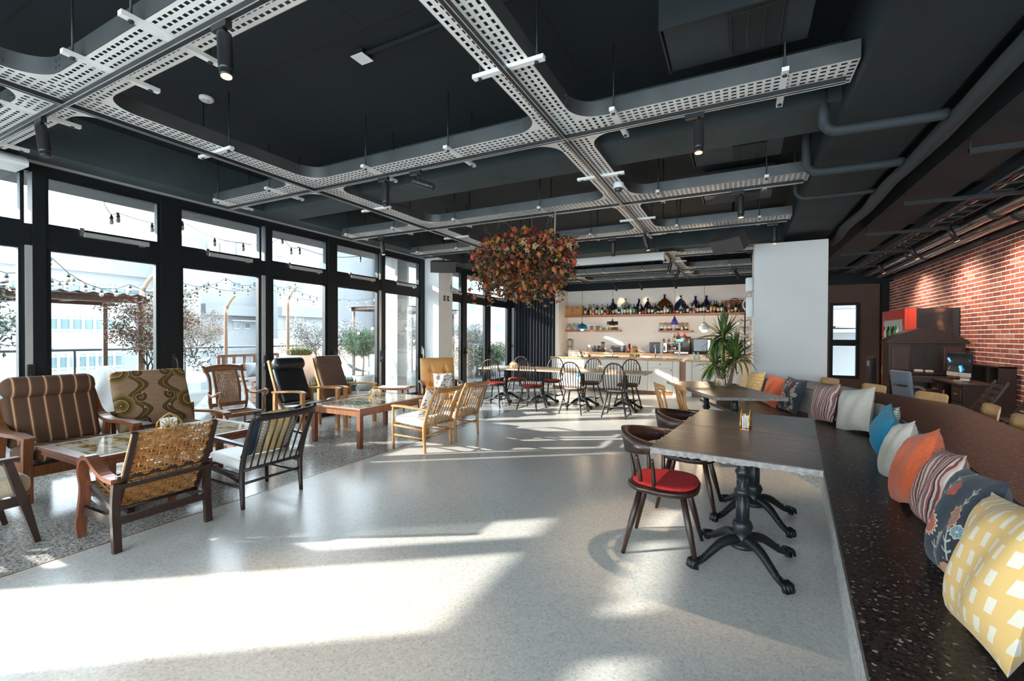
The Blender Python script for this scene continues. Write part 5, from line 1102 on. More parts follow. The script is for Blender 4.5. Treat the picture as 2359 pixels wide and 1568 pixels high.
# ---- folding slatted chairs in the shade
for i, (x, y) in enumerate(((2.75, 8.05), (2.95, 7.55), (3.1, 7.0))):
    t = thing('slatted_chair', ORD[i] + ' dark slatted wooden chair from the desk by the brick wall', 'chair', (x, y, 0), face(-.95, .1), 'dark slatted chairs')
    for sx in (-1, 1): MB().tube([(sx * .21, .25, .0), (sx * .21, .05, .3), (sx * .21, -.18, .62), (sx * .21, -.3, .86)], .014, w=.03, up=(0, 1, 0)).build('side_frame', m_org, t); MB().tube([(sx * .19, -.25, 0), (sx * .19, .15, .45)], .014, w=.03, up=(0, 1, 0)).build('leg', m_org, t)
    for k in range(5): z = .5 + k * .075; MB().bar((-.2, -.09 - (z - .5) * .52, z), (.2, -.09 - (z - .5) * .52, z), .012, .05, up=(0, -.4, 1)).build('back_slat', m_org, t)
    for k in range(6): MB().bar((-.2, -.12 + k * .065, .42 + k * .004), (.2, -.12 + k * .065, .42 + k * .004), .05, .014).build('seat_slat', m_org, t)
for i, y in enumerate((11.95, 12.08)): t = thing('file_stand', ['tall black file stand left of the vending machine', 'tall black file stand touching the vending machine'][i], 'stand', (2.56, y, 0)); MB().rbox((0, .04, .5), (.12, .08, 1.0), .012).build('case', mat('binder_black', (.02, .022, .025), .5), t); MB().bx(-.063, -.06, .02, .06, .8, .92).build('label_plate', m_white, t)  # binders, built as tall file stands with a label plate
# ================================================================ BAR
def XZ(px, py, Y): p = aty(px, py, Y); return p.x, p.z
m_shelf = wood('bar_shelf_wood', (.40, .15, .05), (.27, .09, .03), .4, (1.2, 14, 14))
# ---- curtain
t = thing('curtain', 'dark navy curtain hanging in deep folds beside the bar', 'curtain', (-5.74, 12.78, 0))
def cf(u, v):
    x = -.68 + 1.36 * u; return (x, .055 * math.sin(u * 2 * math.pi * 13) * (1 - .25 * v) + .01 * math.sin(u * 40), .02 + 3.05 * v)
mb = MB(); mb.grid(cf, 260, 6, flip=True)
ob = mb.build('cloth', mat('navy_curtain', (.016, .022, .034), .85, bump=.1, bs=200), t); sm = ob.modifiers.new('thick', 'SOLIDIFY'); sm.thickness = .006
MB().bx(-.69, .69, -.03, .03, 3.06, 3.1).build('rail', m_black, t)
# ---- cabinets
YC = 11.25
m_knob = mat('knob_black', (.015, .015, .015), .3)
def cabinet(label, x0, x1, z1=.83, doors=1, y=YC, drawer=True):
    w = x1 - x0; t = thing('base_cabinet', label, 'cabinet', ((x0 + x1) / 2, y, 0), 0, 'cream bar cabinets')
    MB().bx(-w / 2 + .002, w / 2 - .002, .02, .58, .09, z1).build('body', m_cream, t); MB().bx(-w / 2, w / 2, .06, .56, 0, .09).build('plinth', wood('plinth_wood', (.3, .13, .05), (.2, .08, .03)), t)
    zt = z1 - .17
    if drawer:
        d = MB().bx(-w / 2 + .006, w / 2 - .006, 0, .02, zt + .003, z1 - .004).build('drawer', m_cream, t, bevel=.003); MB().lathe([(.008, 0), (.006, .012), (.014, .02), (.012, .028)], 10).build('knob', m_knob, d, loc=(0, 0, zt + .085), rot=(math.pi / 2, 0, 0))
    dw = w / doors
    for k in range(doors):
        a0, a1 = -w / 2 + dw * k + .006, -w / 2 + dw * (k + 1) - .006; mb = MB(); mb.bx(a0, a1, .008, .02, .1, zt - .003)
        for q in ((a0, a0 + .07, .1, zt - .003), (a1 - .07, a1, .1, zt - .003), (a0 + .07, a1 - .07, .1, .17), (a0 + .07, a1 - .07, zt - .073, zt - .003)): mb.bx(q[0], q[1], 0, .008, q[2], q[3])
        d = mb.build('door', m_cream, t); MB().lathe([(.008, 0), (.006, .012), (.014, .02), (.012, .028)], 10).build('knob', m_knob, d, loc=(a1 - .035 if k == 0 else a0 + .035, 0, zt - .05), rot=(math.pi / 2, 0, 0))
xs = [XZ(p, 830, YC)[0] for p in (1272, 1331, 1383, 1436, 1492, 1550, 1565)]
for i in range(5): cabinet(ORD[i] + ' cream cabinet from the left under the bar counter', xs[i], xs[i + 1], doors=1 if i in (1, 4) else 2)
t = tag(MB().bx(xs[5] + .004, xs[6], YC, YC + .6, 0, .83).bx(xs[5] + .02, xs[6] - .016, YC - .006, YC, .1, .79).build('end_panel', m_cream), 'cream end panel at the right end of the bar counter', 'panel')
xr = [XZ(p, 830, YC)[0] for p in (1580, 1594)]
t = tag(MB().bx(xr[0], xr[1], YC, YC + .6, 0, .83).bx(xr[0] + .015, xr[1] - .015, YC - .006, YC, .1, .79).build('end_panel', m_cream), 'cream end panel at the left of the second counter', 'panel')
cabinet('cream cabinet of the second counter behind the yucca', xr[1] + .004, xr[1] + .5); cabinet('cream cabinet of the second counter hidden by the pillar', xr[1] + .504, xr[1] + 1.0)
tag(MB().bx(xs[6] + .003, xr[0] - .003, YC + .1, YC + .13, 0, .82).bx(xs[6] + .003, xr[0] - .003, YC + .13, YC + .15, .3, .34).build('gap_panel', m_shelf), 'brown wooden board in the gap between the two counters', 'board')
t = thing('worktop', 'black topped bar counter with a wooden edge', 'worktop', ((xs[0] + xs[6]) / 2, YC, .83)); hw = (xs[6] - xs[0]) / 2
MB().bx(-hw - .04, hw + .01, -.03, .0, 0, .045).build('front_edge', m_pine, t); MB().bx(-hw - .04, hw + .01, .0, .62, 0, .04).build('top', mat('polished_black_top', (.02, .02, .022), .12), t)
t = thing('worktop', 'steel topped second counter with a wooden edge', 'worktop', (xr[0], YC, .83)); MB().bx(-.02, 1.6, -.03, 0, 0, .045).build('front_edge', m_pine, t); MB().bx(-.02, 1.6, 0, .62, 0, .04).build('top', mat('pale_top', (.5, .48, .45), .25), t)
t = thing('back_counter', 'pine back counter along the bar wall', 'worktop', (-2.2, 13.05, 0)); MB().bx(-2.55, 2.6, 0, .64, .90, .95).build('top', m_pine, t); MB().bx(-2.5, 2.6, .05, .6, 0, .90).build('base', m_cream, t)
for i, (px, py, c) in enumerate(((1316, 858, (.7, .5, .05)), (1323, 852, (.6, .05, .2)), (1331, 862, (.02, .3, .5)), (1335, 850, (.6, .2, .03)))):
    x, z = XZ(px, py, YC - .01); t = thing('paper_rosette', ['yellow', 'pink', 'blue', 'orange'][i] + ' paper rosette stuck on the bar cabinet front', 'decoration', (x, YC - .002, z), 0, 'paper rosettes on the cabinets'); m = mat('rosette_%d' % i, c, .8)
    mb = MB(); mb.M = Matrix.Rotation(math.pi / 2, 4, 'X'); mb.loft([[((r + .006 * (k % 2)) * math.cos(k * .2618), (r + .006 * (k % 2)) * math.sin(k * .2618), zz) for k in range(24)] for r, zz in ((.06, 0), (.058, .006), (.02, .012))], sm=False); mb.build('pleats', m, t); mb = MB(); mb.M = Matrix.Rotation(math.pi / 2, 4, 'X'); mb.lathe([(.018, .012), (.015, .016)], 12); mb.build('centre', m_paper, t)
# ---- shelves
SY = 13.42; xa, za = XZ(1292, 730.7, SY); xb, _ = XZ(1736, 725, SY)
tag(MB().bx(xa + .0, xb, SY, 13.7, za, za + .062).build('wall_shelf', m_shelf, bevel=.003), 'long wooden wall shelf full of bottles', 'shelf'); ZS = za + .062
x0, z2 = XZ(1300, 763.5, 13.45); x1, _ = XZ(1428, 763, 13.45); tag(MB().bx(x0, x1, 13.45, 13.7, z2, z2 + .045).build('wall_shelf', m_shelf, bevel=.003), 'short wooden wall shelf with teapots on the left', 'shelf')
x2, z3 = XZ(1517, 764.5, 13.45); x3, _ = XZ(1594, 764, 13.45); tag(MB().bx(x2, x3, 13.45, 13.7, z3, z3 + .045).build('wall_shelf', m_shelf, bevel=.003), 'short wooden wall shelf with storage jars', 'shelf')
Z2, Z3 = z2 + .045, z3 + .045
# ---- bottles
GL = {k: mat('bottle_' + k, c, .06, coat=.5, spec=.8) for k, c in dict(green=(.012, .03, .014), black=(.008, .008, .009), brown=(.06, .022, .008), clear=(.45, .46, .44), blue=(.01, .05, .2), cyan=(.05, .4, .5), amber=(.25, .1, .02), pink=(.5, .06, .12)).items()}
LB = {k: mat('label_' + k, c, .6) for k, c in dict(white=(.7, .68, .62), cream=(.65, .55, .4), red=(.5, .05, .04), gold=(.55, .35, .08), black=(.03, .03, .03), blue=(.08, .2, .4)).items()}
def bottle_mesh(kind, h, r):
    b = {'wine': [(r * .9, 0), (r, .01), (r, h * .56), (r * .85, h * .66), (r * .36, h * .75), (r * .34, h * .9)], 'spirit': [(r * .95, 0), (r, .008), (r, h * .62), (r * .9, h * .7), (r * .32, h * .78), (r * .32, h * .88)], 'squat': [(r * .8, 0), (r * 1.1, .02), (r * 1.2, h * .35), (r * .9, h * .6), (r * .3, h * .7), (r * .3, h * .88)]}[kind]
    return b
def bottle(label, loc, kind, glass, lab, cap, h, r, group):
    t = thing('bottle', label, 'bottle', loc, 0, group)
    MB().lathe(bottle_mesh(kind, h, r), 10).build('glass_body', GL[glass], t); MB().lathe([(r * .36, h * .88), (r * .38, h * .89), (r * .38, h), (r * .3, h)], 8).build('cap', LB[cap], t)
    z0, z1 = (.18 * h, .5 * h) if kind != 'squat' else (.12 * h, .36 * h); rr = r * (1.012 if kind != 'squat' else 1.2)
    MB().lathe([(rr, z0), (rr, z1)], 10).build('label_band', LB[lab], t)
rnd = random.Random(3)
xl, xr_ = XZ(1346, 725, 13.5)[0], XZ(1708, 722, 13.5)[0]
NF = 50; kinds = ['wine', 'wine', 'spirit', 'squat', 'spirit']
for i in range(NF):
    x = xl + (xr_ - xl) * (i + .5) / NF + rnd.uniform(-.008, .008); k = rnd.choice(kinds); gl = rnd.choice(('green', 'black', 'brown', 'clear', 'black', 'green', 'clear', 'amber') if i not in (13, 16) else ('cyan',)); lb = rnd.choice(('white', 'white', 'cream', 'gold', 'black', 'red', 'white')); cp = rnd.choice(('black', 'gold', 'red', 'black', 'white', 'black')); h = {'wine': .30, 'spirit': .27, 'squat': .22}[k] * rnd.uniform(.95, 1.16)
    if i in (13, 16): lb = 'white'; cp = 'blue'
    bottle('%s %s bottle, %s label, %s from left in front row on long shelf' % (gl, k, lb, ordn(i)), (x, 13.48 + rnd.uniform(-.012, .012), ZS), k, gl, lb, cp, h, .036 if k != 'squat' else .034, 'front row of bottles on the long shelf')
xl2, xr2 = XZ(1352, 725, 13.6)[0], XZ(1670, 722, 13.6)[0]; NB = 28
djx = [(1412, .485, .15, 'blue'), (1441, .49, .17, 'clear'), (1472, .46, .12, 'blue'), (1492, .47, .12, 'blue'), (1531, .57, .235, 'amber'), (1568, .53, .175, 'blue'), (1602, .49, .125, 'blue'), (1627, .49, .14, 'blue')]
m_dj = {'blue': mat('cobalt_glass', (.004, .009, .045), .05, coat=1), 'clear': mat('greenish_glass', (.25, .26, .22), .08, coat=1), 'amber': mat('amber_glass', (.06, .02, .004), .05, coat=1)}
taken = []
for i, (px, h, r, c) in enumerate(djx):
    x = XZ(px, 720, 13.62)[0]; y = 13.68 - r * .62 if r < .2 else 13.60; taken.append((x, r)); t = thing('demijohn', '%s glass demijohn, %s from the left on the long shelf' % (c, ORD[i]), 'demijohn', (x, 13.615, ZS), 0, 'demijohns on the long shelf'); sy = min(1, .078 / r)
    mb = MB(); mb.M = Matrix.Scale(sy, 4, (0, 1, 0)); mb.lathe([(r * .8, 0), (r * .95, h * .06), (r, h * .3), (r * .97, h * .45), (r * .75, h * .6), (r * .4, h * .72), (.03, h * .8), (.027, h * .93)], 20); mb.build('glass_body', m_dj[c], t)
    MB().lathe([(.034, h * .93), (.036, h * .94), (.036, h), (.02, h)], 12).build('lip', m_dj[c], t)
for i in range(NB):
    x = xl2 + (xr2 - xl2) * (i + .5) / NB
    if any(abs(x - a) < b + .04 for a, b in taken): continue
    gl = rnd.choice(('green', 'black', 'brown', 'clear', 'amber')); bottle('%s wine bottle, %s from left behind the front row on long shelf' % (gl, ordn(i)), (x, 13.6, ZS), 'wine', gl, rnd.choice(('white', 'cream', 'gold')), rnd.choice(('black', 'red', 'gold', 'white')), rnd.uniform(.3, .36), .037, 'back row of bottles on the long shelf')
for i, (a, b) in enumerate(((1295, 1318), (1319, 1341))):
    q0, q1 = XZ(a, 700, 13.45)[0], XZ(b, 700, 13.45)[0]; t = thing('bamboo_crate', ['left bamboo crate at the end of the long shelf', 'right bamboo crate beside the bottles'][i], 'crate', ((q0 + q1) / 2, 13.45, ZS), 0, 'bamboo crates'); w = q1 - q0
    for k in range(5): MB().bx(-w / 2, w / 2, 0, .012, .006 + k * .056, .058 + k * .056).build('slat', m_oak, t)
    mb = MB(); mb.bx(-w / 2, -w / 2 + .012, .012, .22, 0, .285); mb.bx(w / 2 - .012, w / 2, .012, .22, 0, .285); mb.bx(-w / 2, w / 2, .208, .22, 0, .285); mb.bx(-w / 2 + .012, w / 2 - .012, .012, .208, 0, .01); mb.build('crate_body', m_pine, t)
    MB().bx(-.04, .04, -.003, 0, .235, .255).build('hand_hole', m_orgd, t)
    for sx in (-1, 1): MB().bx(sx * w * .42 - .006, sx * w * .42 + .006, -.004, 0, .02, .27).build('batten', m_oak, t)
xsu = XZ(1690, 700, 13.62)[0]; t = thing('suitcase', 'brown vintage suitcase lying on the long shelf', 'suitcase', (XZ(1692, 700, 13.6)[0], 13.62, ZS)); m_suit = mat('suitcase_leather', (.22, .075, .025), .45, var=.2)
MB().rbox((0, 0, .17), (.5, .13, .34), .06).build('shell', m_suit, t); MB().tube([(-.08, 0, .34), (-.07, 0, .37), (0, 0, .385), (.07, 0, .37), (.08, 0, .34)], .01, 8).build('handle', m_orgd, t)
for sx in (-1, 1): MB().rbox((sx * .15, -.068, .3), (.04, .012, .03), .005, 8, 6).build('clasp', m_gold, t)
# ---- jars, teapots and small wares on the short shelves
m_jar = glassmat('jar_glass', (.93, .95, .93), .3)
for i in range(7):
    px = 1523 + i * 9.6; x = XZ(px, 755, 13.55)[0]; t = thing('storage_jar', ORD[i] + ' glass storage jar with an orange lid from the left', 'jar', (x, 13.56, Z3), 0, 'storage jars on the short shelf')
    MB().lathe([(.052, 0), (.056, .01), (.056, .15), (.046, .175), (.046, .185)], 12).build('glass_body', m_jar, t); MB().lathe([(.05, .186), (.053, .19), (.053, .21), (.04, .218)], 12).build('lid', mat('jar_lid', (.55, .2, .06), .5), t)
    MB().lathe([(.048, .006), (.05, .012), (.05, .06 + .03 * (i % 3))], 12).build('contents', mat('jar_fill_%d' % (i % 4), ((.05, .03, .02), (.45, .35, .22), (.3, .03, .03), (.6, .58, .52))[i % 4], .9), t)
    if 0 < i < 5: MB().lathe([(.0575, .06), (.0575, .13)], 12).build('label_band', LB['white'], t)
def teapot(label, x, z, c, y=13.55, s=1):
    t = thing('teapot', label, 'teapot', (x, y, z)); m = mat('teapot_%d' % int(c[0] * 1000), c, .3)
    MB().lathe([(.05, 0), (.075, .02), (.085, .05), (.075, .085), (.04, .1)], 14).build('body', m, t); MB().lathe([(.042, .1), (.035, .112), (.01, .118), (.013, .13), (.004, .138)], 12).build('lid', m, t)
    MB().tube([(-.07, 0, .05), (-.11, 0, .07), (-.13, 0, .115)], [.018, .012, .009], 8).build('spout', m, t); MB().tube([(.07, 0, .085), (.12, 0, .08), (.115, 0, .04), (.075, 0, .03)], .009, 7).build('handle', m, t)
teapot('pink teapot on the short left shelf', XZ(1310, 760, 13.55)[0], Z2, (.6, .4, .34)); teapot('pale blue teapot behind the blue pendant', XZ(1326, 760, 13.55)[0], Z2, (.45, .55, .58))
for i in range(3):
    t = thing('glass_canister', ORD[i] + ' clear glass canister from the left behind the teapots', 'canister', (XZ(1312 + i * 10, 755, 13.64)[0], 13.64, Z2)); MB().lathe([(.05, 0), (.055, .01), (.055, .19), (.05, .2)], 12).build('glass_body', m_jar, t); MB().lathe([(.052, .2), (.052, .215), (.02, .222)], 12).build('lid', m_steel, t)
for i in range(4):
    t = thing('coffee_bag', ORD[i] + ' patterned coffee bag from the left on the short shelf', 'bag', (XZ(1357 + i * 6.5, 757, 13.55)[0], 13.55, Z2)); c = ((.6, .55, .5), (.25, .2, .17), (.55, .5, .45), (.2, .15, .12))[i]
    MB().loft([[(-.04, -.03, 0), (.04, -.03, 0), (.04, .03, 0), (-.04, .03, 0)], [(-.042, -.03, .1), (.042, -.03, .1), (.042, .03, .1), (-.042, .03, .1)], [(-.042, -.006, .15), (.042, -.006, .15), (.042, .006, .15), (-.042, .006, .15)]], sm=False).build('pouch', mat('bag_%d' % i, c, .5), t); MB().bx(-.043, .043, -.008, .008, .15, .165).build('fold', m_steel, t)
for i in range(4):
    c = ((.6, .6, .3), (.15, .25, .1), (.55, .7, .6), (.2, .28, .08))[i]; t = thing('tea_tin', ORD[i] + ' small tea tin from the left on the short shelf', 'tin', (XZ(1384 + i * 7, 759, 13.54)[0], 13.54, Z2)); MB().rbox((0, 0, .035), (.075, .06, .07), .006).build('tin_body', mat('tin_%d' % i, c, .4), t); MB().rbox((0, 0, .075), (.078, .063, .014), .004).build('lid', m_steel, t)
def cup(parent_label, x, y, z, m, tilt=None, r=.04, h=.08, cat='mug', group=None):
    t = thing('mug', parent_label, cat, (x, y, z), 0, group); 
    if tilt: t.rotation_euler = tilt
    MB().lathe([(r * .8, 0), (r * .95, .01), (r, h), (r * .9, h), (r * .85, .012), (.001, .012)], 12).build('cup', m, t); MB().tube([(r * .95, 0, h * .8), (r * 1.6, 0, h * .75), (r * 1.65, 0, h * .35), (r * .95, 0, h * .22)], .006, 6).build('handle', m, t)
for i in range(3):
    t = thing('glass_tumbler', ORD[i] + ' clear tumbler from the left at the end of the short shelf', 'glass', (XZ(1411 + i * 5, 759, 13.54)[0], 13.54, Z2)); MB().lathe([(.028, 0), (.034, .09), (.032, .09), (.027, .006), (.001, .006)], 10).build('glass_body', m_jar, t); MB().lathe([(.034, .088), (.035, .092)], 10).build('rim', m_jar, t)
# notes on the wall
m_print = stripes('printed_note', [(0, (.78, .76, .72)), (.55, (.45, .44, .43)), (.72, (.78, .76, .72))], 2, 38)
for i, (a, b) in enumerate(((1433, 1450), (1458, 1474), (1481, 1506))):
    q0, z0 = XZ(a, 775, 13.69); q1, z1 = XZ(b, 760, 13.69); tag(MB().bx(q0, q1, 13.69, 13.7, z0, z1).bx(q0 + .01, q1 - .01, 13.688, 13.69, z0 + .02, z1 - .02).build('wall_note', m_print), ORD[i] + ' printed paper note from the left on the bar wall', 'note', 'notes on the bar wall')
# ---- pendants
PY = 11.8
def cord(t, z): MB().tube([(0, 0, z), (0, 0, 3.06 - t.location.z)], .004, 5).build('cord', m_rod, t)
m_bulb = mat('pendant_bulb', (1, .74, .46), .4, emit=1.6)
def plamp(t, z, w=10):
    l = bpy.data.lights.new('pendant_light', 'POINT'); l.energy = w; l.color = (1, .76, .5); l.shadow_soft_size = .04; o = bpy.data.objects.new('pendant_light', l); COL.objects.link(o); o.parent = t; o.location = (0, 0, z)
def pend(label, px, py): x, z = XZ(px, py, PY); return thing('pendant_lamp', label, 'pendant lamp', (x, PY, z))
t = pend('blue dome pendant lamp above the bar', 1341, 758); MB().lathe([(.15, 0), (.15, .01), (.14, .06), (.11, .11), (.06, .145), (.015, .155), (.012, .2)], 22).build('shade', mat('petrol_blue', (.01, .13, .24), .3), t); MB().rbox((0, 0, -.005), (.09, .09, .07), .035, 12, 8).build('bulb', m_bulb, t); cord(t, .19); plamp(t, -.06)
t = pend('black ring pendant lamp with an orange core', 1411, 749); MB().lathe([(.135, .01), (.145, .01), (.145, .1), (.135, .1)], 22).build('ring', m_black, t); MB().lathe([(.07, -.03), (.075, -.03), (.07, .1), (.03, .1), (.03, .15), (.012, .16)], 16).build('core', mat('copper_orange', (.6, .17, .06), .4), t); cord(t, .15); plamp(t, -.06, 5)
t = pend('violet cone pendant lamp above the bar', 1554, 749); MB().lathe([(.115, 0), (.118, .004), (.015, .21), (.01, .24)], 20).build('shade', mat('violet_metal', (.05, .03, .25), .35), t); MB().lathe([(.11, .0), (.05, .008)], 20).build('diffuser', mat('pendant_glow', (1, .8, .6), .4, emit=1), t); cord(t, .23); plamp(t, -.04)
t = pend('white stacked pendant lamp beside the yucca', 1622, 763); MB().lathe([(.07, 0), (.075, .03), (.11, .035), (.115, .05), (.115, .12), (.1, .135), (.055, .15), (.05, .16), (.08, .175), (.08, .19), (.05, .205), (.03, .23)], 22).build('shade', m_white, t); MB().lathe([(.065, -.004), (.03, -.02)], 16).build('bulb', m_bulb, t); cord(t, .22); plamp(t, -.06)
# ---- wares on the counters
def on(px, y=YC + .25, z=.87): return (XZ(px, 800, y)[0], y, z)
for i in range(5): t = thing('white_stick', ORD[i] + ' white candle stick from the left on the bar counter', 'candle', on(1311.5 + i * 4.6, YC + .12)); MB().lathe([(.011, 0), (.011, .17), (.006, .18)], 8).build('stick', m_white, t); MB().lathe([(.016, 0), (.016, .01)], 8).build('foot', m_white, t)
t = thing('gooseneck_kettle', 'steel gooseneck kettle on the bar counter', 'kettle', on(1338, YC + .2)); MB().lathe([(.07, 0), (.075, .01), (.05, .12), (.045, .125), (.012, .14), (.014, .155)], 16).build('body', m_steel, t); MB().tube([(-.06, 0, .03), (-.12, 0, .05), (-.11, 0, .11), (-.15, 0, .14)], .008, 7).build('spout', m_black, t); MB().tube([(.04, 0, .11), (.1, 0, .12), (.1, 0, .04)], .01, 7).build('handle', m_black, t)
cup('brown glass mug beside the kettle', *on(1357, YC + .2), mat('brown_mug', (.1, .04, .02), .2), r=.035, h=.07)
t = thing('pour_over_stand', 'white pour over dripper on a black stand', 'coffee dripper', on(1359, 13.3, .95)); MB().lathe([(.03, .12), (.06, .19), (.062, .2), (.05, .2)], 14).build('dripper', m_white, t); MB().tube([(-.07, 0, 0), (-.07, 0, .13), (.07, 0, .13), (.07, 0, 0)], .006, 6).build('stand', m_black, t)
def appliance(label, name, cat, px0, px1, py0, z0, y, m, front=None, d=.3):
    a, z1 = XZ(px0, py0, y); b, _ = XZ(px1, py0, y); t = thing(name, label, cat, ((a + b) / 2, y, z0)); w = b - a; h = z1 - z0
    MB().rbox((0, d / 2, h / 2 + .006), (w, d, h - .012), .015).build('housing', m, t)
    for sx in (-1, 1): MB().bx(sx * w * .4 - .015, sx * w * .4 + .015, .03, d - .03, 0, .01).build('foot', m_black, t)
    return t, w, h
m_apl = mat('appliance_black', (.015, .016, .018), .25); m_apg = mat('appliance_grey', (.10, .10, .11), .3, .4)
t, w, h = appliance('dark toaster beside the dripper', 'toaster', 'toaster', 1365, 1378, 796, .95, 13.25, m_apl); MB().bx(-w * .3, w * .3, .08, .11, h - .008, h + .002).build('slot', m_steel, t); MB().bx(w / 2, w / 2 + .015, .1, .13, h * .5, h * .6).build('lever', m_steel, t)
t = thing('blender', 'small blender with a clear jug', 'blender', on(1389, 13.3, .95)); MB().lathe([(.06, 0), (.065, .02), (.045, .1), (.05, .12)], 14).build('motor_base', m_apl, t); MB().lathe([(.045, .12), (.058, .27), (.054, .27), (.042, .13)], 14).build('jug', m_jar, t); MB().lathe([(.06, .27), (.06, .295), (.02, .3)], 14).build('lid', m_black, t)
t, w, h = appliance('grey toaster oven on the back counter', 'toaster_oven', 'oven', 1407, 1437, 795, .95, 13.2, m_apg); MB().bx(-w * .44, w * .22, -.006, 0, h * .25, h * .85).build('door_glass', m_apl, t); MB().tube([(-w * .4, -.025, h * .8), (w * .18, -.025, h * .8)], .006, 6).build('door_handle', m_steel, t)
for k in range(3): MB().lathe([(.014, 0), (.012, .012)], 10).build('dial', m_steel, t, loc=(w * .36, -.001, h * (.25 + .25 * k)), rot=(math.pi / 2, 0, 0))
t, w, h = appliance('silver microwave oven on the back counter', 'microwave', 'microwave', 1496, 1538, 788, .95, 13.15, m_apg); MB().bx(-w * .46, w * .25, -.006, 0, h * .12, h * .9).build('door_glass', m_apl, t); MB().bx(w * .28, w * .45, -.004, 0, h * .12, h * .9).build('control_panel', m_steel, t); MB().tube([(w * .24, -.03, h * .2), (w * .24, -.03, h * .8)], .008, 6).build('door_handle', m_steel, t)
t, w, h = appliance('tall black coffee machine with a small blue display', 'coffee_machine', 'coffee machine', 1550, 1590, 775, .95, 12.9, m_apl, d=.4); MB().bx(-w * .3, w * .05, -.004, 0, h * .72, h * .85).build('display', mat('blue_display', (.05, .5, .7), .3, emit=1.2), t); MB().bx(-w * .4, w * .4, -.05, 0, .02, .05).build('drip_tray', m_steel, t); MB().tube([(0, -.03, h * .62), (0, -.03, h * .5)], .015, 8).build('spout', m_black, t)
for i, px in enumerate((1563, 1577)):
    t2 = thing('bean_hopper_lid', ['left red funnel on top of the coffee machine', 'right red funnel on top of the coffee machine'][i], 'funnel', (XZ(px, 775, 13.1)[0], 13.1, .95 + h)); MB().lathe([(.05, 0), (.05, .03), (.012, .07), (.01, .11), (.006, .11)], 12).build('cone', mat('funnel_red', (.6, .03, .02), .35), t2); MB().lathe([(.054, 0), (.054, .008)], 12).build('rim', mat('funnel_red', (.6, .03, .02), .35), t2)
t, w, h = appliance('black coffee machine with round buttons', 'coffee_machine', 'coffee machine', 1594, 1638, 779, .95, 12.9, m_apl, d=.4); MB().bx(-w * .4, w * .3, -.006, 0, h * .2, h * .95).build('door', mat('glossy_black', (.012, .012, .014), .08), t)
for k in range(6): MB().lathe([(.012, 0), (.012, .004)], 10).build('button', m_red if k == 2 else m_apg, t, loc=(-w * .2 + .07 * (k % 3), -.008, h * (.5 if k < 3 else .35)), rot=(math.pi / 2, 0, 0))
MB().bx(w * .34, w * .46, -.004, 0, h * .1, h * .9).build('side_strip', m_steel, t)
# faucets
def tap(label, px, y, h, m):
    t = thing('faucet', label, 'faucet', on(px, y)); MB().lathe([(.03, 0), (.03, .01), (.014, .02), (.014, .06)], 12).build('base', m, t); MB().tube([(0, 0, .05), (0, 0, h * .8), (0, -.02, h * .97), (0, -.08, h), (0, -.13, h * .95), (0, -.14, h * .82)], .012, 8).build('spout', m, t); MB().tube([(.014, 0, h * .3), (.05, 0, h * .38)], .007, 6).build('lever', m, t)
tap('tall chrome faucet in front of the microwave', 1510, YC + .3, .34, m_steel); tap('steel bar tap left on the counter', 1411, YC + .35, .2, m_steel)
t = thing('sink_tray', 'teal tray lying on the bar counter', 'tray', on(1409, YC + .2)); MB().rbox((0, 0, .012), (.32, .2, .02), .008).build('tray_base', mat('teal_plastic', (.1, .25, .28), .4), t); MB().bx(-.16, .16, -.1, -.09, .02, .035).bx(-.16, .16, .09, .1, .02, .035).build('rim', mat('teal_plastic', (.1, .25, .28), .4), t)
# fruit stand
t = thing('fruit_stand', 'tiered white fruit stand on the bar counter', 'fruit stand', on(1462, YC + .25)); MB().tube([(0, 0, 0), (0, 0, .3)], .006, 8).build('stem', m_steel, t); MB().tube([(.02 * math.cos(a), 0, .32 + .02 * math.sin(a)) for a in [2 * math.pi * k / 12 for k in range(12)]], .003, 5, loop=True).build('ring', m_steel, t)
fx, fy, fz = t.location
for z, r in ((.02, .15), (.13, .12), (.225, .1)): MB().lathe([(.03, z - .012), (r, z + .006), (r, z + .012), (.02, z)], 20).build('plate', m_white, t)
FR = {'yellow pear': ((.6, .42, .1), 'pear'), 'red apple': ((.4, .02, .03), 'apple'), 'green pear': ((.25, .3, .05), 'pear'), 'yellow apple': ((.6, .38, .08), 'apple'), 'orange': ((.65, .28, .04), 'orange')}
tier = {0: 'bottom', 1: 'middle', 2: 'top'}
rnd = random.Random(5); cnt = {}
for L, (z, r, n) in enumerate(((.032, .1, 6), (.142, .075, 5), (.237, .06, 4))):
    for k in range(n):
        nm = rnd.choice(list(FR)) if not (L == 0 and k == 4) else 'red apple'; c, kd = FR[nm]; a = 2 * math.pi * k / n - 1.9; R = .034
        o = thing('fruit', '%s on the %s tier of the fruit stand, %s counted round' % (nm, tier[L], ORD[k]), kd, (fx + r * math.cos(a), fy + r * math.sin(a), fz + z), 0, 'fruit on the stand')
        pr = [(R * .5, 0), (R, R * .6), (R * 1.05, R), (R * .8, R * 1.6), (R * .5, R * 1.9 if kd == 'apple' else R * 2.1), (R * .2, R * 1.85 if kd != 'pear' else R * 2.6)]; MB().lathe(pr, 12).build('flesh', mat('fruit_' + nm.replace(' ', '_'), c, .4, var=.2, vs=30), o); MB().tube([(0, 0, pr[-1][1]), (.004, 0, pr[-1][1] + .015)], .002, 5).build('stalk', m_orgd, o)
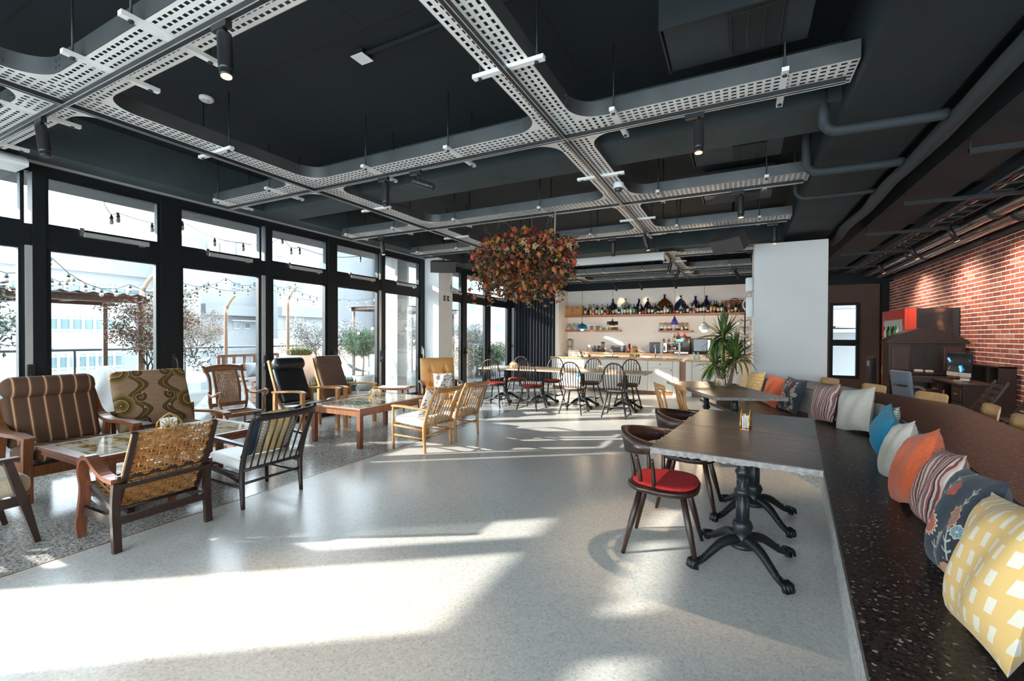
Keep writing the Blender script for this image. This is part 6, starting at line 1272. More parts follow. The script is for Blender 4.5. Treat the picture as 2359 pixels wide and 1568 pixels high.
# white wire rack with bottles
rx, ry, rz_ = on(1544, YC + .2); t = thing('counter_rack', 'white two tier counter rack', 'rack', (rx, ry, rz_))
for sx in (-1, 1):
    for sy in (-1, 1): MB().bx(sx * .21 - .01, sx * .21 + .01, sy * .1 - .01, sy * .1 + .01, 0, .4).build('leg', m_white, t)
for z in (.2, .39): MB().bx(-.22, .22, -.11, .11, z, z + .015).build('shelf', m_white, t)
for i, (dx, z, gl, k, h) in enumerate(((-.14, .215, 'clear', 'spirit', .14), (-.02, .215, 'black', 'squat', .17), (.1, .215, 'brown', 'spirit', .15), (-.15, .405, 'pink', 'squat', .12), (-.03, .405, 'clear', 'spirit', .13), (.1, .405, 'amber', 'wine', .24))): bottle('%s syrup bottle, %s from left on the %s tier of white rack' % (gl, ORD[i % 3], 'lower' if i < 3 else 'upper'), (rx + dx, ry, rz_ + z), k, gl, ('gold', 'red', 'cream')[i % 3], 'white', h, .03, 'syrup bottles on the white rack')
for i, px in enumerate((1599, 1609)):
    t = thing('soap_bottle', ['white pump bottle on the dish rack', 'pale green pump bottle on the dish rack'][i], 'bottle', on(px, YC + .15)); MB().lathe([(.04, 0), (.042, .01), (.042, .1), (.02, .13), (.014, .14)], 12).build('body', mat('soap_%d' % i, ((.75, .74, .7), (.5, .68, .6))[i], .3), t); MB().tube([(0, 0, .14), (0, 0, .17), (-.03, 0, .175)], .008, 7).build('pump', m_white, t)
t = thing('dish_rack', 'wire dish rack on the second counter', 'dish rack', on(1606, YC + .32)); 
for k in range(9): MB().tube([(-.2 + k * .05, -.12, .0), (-.2 + k * .05, -.12, .1), (-.2 + k * .05, .12, .1), (-.2 + k * .05, .12, 0)], .003, 5).build('wire', m_steel, t)
MB().tube([(-.22, -.13, .1), (.22, -.13, .1), (.22, .13, .1), (-.22, .13, .1)], .004, 5, loop=True).build('rim', m_steel, t)
t = thing('water_dispenser', 'glass drink dispenser on a wire stand at the left of the back counter', 'dispenser', on(1313, 13.35, .95)); MB().lathe([(.07, .14), (.085, .15), (.085, .33), (.06, .35)], 16).build('glass_jar', m_jar, t); MB().lathe([(.065, .35), (.065, .37), (.03, .39)], 14).build('lid', m_teak, t)
for a in range(4): MB().tube([(.1 * math.cos(a * 1.571 + .8), .1 * math.sin(a * 1.571 + .8), 0), (.1 * math.cos(a * 1.571 + .8), .1 * math.sin(a * 1.571 + .8), .36)], .005, 5).build('stand_leg', m_black, t)
for z in (.13, .36): MB().tube([(.1 * math.cos(a * .5236), .1 * math.sin(a * .5236), z) for a in range(12)], .005, 5, loop=True).build('stand_ring', m_black, t)
t = thing('wine_jar', 'dark red glass carafe beside the fruit stand', 'carafe', on(1450, 13.2, .95)); MB().lathe([(.06, 0), (.065, .02), (.06, .1), (.03, .15), (.035, .22)], 14).build('body', mat('dark_red_glass', (.12, .01, .015), .1), t); MB().lathe([(.036, .22), (.03, .25), (.01, .26)], 12).build('stopper', m_red, t)
# mug tree
mx_, my_ = XZ(1716, 760, YC + .35)[0], YC + .35; t = thing('mug_tree', 'black metal mug tree beside the pillar', 'mug tree', (mx_, my_, .87))
zt = XZ(1716, 722, my_)[1] - .87; MB().lathe([(.13, 0), (.13, .012), (.015, .02), (.012, zt)], 16).build('post', m_black, t)
mz = []
for L in range(7):
    z = .12 + L * (zt - .15) / 6
    for k in range(4):
        a = k * math.pi / 2 + .5 * L; MB().tube([(0, 0, z), (.12 * math.cos(a), .12 * math.sin(a), z + .05)], .005, 5).build('arm', m_black, t); mz.append((a, z + .02, L, k))
lv = ['lowest', 'second', 'third', 'fourth', 'fifth', 'sixth', 'topmost']
for a, z, L, k in mz:
    if L < 6: cup('white mug on the %s ring of the mug tree, %s arm' % (lv[L], ORD[k]), mx_ + .12 * math.cos(a), my_ + .12 * math.sin(a), .87 + z - .03, m_white, (1.9, .3, a + 1.2), .042, .085, 'mug', 'mugs on the mug tree')
# devices on the pillar's left side, switches on the column
t = thing('wall_phone', 'white wall dispenser on the side of the pillar, upper', 'dispenser', (.22, 8.75, 2.22)); MB().rbox((-.06, 0, .1), (.12, .2, .24), .03).build('body', m_white, t); MB().tube([(-.05, 0, -.02), (-.05, 0, -.1)], .012, 8).build('neck', m_alu, t)
t = thing('wall_phone', 'white intercom on the side of the pillar, lower', 'intercom', (.22, 8.75, 1.78)); MB().rbox((-.055, 0, .15), (.11, .22, .34), .02).build('body', m_white, t); MB().tube([(-.11, -.05, .1), (-.15, -.06, .16), (-.15, -.06, .24), (-.11, -.05, .28)], .009, 7).build('handset', m_white, t); MB().bx(-.112, -.11, .02, .06, .08, .12).build('label_patch', mat('green_label', (.05, .3, .1), .5), t)
for i, y in enumerate((8.42, 8.56)): t = thing('wall_switch', ['left black wall switch on the white column', 'right black wall switch on the white column'][i], 'switch', (-6.02, y, 2.28)); MB().bx(0, .01, -.035, .035, -.06, .06).build('plate', m_black, t); MB().bx(.01, .014, -.015, .015, -.03, .03).build('rocker', mat('switch_beige', (.5, .4, .25), .5), t)
t = thing('bullet_camera', 'grey bullet security camera pair on the white column', 'camera', (-6.02, 8.66, 2.5)); MB().bx(0, .02, -.05, .05, -.09, .09).build('mount', m_alu, t)
for s, d in ((1, (.35, .9, -.3)), (-1, (.5, -.6, .1))): v = Vector(d).normalized(); MB().tube([Vector((.05, 0, .02 * s)), Vector((.05, 0, .02 * s)) + v * .17], .034, 12).build('barrel', m_alu, t)
MB().tube([(.0, .0, .1), (.03, 0, .3), (.02, -.05, .55)], .014, 7).build('conduit', m_white, t)
# ================================================================ PLANTS INSIDE
m_leaf = mat('yucca_leaf', (.06, .13, .028), .4, col2=(.03, .075, .015), vs=8); m_leaf2 = mat('yucca_leaf_pale', (.22, .27, .07), .4, col2=(.09, .15, .03), vs=8)
t = thing('yucca_plant', 'tall yucca plant with three crowns in a blue pot on the bench end', 'plant', (-.17, 7.85, .43))
MB().lathe([(.13, 0), (.15, .01), (.18, .2), (.19, .21), (.19, .24), (.165, .24), (.16, .2)], 22).build('pot', mat('slate_blue_glaze', (.03, .06, .085), .25, coat=.3), t); MB().lathe([(.16, .19), (.05, .2)], 16).build('soil', mat('soil', (.03, .02, .014), .95), t)
def leafmesh(L, w, droop, name, m):
    mb = MB(); N = 7; rows = []
    for i in range(N + 1):
        u = i / N; x = L * (u - .18 * droop * u * u); z = L * (.15 * u - droop * u * u * .75) ; ww = w * (.45 + 1.3 * u * (1 - u) * 2) * (1 - u ** 3) + .0015; rows.append([(x, -ww, z + ww * .35), (x, 0, z), (x, ww, z + ww * .35)])
    mb.loft(rows, caps=False, closed=False, sm=True); me = mb.mesh(name); me.materials.append(m); return me
LM = [leafmesh(.44, .021, d, 'leaf', m) for d in (.0, .25, .55, .9) for m in (m_leaf, m_leaf2)]
rnd = random.Random(11)
m_trunk = mat('yucca_bark', (.24, .15, .10), .9, bump=.8, bs=35)
for (bx_, by_, tx, ty, tz, n, s) in ((-.03, .02, -.05, .02, .98, 78, 1.05), (.04, -.03, .13, -.04, .66, 78, 1.0), (-.05, -.04, -.16, -.06, .55, 58, .9)):
    MB().tube([(bx_, by_, .19), (bx_ * .6 + tx * .4, by_ * .6 + ty * .4, .19 + (tz - .19) * .4), (tx, ty, tz)], [.032, .026, .02], 9).build('trunk', m_trunk, t)
    for i in range(n):
        el = rnd.uniform(-.6, 1.45) if i > 5 else rnd.uniform(1.0, 1.5); az = i * 2.39996; k = 0 if el > .9 else 1 if el > .4 else 2 if el > -.1 else 3
        o = obj('leaf', LM[k * 2 + (i % 3 == 0)], None, t, loc=(tx, ty, tz + rnd.uniform(-.06, .04))); sc = s * rnd.uniform(.75, 1.1); o.scale = (sc,) * 3; o.rotation_euler = (rnd.uniform(-.3, .3), -el, az)
# ---- hanging dried flowers
fc = Vector((-2.62, 5.45, 2.42)); t = thing('dried_flower_cloud', 'large hanging cloud of dried orange and red flowers', 'dried flowers', fc)
rnd = random.Random(21)
def inside():
    while True:
        p = Vector((rnd.uniform(-1, 1), rnd.uniform(-1, 1), rnd.uniform(-1, 1)))
        if p.length < 1: return Vector((p.x * .76, p.y * .34, p.z * .33 + .09))
FM = [mat('dried_' + n, c, .9, var=.3, vs=40) for n, c in (('olive', (.08, .055, .02)), ('rust', (.25, .055, .014)), ('brown', (.05, .022, .010)), ('straw', (.22, .145, .055)), ('crimson', (.13, .01, .012)), ('dusty_green', (.05, .05, .022)))]
mb = MB()
for i in range(5200):
    p = inside(); u = rnd.random()
    if i > 3600: p = Vector((p.x, p.y, rnd.uniform(-.5, -.1) * (1 - (p.x / .8) ** 2 * .6)))
    L = rnd.uniform(.03, .085); d = Vector((rnd.gauss(0, 1), rnd.gauss(0, 1), rnd.gauss(-.2, .9))).normalized(); s = d.cross(Vector((rnd.gauss(0, 1), rnd.gauss(0, 1), rnd.gauss(0, 1)))).normalized() * L * rnd.uniform(.15, .45)
    mb.cm = rnd.choice((0, 0, 1, 1, 2, 2, 3, 5, 1)); mb.add([p, p + d * L * .5 + s, p + d * L, p + d * L * .5 - s], [(0, 1, 2, 3)])
stuff(mb.build('dried_leaves', FM, t))
mb = MB()
for i in range(170):
    p = inside(); d = (Vector((p.x, p.y * 1.5, (p.z - .08) * 1.6)).normalized() + Vector((rnd.gauss(0, .4), rnd.gauss(0, .4), rnd.gauss(-.2, .4)))).normalized(); L = rnd.uniform(.14, .42); q = p + d * L * .5 + Vector((rnd.gauss(0, .03), 0, rnd.gauss(0, .03))); mb.cm = rnd.choice((0, 2, 3)); mb.tube([p, q, p + d * L + Vector((0, 0, -L * .15))], [.003, .0025, .0012], 4)
for i in range(18):
    x = rnd.uniform(-.7, .75); P = [(x, rnd.uniform(-.2, .2), -.25)]; 
    for k in range(4): P.append((P[-1][0] + rnd.gauss(0, .03), P[-1][1] + rnd.gauss(0, .02), P[-1][2] - rnd.uniform(.04, .1)))
    mb.cm = 2; mb.tube(P, .0025, 4)
    for q in P[1:]:
        for _ in range(5):
            d = Vector((rnd.gauss(0, 1), rnd.gauss(0, 1), rnd.gauss(-.4, .6))).normalized() * rnd.uniform(.03, .05); s = d.cross(Vector((0, 1, .3))).normalized() * .012; qq = Vector(q); mb.cm = rnd.choice((1, 3, 0)); mb.add([qq, qq + d * .5 + s, qq + d, qq + d * .5 - s], [(0, 1, 2, 3)])
for i in range(9):
    a = rnd.uniform(-.3, .8); p = Vector((.55, 0, .25)); P = [p + Vector((k * .09, .02 * k, .035 * k * a + rnd.gauss(0, .012))) for k in range(5)]; mb.cm = 2; mb.tube(P, [.004, .0035, .003, .002, .001], 4)
stuff(mb.build('twigs', FM, t))
def headmesh(kind, m):
    mb = MB()
    if kind == 'lantern':
        for k in range(6):
            a0 = k * math.pi / 3; P = [(0, 0, .03)] + [(.022 * math.sin(q) * math.cos(a0 + s * .5), .022 * math.sin(q) * math.sin(a0 + s * .5), .03 - .05 * (1 - math.cos(q)) / 2) for q in (1.0, 2.0) for s in (-1, 1)] + [(0, 0, -.032)]
            mb.add(P, [(0, 1, 2), (1, 3, 4, 2), (3, 5, 4)], True)
    elif kind == 'rose':
        for L, (r, n, z) in enumerate(((.03, 8, 0), (.022, 6, .008), (.012, 5, .014))):
            for k in range(n): a = 2 * math.pi * (k + .5 * L) / n; c, s = math.cos(a), math.sin(a); w = r * .45; mb.add([(0, 0, z - .01), (c * r * .7 - s * w, s * r * .7 + c * w, z), (c * r, s * r, z + .012), (c * r * .7 + s * w, s * r * .7 - c * w, z)], [(0, 1, 2, 3)], True)
        mb.lathe([(.008, -.012), (.014, 0), (.006, .012)], 7)
    else:
        for k in range(14): a = k * 2.4; r = .006 * math.sqrt(k); mb.rbox((r * math.cos(a) * 1.2, r * math.sin(a) * 1.2, .01 * math.cos(k)), (.016, .016, .016), .008, 6, 4)
    me = mb.mesh(kind); me.materials.append(m); return me
HM = {'lantern_pod': [headmesh('lantern', mat('lantern_' + str(i), c, .7)) for i, c in enumerate(((.40, .075, .018), (.36, .12, .03), (.28, .042, .012)))], 'flower_head': [headmesh('rose', mat('head_' + str(i), c, .85)) for i, c in enumerate(((.20, .012, .018), (.26, .065, .04), (.11, .025, .015)))], 'yarrow_head': [headmesh('yarrow', mat('yar_' + str(i), c, .9)) for i, c in enumerate(((.40, .17, .018), (.42, .34, .2)))]}
for kind, n in (('lantern_pod', 80), ('flower_head', 60), ('yarrow_head', 36)):
    for i in range(n):
        p = inside(); v = Vector((p.x / .72, p.y / .34, (p.z - .08) / .34)); v = v.normalized() * rnd.uniform(.85, 1.08) if v.length > .05 else v; 
        if v.y > .3: v.y = -v.y
        p = Vector((v.x * .76, v.y * .36, v.z * .35 + .09))
        if kind == 'lantern_pod' and rnd.random() < .6: p.x = abs(p.x)
        if kind != 'lantern_pod' and p.z < 0 and rnd.random() < .7: p.z = -p.z + .1
        if kind == 'lantern_pod' and i % 2: p.z = rnd.uniform(-.5, -.05); p.x = rnd.uniform(-.65, .72)
        o = obj(kind, rnd.choice(HM[kind]), None, t, loc=p); sc = rnd.uniform(.9, 1.6); o.scale = (sc,) * 3; o.rotation_euler = (rnd.uniform(.2, 1.6) if kind != 'lantern_pod' else rnd.uniform(-.7, .7), rnd.uniform(-.6, .6), rnd.uniform(0, 6.28))
for x, y in ((-.45, 0), (-.43, .05), (.33, 0), (.37, .05)): MB().tube([(x, y, .2), (x + .01, .15, 3.14 - fc.z)], .0025, 4).build('hanging_wire', m_steel, t)
MB().tube([(.42, .12, .2), (.42, .15, 3.09 - fc.z)], .011, 8).build('support_tube', m_alu, t)
# ================================================================ TERRACE AND SURROUNDINGS
m_deck = mat('weathered_deck', (.05, .054, .058), .75, col2=(.037, .041, .044), vs=3, stretch=(8, .4, 1))
terr = struct(MB().bx(-12.3, -6.6, -9, 22, -.35, -.06).build('floor_terrace', mat('terrace_slab', (.2, .2, .2), .9)), 'grey boarded terrace outside the windows')
me = MB().bx(-.069, .069, -9, 22, -.02, 0).mesh('deck_board'); me.materials.append(m_deck)
for i in range(40): obj('deck_board', me, None, terr, loc=(-6.68 - i * .142, 0, -.03))
# outdoor column and added shade pier
sbox('wall_outer_column', m_extc, -7.65, -7.0, 7.95, 8.35, -.06, 3.22, 'fair faced concrete column outside')
p0, p1 = atx(938, 734, -7.0), atx(958, 745, -7.0)
sbox('wall_shade_pier_near', m_extc, -7.7, -7.3, -1.1, .8, -.06, 3.22)  # unseen pier, added to throw the broad shade on the floor
# railing
t = thing('terrace_railing', 'dark steel railing along the terrace edge', 'railing', (-11.9, 6, 0)); m_rail = mat('railing_steel', (.09, .11, .12), .4, .4)
MB().tube([(0, -12, 1.1), (0, 16, 1.1)], .028, 8).build('top_rail', m_rail, t)
for k in range(15): MB().bx(-.02, .02, -12 + k * 2 - .018, -12 + k * 2 + .018, -.06, 1.09).build('post', m_rail, t)
mg = glassmat('railing_glass', (.9, .95, .95))
for k in range(14): MB().bx(-.005, .005, -11.95 + k * 2, -10.05 + k * 2, .05, 1.0).build('glass_panel', mg, t)
# ---- buildings across the street: facades placed on planes parallel to the windows
m_bw = mat('white_facade', (.2, .205, .205), .9, var=.04, vs=.5); m_bg = mat('grey_facade', (.15, .16, .17), .9, var=.06, vs=.5); m_bg2 = mat('pale_grey_facade', (.19, .20, .21), .9, var=.05, vs=.4); m_bwin = mat('bluish_window', (.08, .12, .13), .15); m_bfr = mat('facade_trim', (.28, .285, .285), .8)
def facade(label, X, pa, pb, ytop, m, depth=8, z0=-9):
    a, b = atx(pa, ytop, X), atx(pb, ytop, X); t = thing('building', label, 'building', (X, (a.y + b.y) / 2, z0)); zt = max(a.z, b.z)
    MB().bx(-depth, 0, a.y - t.location.y, b.y - t.location.y, 0, zt - z0).build('wall', m, t); t['top'] = 1; del t['top']
    return t
def fwin(t, X, pa, pb, ya, yb, n=1, m=None, sill=False):
    a, b = atx(pa, (ya + yb) / 2, X), atx(pb, (ya + yb) / 2, X); mid = (pa + pb) / 2; z1, z0 = atx(mid, ya, X).z, atx(mid, yb, X).z; o = t.location; w = (b.y - a.y) / n
    for k in range(n):
        f = MB().bx(.0, .06, a.y + w * k - o.y, a.y + w * (k + 1) - o.y, z0 - o.z, z1 - o.z).build('window', m_bfr, t); MB().bx(.055, .07, a.y + w * (k + .08) - o.y, a.y + w * (k + .92) - o.y, z0 + .08 - o.z, z1 - .08 - o.z).build('pane', m or m_bwin, f)
        if n > 1: MB().bx(.0, .16, a.y + w * k - .04 - o.y, a.y + w * k + .04 - o.y, z0 - .1 - o.z, z1 + .1 - o.z).build('fin', m_bfr, t)
def fband(t, X, pa, pb, ya, yb, m, d=.3):
    a, b = atx(pa, (ya + yb) / 2, X), atx(pb, (ya + yb) / 2, X); mid = (pa + pb) / 2; z1, z0 = atx(mid, ya, X).z, atx(mid, yb, X).z; o = t.location; MB().bx(0, d, a.y - o.y, b.y - o.y, z0 - o.z, z1 - o.z).build('band', m, t)
X1 = -26.0
t = facade('white building with rows of windows behind the left panes', X1, -900, 404, 600, m_bw)
fwin(t, X1, 20, 380, 655, 683, 10); fwin(t, X1, 40, 290, 731, 762, 9); fwin(t, X1, 108, 280, 817, 848, 8); fband(t, X1, -300, 400, 575, 612, m_bg); fwin(t, X1, 15, 260, 580, 606, 5)
fwin(t, X1, -200, 20, 731, 762, 6)
t = facade('grey building with a stair tower in the centre of the view', X1 + 3, 440, 462, 560, m_bg, 2.9)
t = facade('pale grey building with small square windows', X1 - 1, 462, 652, 640 - 20, m_bg2, 1.9)
for a in (537, 562, 590): fwin(t, X1 - 1, a, a + 14, 741, 758)
for a in (534, 580): fwin(t, X1 - 1, a, a + 20, 647, 665)
fband(t, X1 - 1, 462, 652, 705, 728, m_bg, .5); fband(t, X1 - 1, 525, 600, 738, 740, m_bfr, .5)
t = facade('grey plastered building behind the second bay', X1 + 1, 640, 752, 630, m_bg2, 1.6); 
for a in (640, 655, 682, 703): fwin(t, X1 + 1, a, a + 8, 744, 758)
for a in (638, 660, 682): fwin(t, X1 + 1, a, a + 13, 655, 670)
fband(t, X1 + 1, 640, 752, 710, 730, m_bg, .4)
t = facade('light blue grey tall building with a glazed corner', X1 - 4, 735, 935, 540, m_bg, 8); fwin(t, X1 - 4, 735, 748, 655, 700, 1); fwin(t, X1 - 4, 768, 778, 660, 690, 1); fwin(t, X1 - 4, 893, 905, 685, 720, 1); fwin(t, X1 - 4, 908, 922, 690, 725, 1); fwin(t, X1 - 4, 735, 746, 600, 640, 1)
t = facade('white apartment building behind the far panes', X1, 936, 1200, 560, m_bw, 3.5)
for r in range(4):
    for a in (948, 1045, 1080, 1110, 1140): fwin(t, X1, a, a + 14, 600 + r * 48, 622 + r * 48)
t = thing('brick_annex', 'low brick annex behind the far panes', 'building', (-19, 20.5, -6)); MB().bx(-3, 0, -5.5, 16, 0, 7.0).build('wall', mat('faded_brick', (.36, .22, .17), .9, var=.25, vs=5), t); MB().bx(-3.1, .15, -5.6, 16.1, 7.0, 7.2).build('coping', m_bfr, t)
# rooftop tanks seen through the hopper lights
for i, px in enumerate((482, 520, 558, 635)):
    p = atx(px, 585, X1 - 4); t = thing('water_tank', ORD[i] + ' steel rooftop water tank from the left', 'water tank', (p.x, p.y, p.z - .2), 0, 'rooftop water tanks'); MB().lathe([(.5, 0), (.53, .04), (.53, .95), (.56, .97), (.3, 1.3), (.12, 1.38)], 18).build('tank', m_alu, t); MB().bx(-.4, .4, -.4, .4, -14, 0).build('plinth', m_bg2, t)
t = facade('roof storey with a small stair house seen through the hopper light', X1 - 3, 425, 475, 548, m_bg, 5)
# ---- pergolas
m_perg = wood('pergola_wood', (.11, .06, .042), (.07, .04, .028)); m_pergr = mat('pergola_sheet', (.08, .055, .048), .7, var=.2)
def pergola(label, x0, x1, y0, y1, z):
    t = thing('pergola', label, 'pergola', ((x0 + x1) / 2, (y0 + y1) / 2, -.03)); w, l = (x1 - x0) / 2, (y1 - y0) / 2
    for sx in (-1, 1):
        for sy in (-1, 1): MB().bx(sx * w - .035, sx * w + .035, sy * l - .035, sy * l + .035, 0, z).build('post', m_perg, t)
        MB().bx(sx * w - .05, sx * w + .05, -l - .15, l + .15, z, z + .12).build('beam', m_perg, t)
    N = 30; mb = MB(); mb.loft([[(-w - .2, -l - .2 + (2 * l + .4) * i / N, z + .13 + (.03 if i % 2 else 0)), (w + .2, -l - .2 + (2 * l + .4) * i / N, z + .13 + (.03 if i % 2 else 0))] for i in range(N + 1)], closed=False, sm=False); mb.build('corrugated_roof', m_pergr, t)
    for k in range(5): MB().bx(-w, w, -l + 2 * l * k / 4 - .03, -l + 2 * l * k / 4 + .03, z + .04, z + .12).build('rafter', m_perg, t)
a = atx(302, 690, -10.4); pergola('dark pergola with a corrugated roof behind the left panes', -11.6, -10.2, 1.6, a.y + .05, a.z - .1 + .05)
b = atx(845, 711, -10.6); pergola('wooden pergola behind the fourth bay', -11.6, -9.6, b.y + .4, b.y + 3.4, b.z)
# ---- lantern poles, bent
m_pole = wood('pole_wood', (.20, .115, .065), (.14, .08, .045))
def pole(label, px, pybase, pytop, X, bend):
    a = atx(px, pytop, X); t = thing('bent_pole', label, 'pole', (X, a.y, -.03), 0, 'bent poles on the terrace'); h = a.z + .03
    P = [(0, 0, 0), (0, 0, h * .8), (0, .01 * bend, h * .86), (0, .1 * bend, h * .94), (0, .22 * bend, h)]; MB().tube(P, [.045, .04, .042, .042, .038], 8).build('shaft', m_pole, t); MB().lathe([(.09, 0), (.09, .02)], 10).build('foot', m_steel, t)
pole('bent wooden pole behind the left panes', 328, 0, 628, -11.2, 1); pole('bent wooden pole in the middle of the second bay', 520, 0, 678, -11.0, 1); pole('tall hooked pole in the third bay', 663, 0, 655, -11.0, 1.4)
# ---- string lights
m_wire = mat('string_wire', (.03, .03, .03), .6); m_bsock = mat('bulb_socket', (.02, .03, .035), .4); m_bulbg = mat('clear_bulb', (.40, .33, .25), .15)
smesh = MB().lathe([(.008, 0), (.014, -.01), (.022, -.03), (.03, -.06), (.024, -.075)], 8).mesh('socket'); smesh.materials.append(m_bsock)
bmesh2 = MB().lathe([(.02, -.075), (.03, -.09), (.034, -.12), (.022, -.15), (.004, -.155)], 8).mesh('bulb'); bmesh2.materials.append(m_bulbg)
def string(label, pts, X, n, sag=.12, s=1.0):
    P = [atx(px, py, X + dx) for px, py, dx in pts]; o = Vector(P[0]); t = thing('string_lights', label, 'string lights', o, 0, 'string lights over the terrace'); W = []
    for a, b in zip(P, P[1:]):
        for i in range(n + 1):
            u = i / n; q = a.lerp(b, u); q.z -= sag * 4 * u * (1 - u); W.append(q - o)
    MB().tube(W, .006, 4).build('wire', m_wire, t)
    if X > -9:
        for q in (W[0], W[-1]): MB().tube([q, (q.x, q.y, 3.22 - o.z)], .005, 4).build('hanger', m_wire, t)
    for i, q in enumerate(W):
        if i % (n + 1) == 0: continue
        for me, nm in ((smesh, 'socket'), (bmesh2, 'bulb')): ob = obj(nm, me, None, t, loc=q); ob.scale = (s,) * 3
string('string of bulbs across the upper left panes', [(-60, 590, 0), (115, 590, 0), (300, 655, -.5), (480, 650, -1)], -9.3, 5, .25, .9)
string('string of bulbs across the first bays at mid height', [(60, 570, 0), (170, 640, -1), (400, 655, -1.5)], -10, 6, .25, .9)
string('string of bulbs across the second bay', [(400, 640, 0), (520, 640, -.5), (610, 640, -.5), (680, 652, -.8)], -9.6, 5, .18, .85)
string('string of bulbs slanting through the second bay', [(405, 668, 0), (470, 655, 0), (600, 655, -.4), (755, 690, -1)], -9.8, 4, .15, .85)
string('string of bulbs behind the fourth bay', [(660, 655, 0), (760, 685, -.5), (880, 680, -.5), (960, 680, -.5)], -10.6, 6, .12, .85)
string('loose string of bulbs below the roof edge, left', [(240, 470, 0), (272, 490, 0), (420, 510, 0), (560, 560, 0)], -7.66, 2, .08, .9)
string('loose string of bulbs below the roof edge, right', [(560, 560, 0), (650, 545, 0), (690, 570, 0), (830, 590, 0)], -7.68, 2, .1, .9)
# ---- vegetation
LEAF = {k: mat('leaf_' + k, c, .6) for k, c in dict(grey=(.085, .09, .08), olive=(.075, .09, .04), green=(.04, .09, .025), pine=(.035, .075, .035), red=(.14, .04, .042), dry=(.16, .095, .075), straw=(.22, .15, .04), teal=(.012, .06, .065), white=(.26, .25, .24)).items()}
m_twig = mat('twig_bark', (.035, .027, .023), .9)
def cloud(mb, c, R, n, L, mats, rnd, wr=.35, shell=.0, up=0):
    for i in range(n):
        while True:
            v = Vector((rnd.uniform(-1, 1), rnd.uniform(-1, 1), rnd.uniform(-1, 1)))
            if shell < v.length < 1: break
        p = Vector(c) + Vector((v.x * R[0], v.y * R[1], v.z * R[2])); d = (Vector((rnd.gauss(0, 1), rnd.gauss(0, 1), rnd.gauss(up, 1))) + v * .6).normalized() * L * rnd.uniform(.6, 1.3); s = d.cross(Vector((rnd.gauss(0, 1), rnd.gauss(0, 1), rnd.gauss(0, 1)))).normalized() * L * wr * .5
        mb.cm = mats if isinstance(mats, int) else rnd.choice(mats); mb.add([p, p + d * .5 + s, p + d, p + d * .5 - s], [(0, 1, 2, 3)])
def branches(mb, base, n, h, spread, rnd, r=.02, lv=2):
    tips = []
    def grow(p, d, L, r, k):
        q = p + d * L * .5 + Vector((rnd.gauss(0, .06), rnd.gauss(0, .06), 0)) * L; e = q + (d + Vector((rnd.gauss(0, .3), rnd.gauss(0, .3), rnd.gauss(0, .15)))).normalized() * L * .5; mb.tube([p, q, e], [r, r * .8, r * .55], 5); tips.append(e)
        if k > 0:
            for _ in range(3): grow(e if rnd.random() < .6 else q, (d + Vector((rnd.gauss(0, .6), rnd.gauss(0, .6), rnd.gauss(.1, .4)))).normalized(), L * .65, r * .55, k - 1)
    for i in range(n): a = rnd.uniform(0, 6.28); grow(Vector(base), Vector((math.cos(a) * spread, math.sin(a) * spread, 1)).normalized(), h, r, lv)
    return tips
def shrub(name, label, cat, loc, h, nb, spread, leafn, L, keys, seed, pot=None, puff=.16):
    rnd = random.Random(seed); t = thing(name, label, cat, loc); z = 0
    if pot:
        pm, r, ph = pot; MB().lathe([(r * .72, 0), (r * .8, .02), (r, ph * .8), (r, ph), (r * .9, ph), (r * .88, ph - .06)], 20).build('pot', pm, t); MB().lathe([(r * .88, ph - .07), (.02, ph - .06)], 14).build('soil', mat('soil', (.03, .02, .014), .95), t); z = ph - .06
    mb = MB(); tips = branches(mb, (0, 0, z), nb, h, spread, rnd); mb.build('branches', m_twig, t)
    mb = MB(); per = max(1, int(leafn * 2.2) // len(tips))
    for q in tips: cloud(mb, q, (puff, puff, puff * .8), per, L, list(range(len(keys))), rnd)
    stuff(mb.build('foliage', [LEAF[k] for k in keys], t)); return t
m_wpot = mat('white_planter', (.22, .22, .215), .5)
def ground(px, py): p = atz(px, py, -.03); return (p.x, p.y, -.03)
g1 = ground(445, 880); shrub('potted_tree', 'airy shrub in a large white pot behind the second bay', 'tree', g1, .75, 5, .45, 3000, .07, ('grey', 'olive', 'red', 'grey'), 1, (m_wpot, .42, .75), .2)
shrub('potted_tree', 'fine leaved shrub with reddish leaves beside the main post', 'tree', (-10.6, atx(335, 800, -10.6).y, -.03), 1.0, 5, .35, 3000, .07, ('olive', 'red', 'dry', 'olive'), 2, (m_wpot, .3, .4), .2)
shrub('potted_tree', 'silvery branching shrub behind the left panes', 'tree', (-9.4, 1.35, -.03), .95, 6, .7, 2600, .085, ('grey', 'green', 'grey'), 3, (m_wpot, .35, .5), .2)
shrub('potted_tree', 'silvery shrub behind the third bay', 'tree', (-10.8, atx(735, 780, -10.8).y, -.03), .85, 5, .5, 3000, .06, ('white', 'grey'), 4, (m_wpot, .3, .4), .22)
shrub('potted_tree', 'pale shrub behind the far panes', 'tree', (-9.4, atx(1095, 780, -9.4).y, -.03), .8, 5, .5, 3000, .07, ('white', 'grey', 'olive'), 5, (m_wpot, .3, .4), .22)
shrub('potted_tree', 'pale shrub beside the pergola', 'tree', (-10.2, atx(920, 780, -10.2).y, -.03), .8, 5, .4, 2800, .06, ('white', 'grey', 'dry'), 6, (m_wpot, .3, .4), .22)
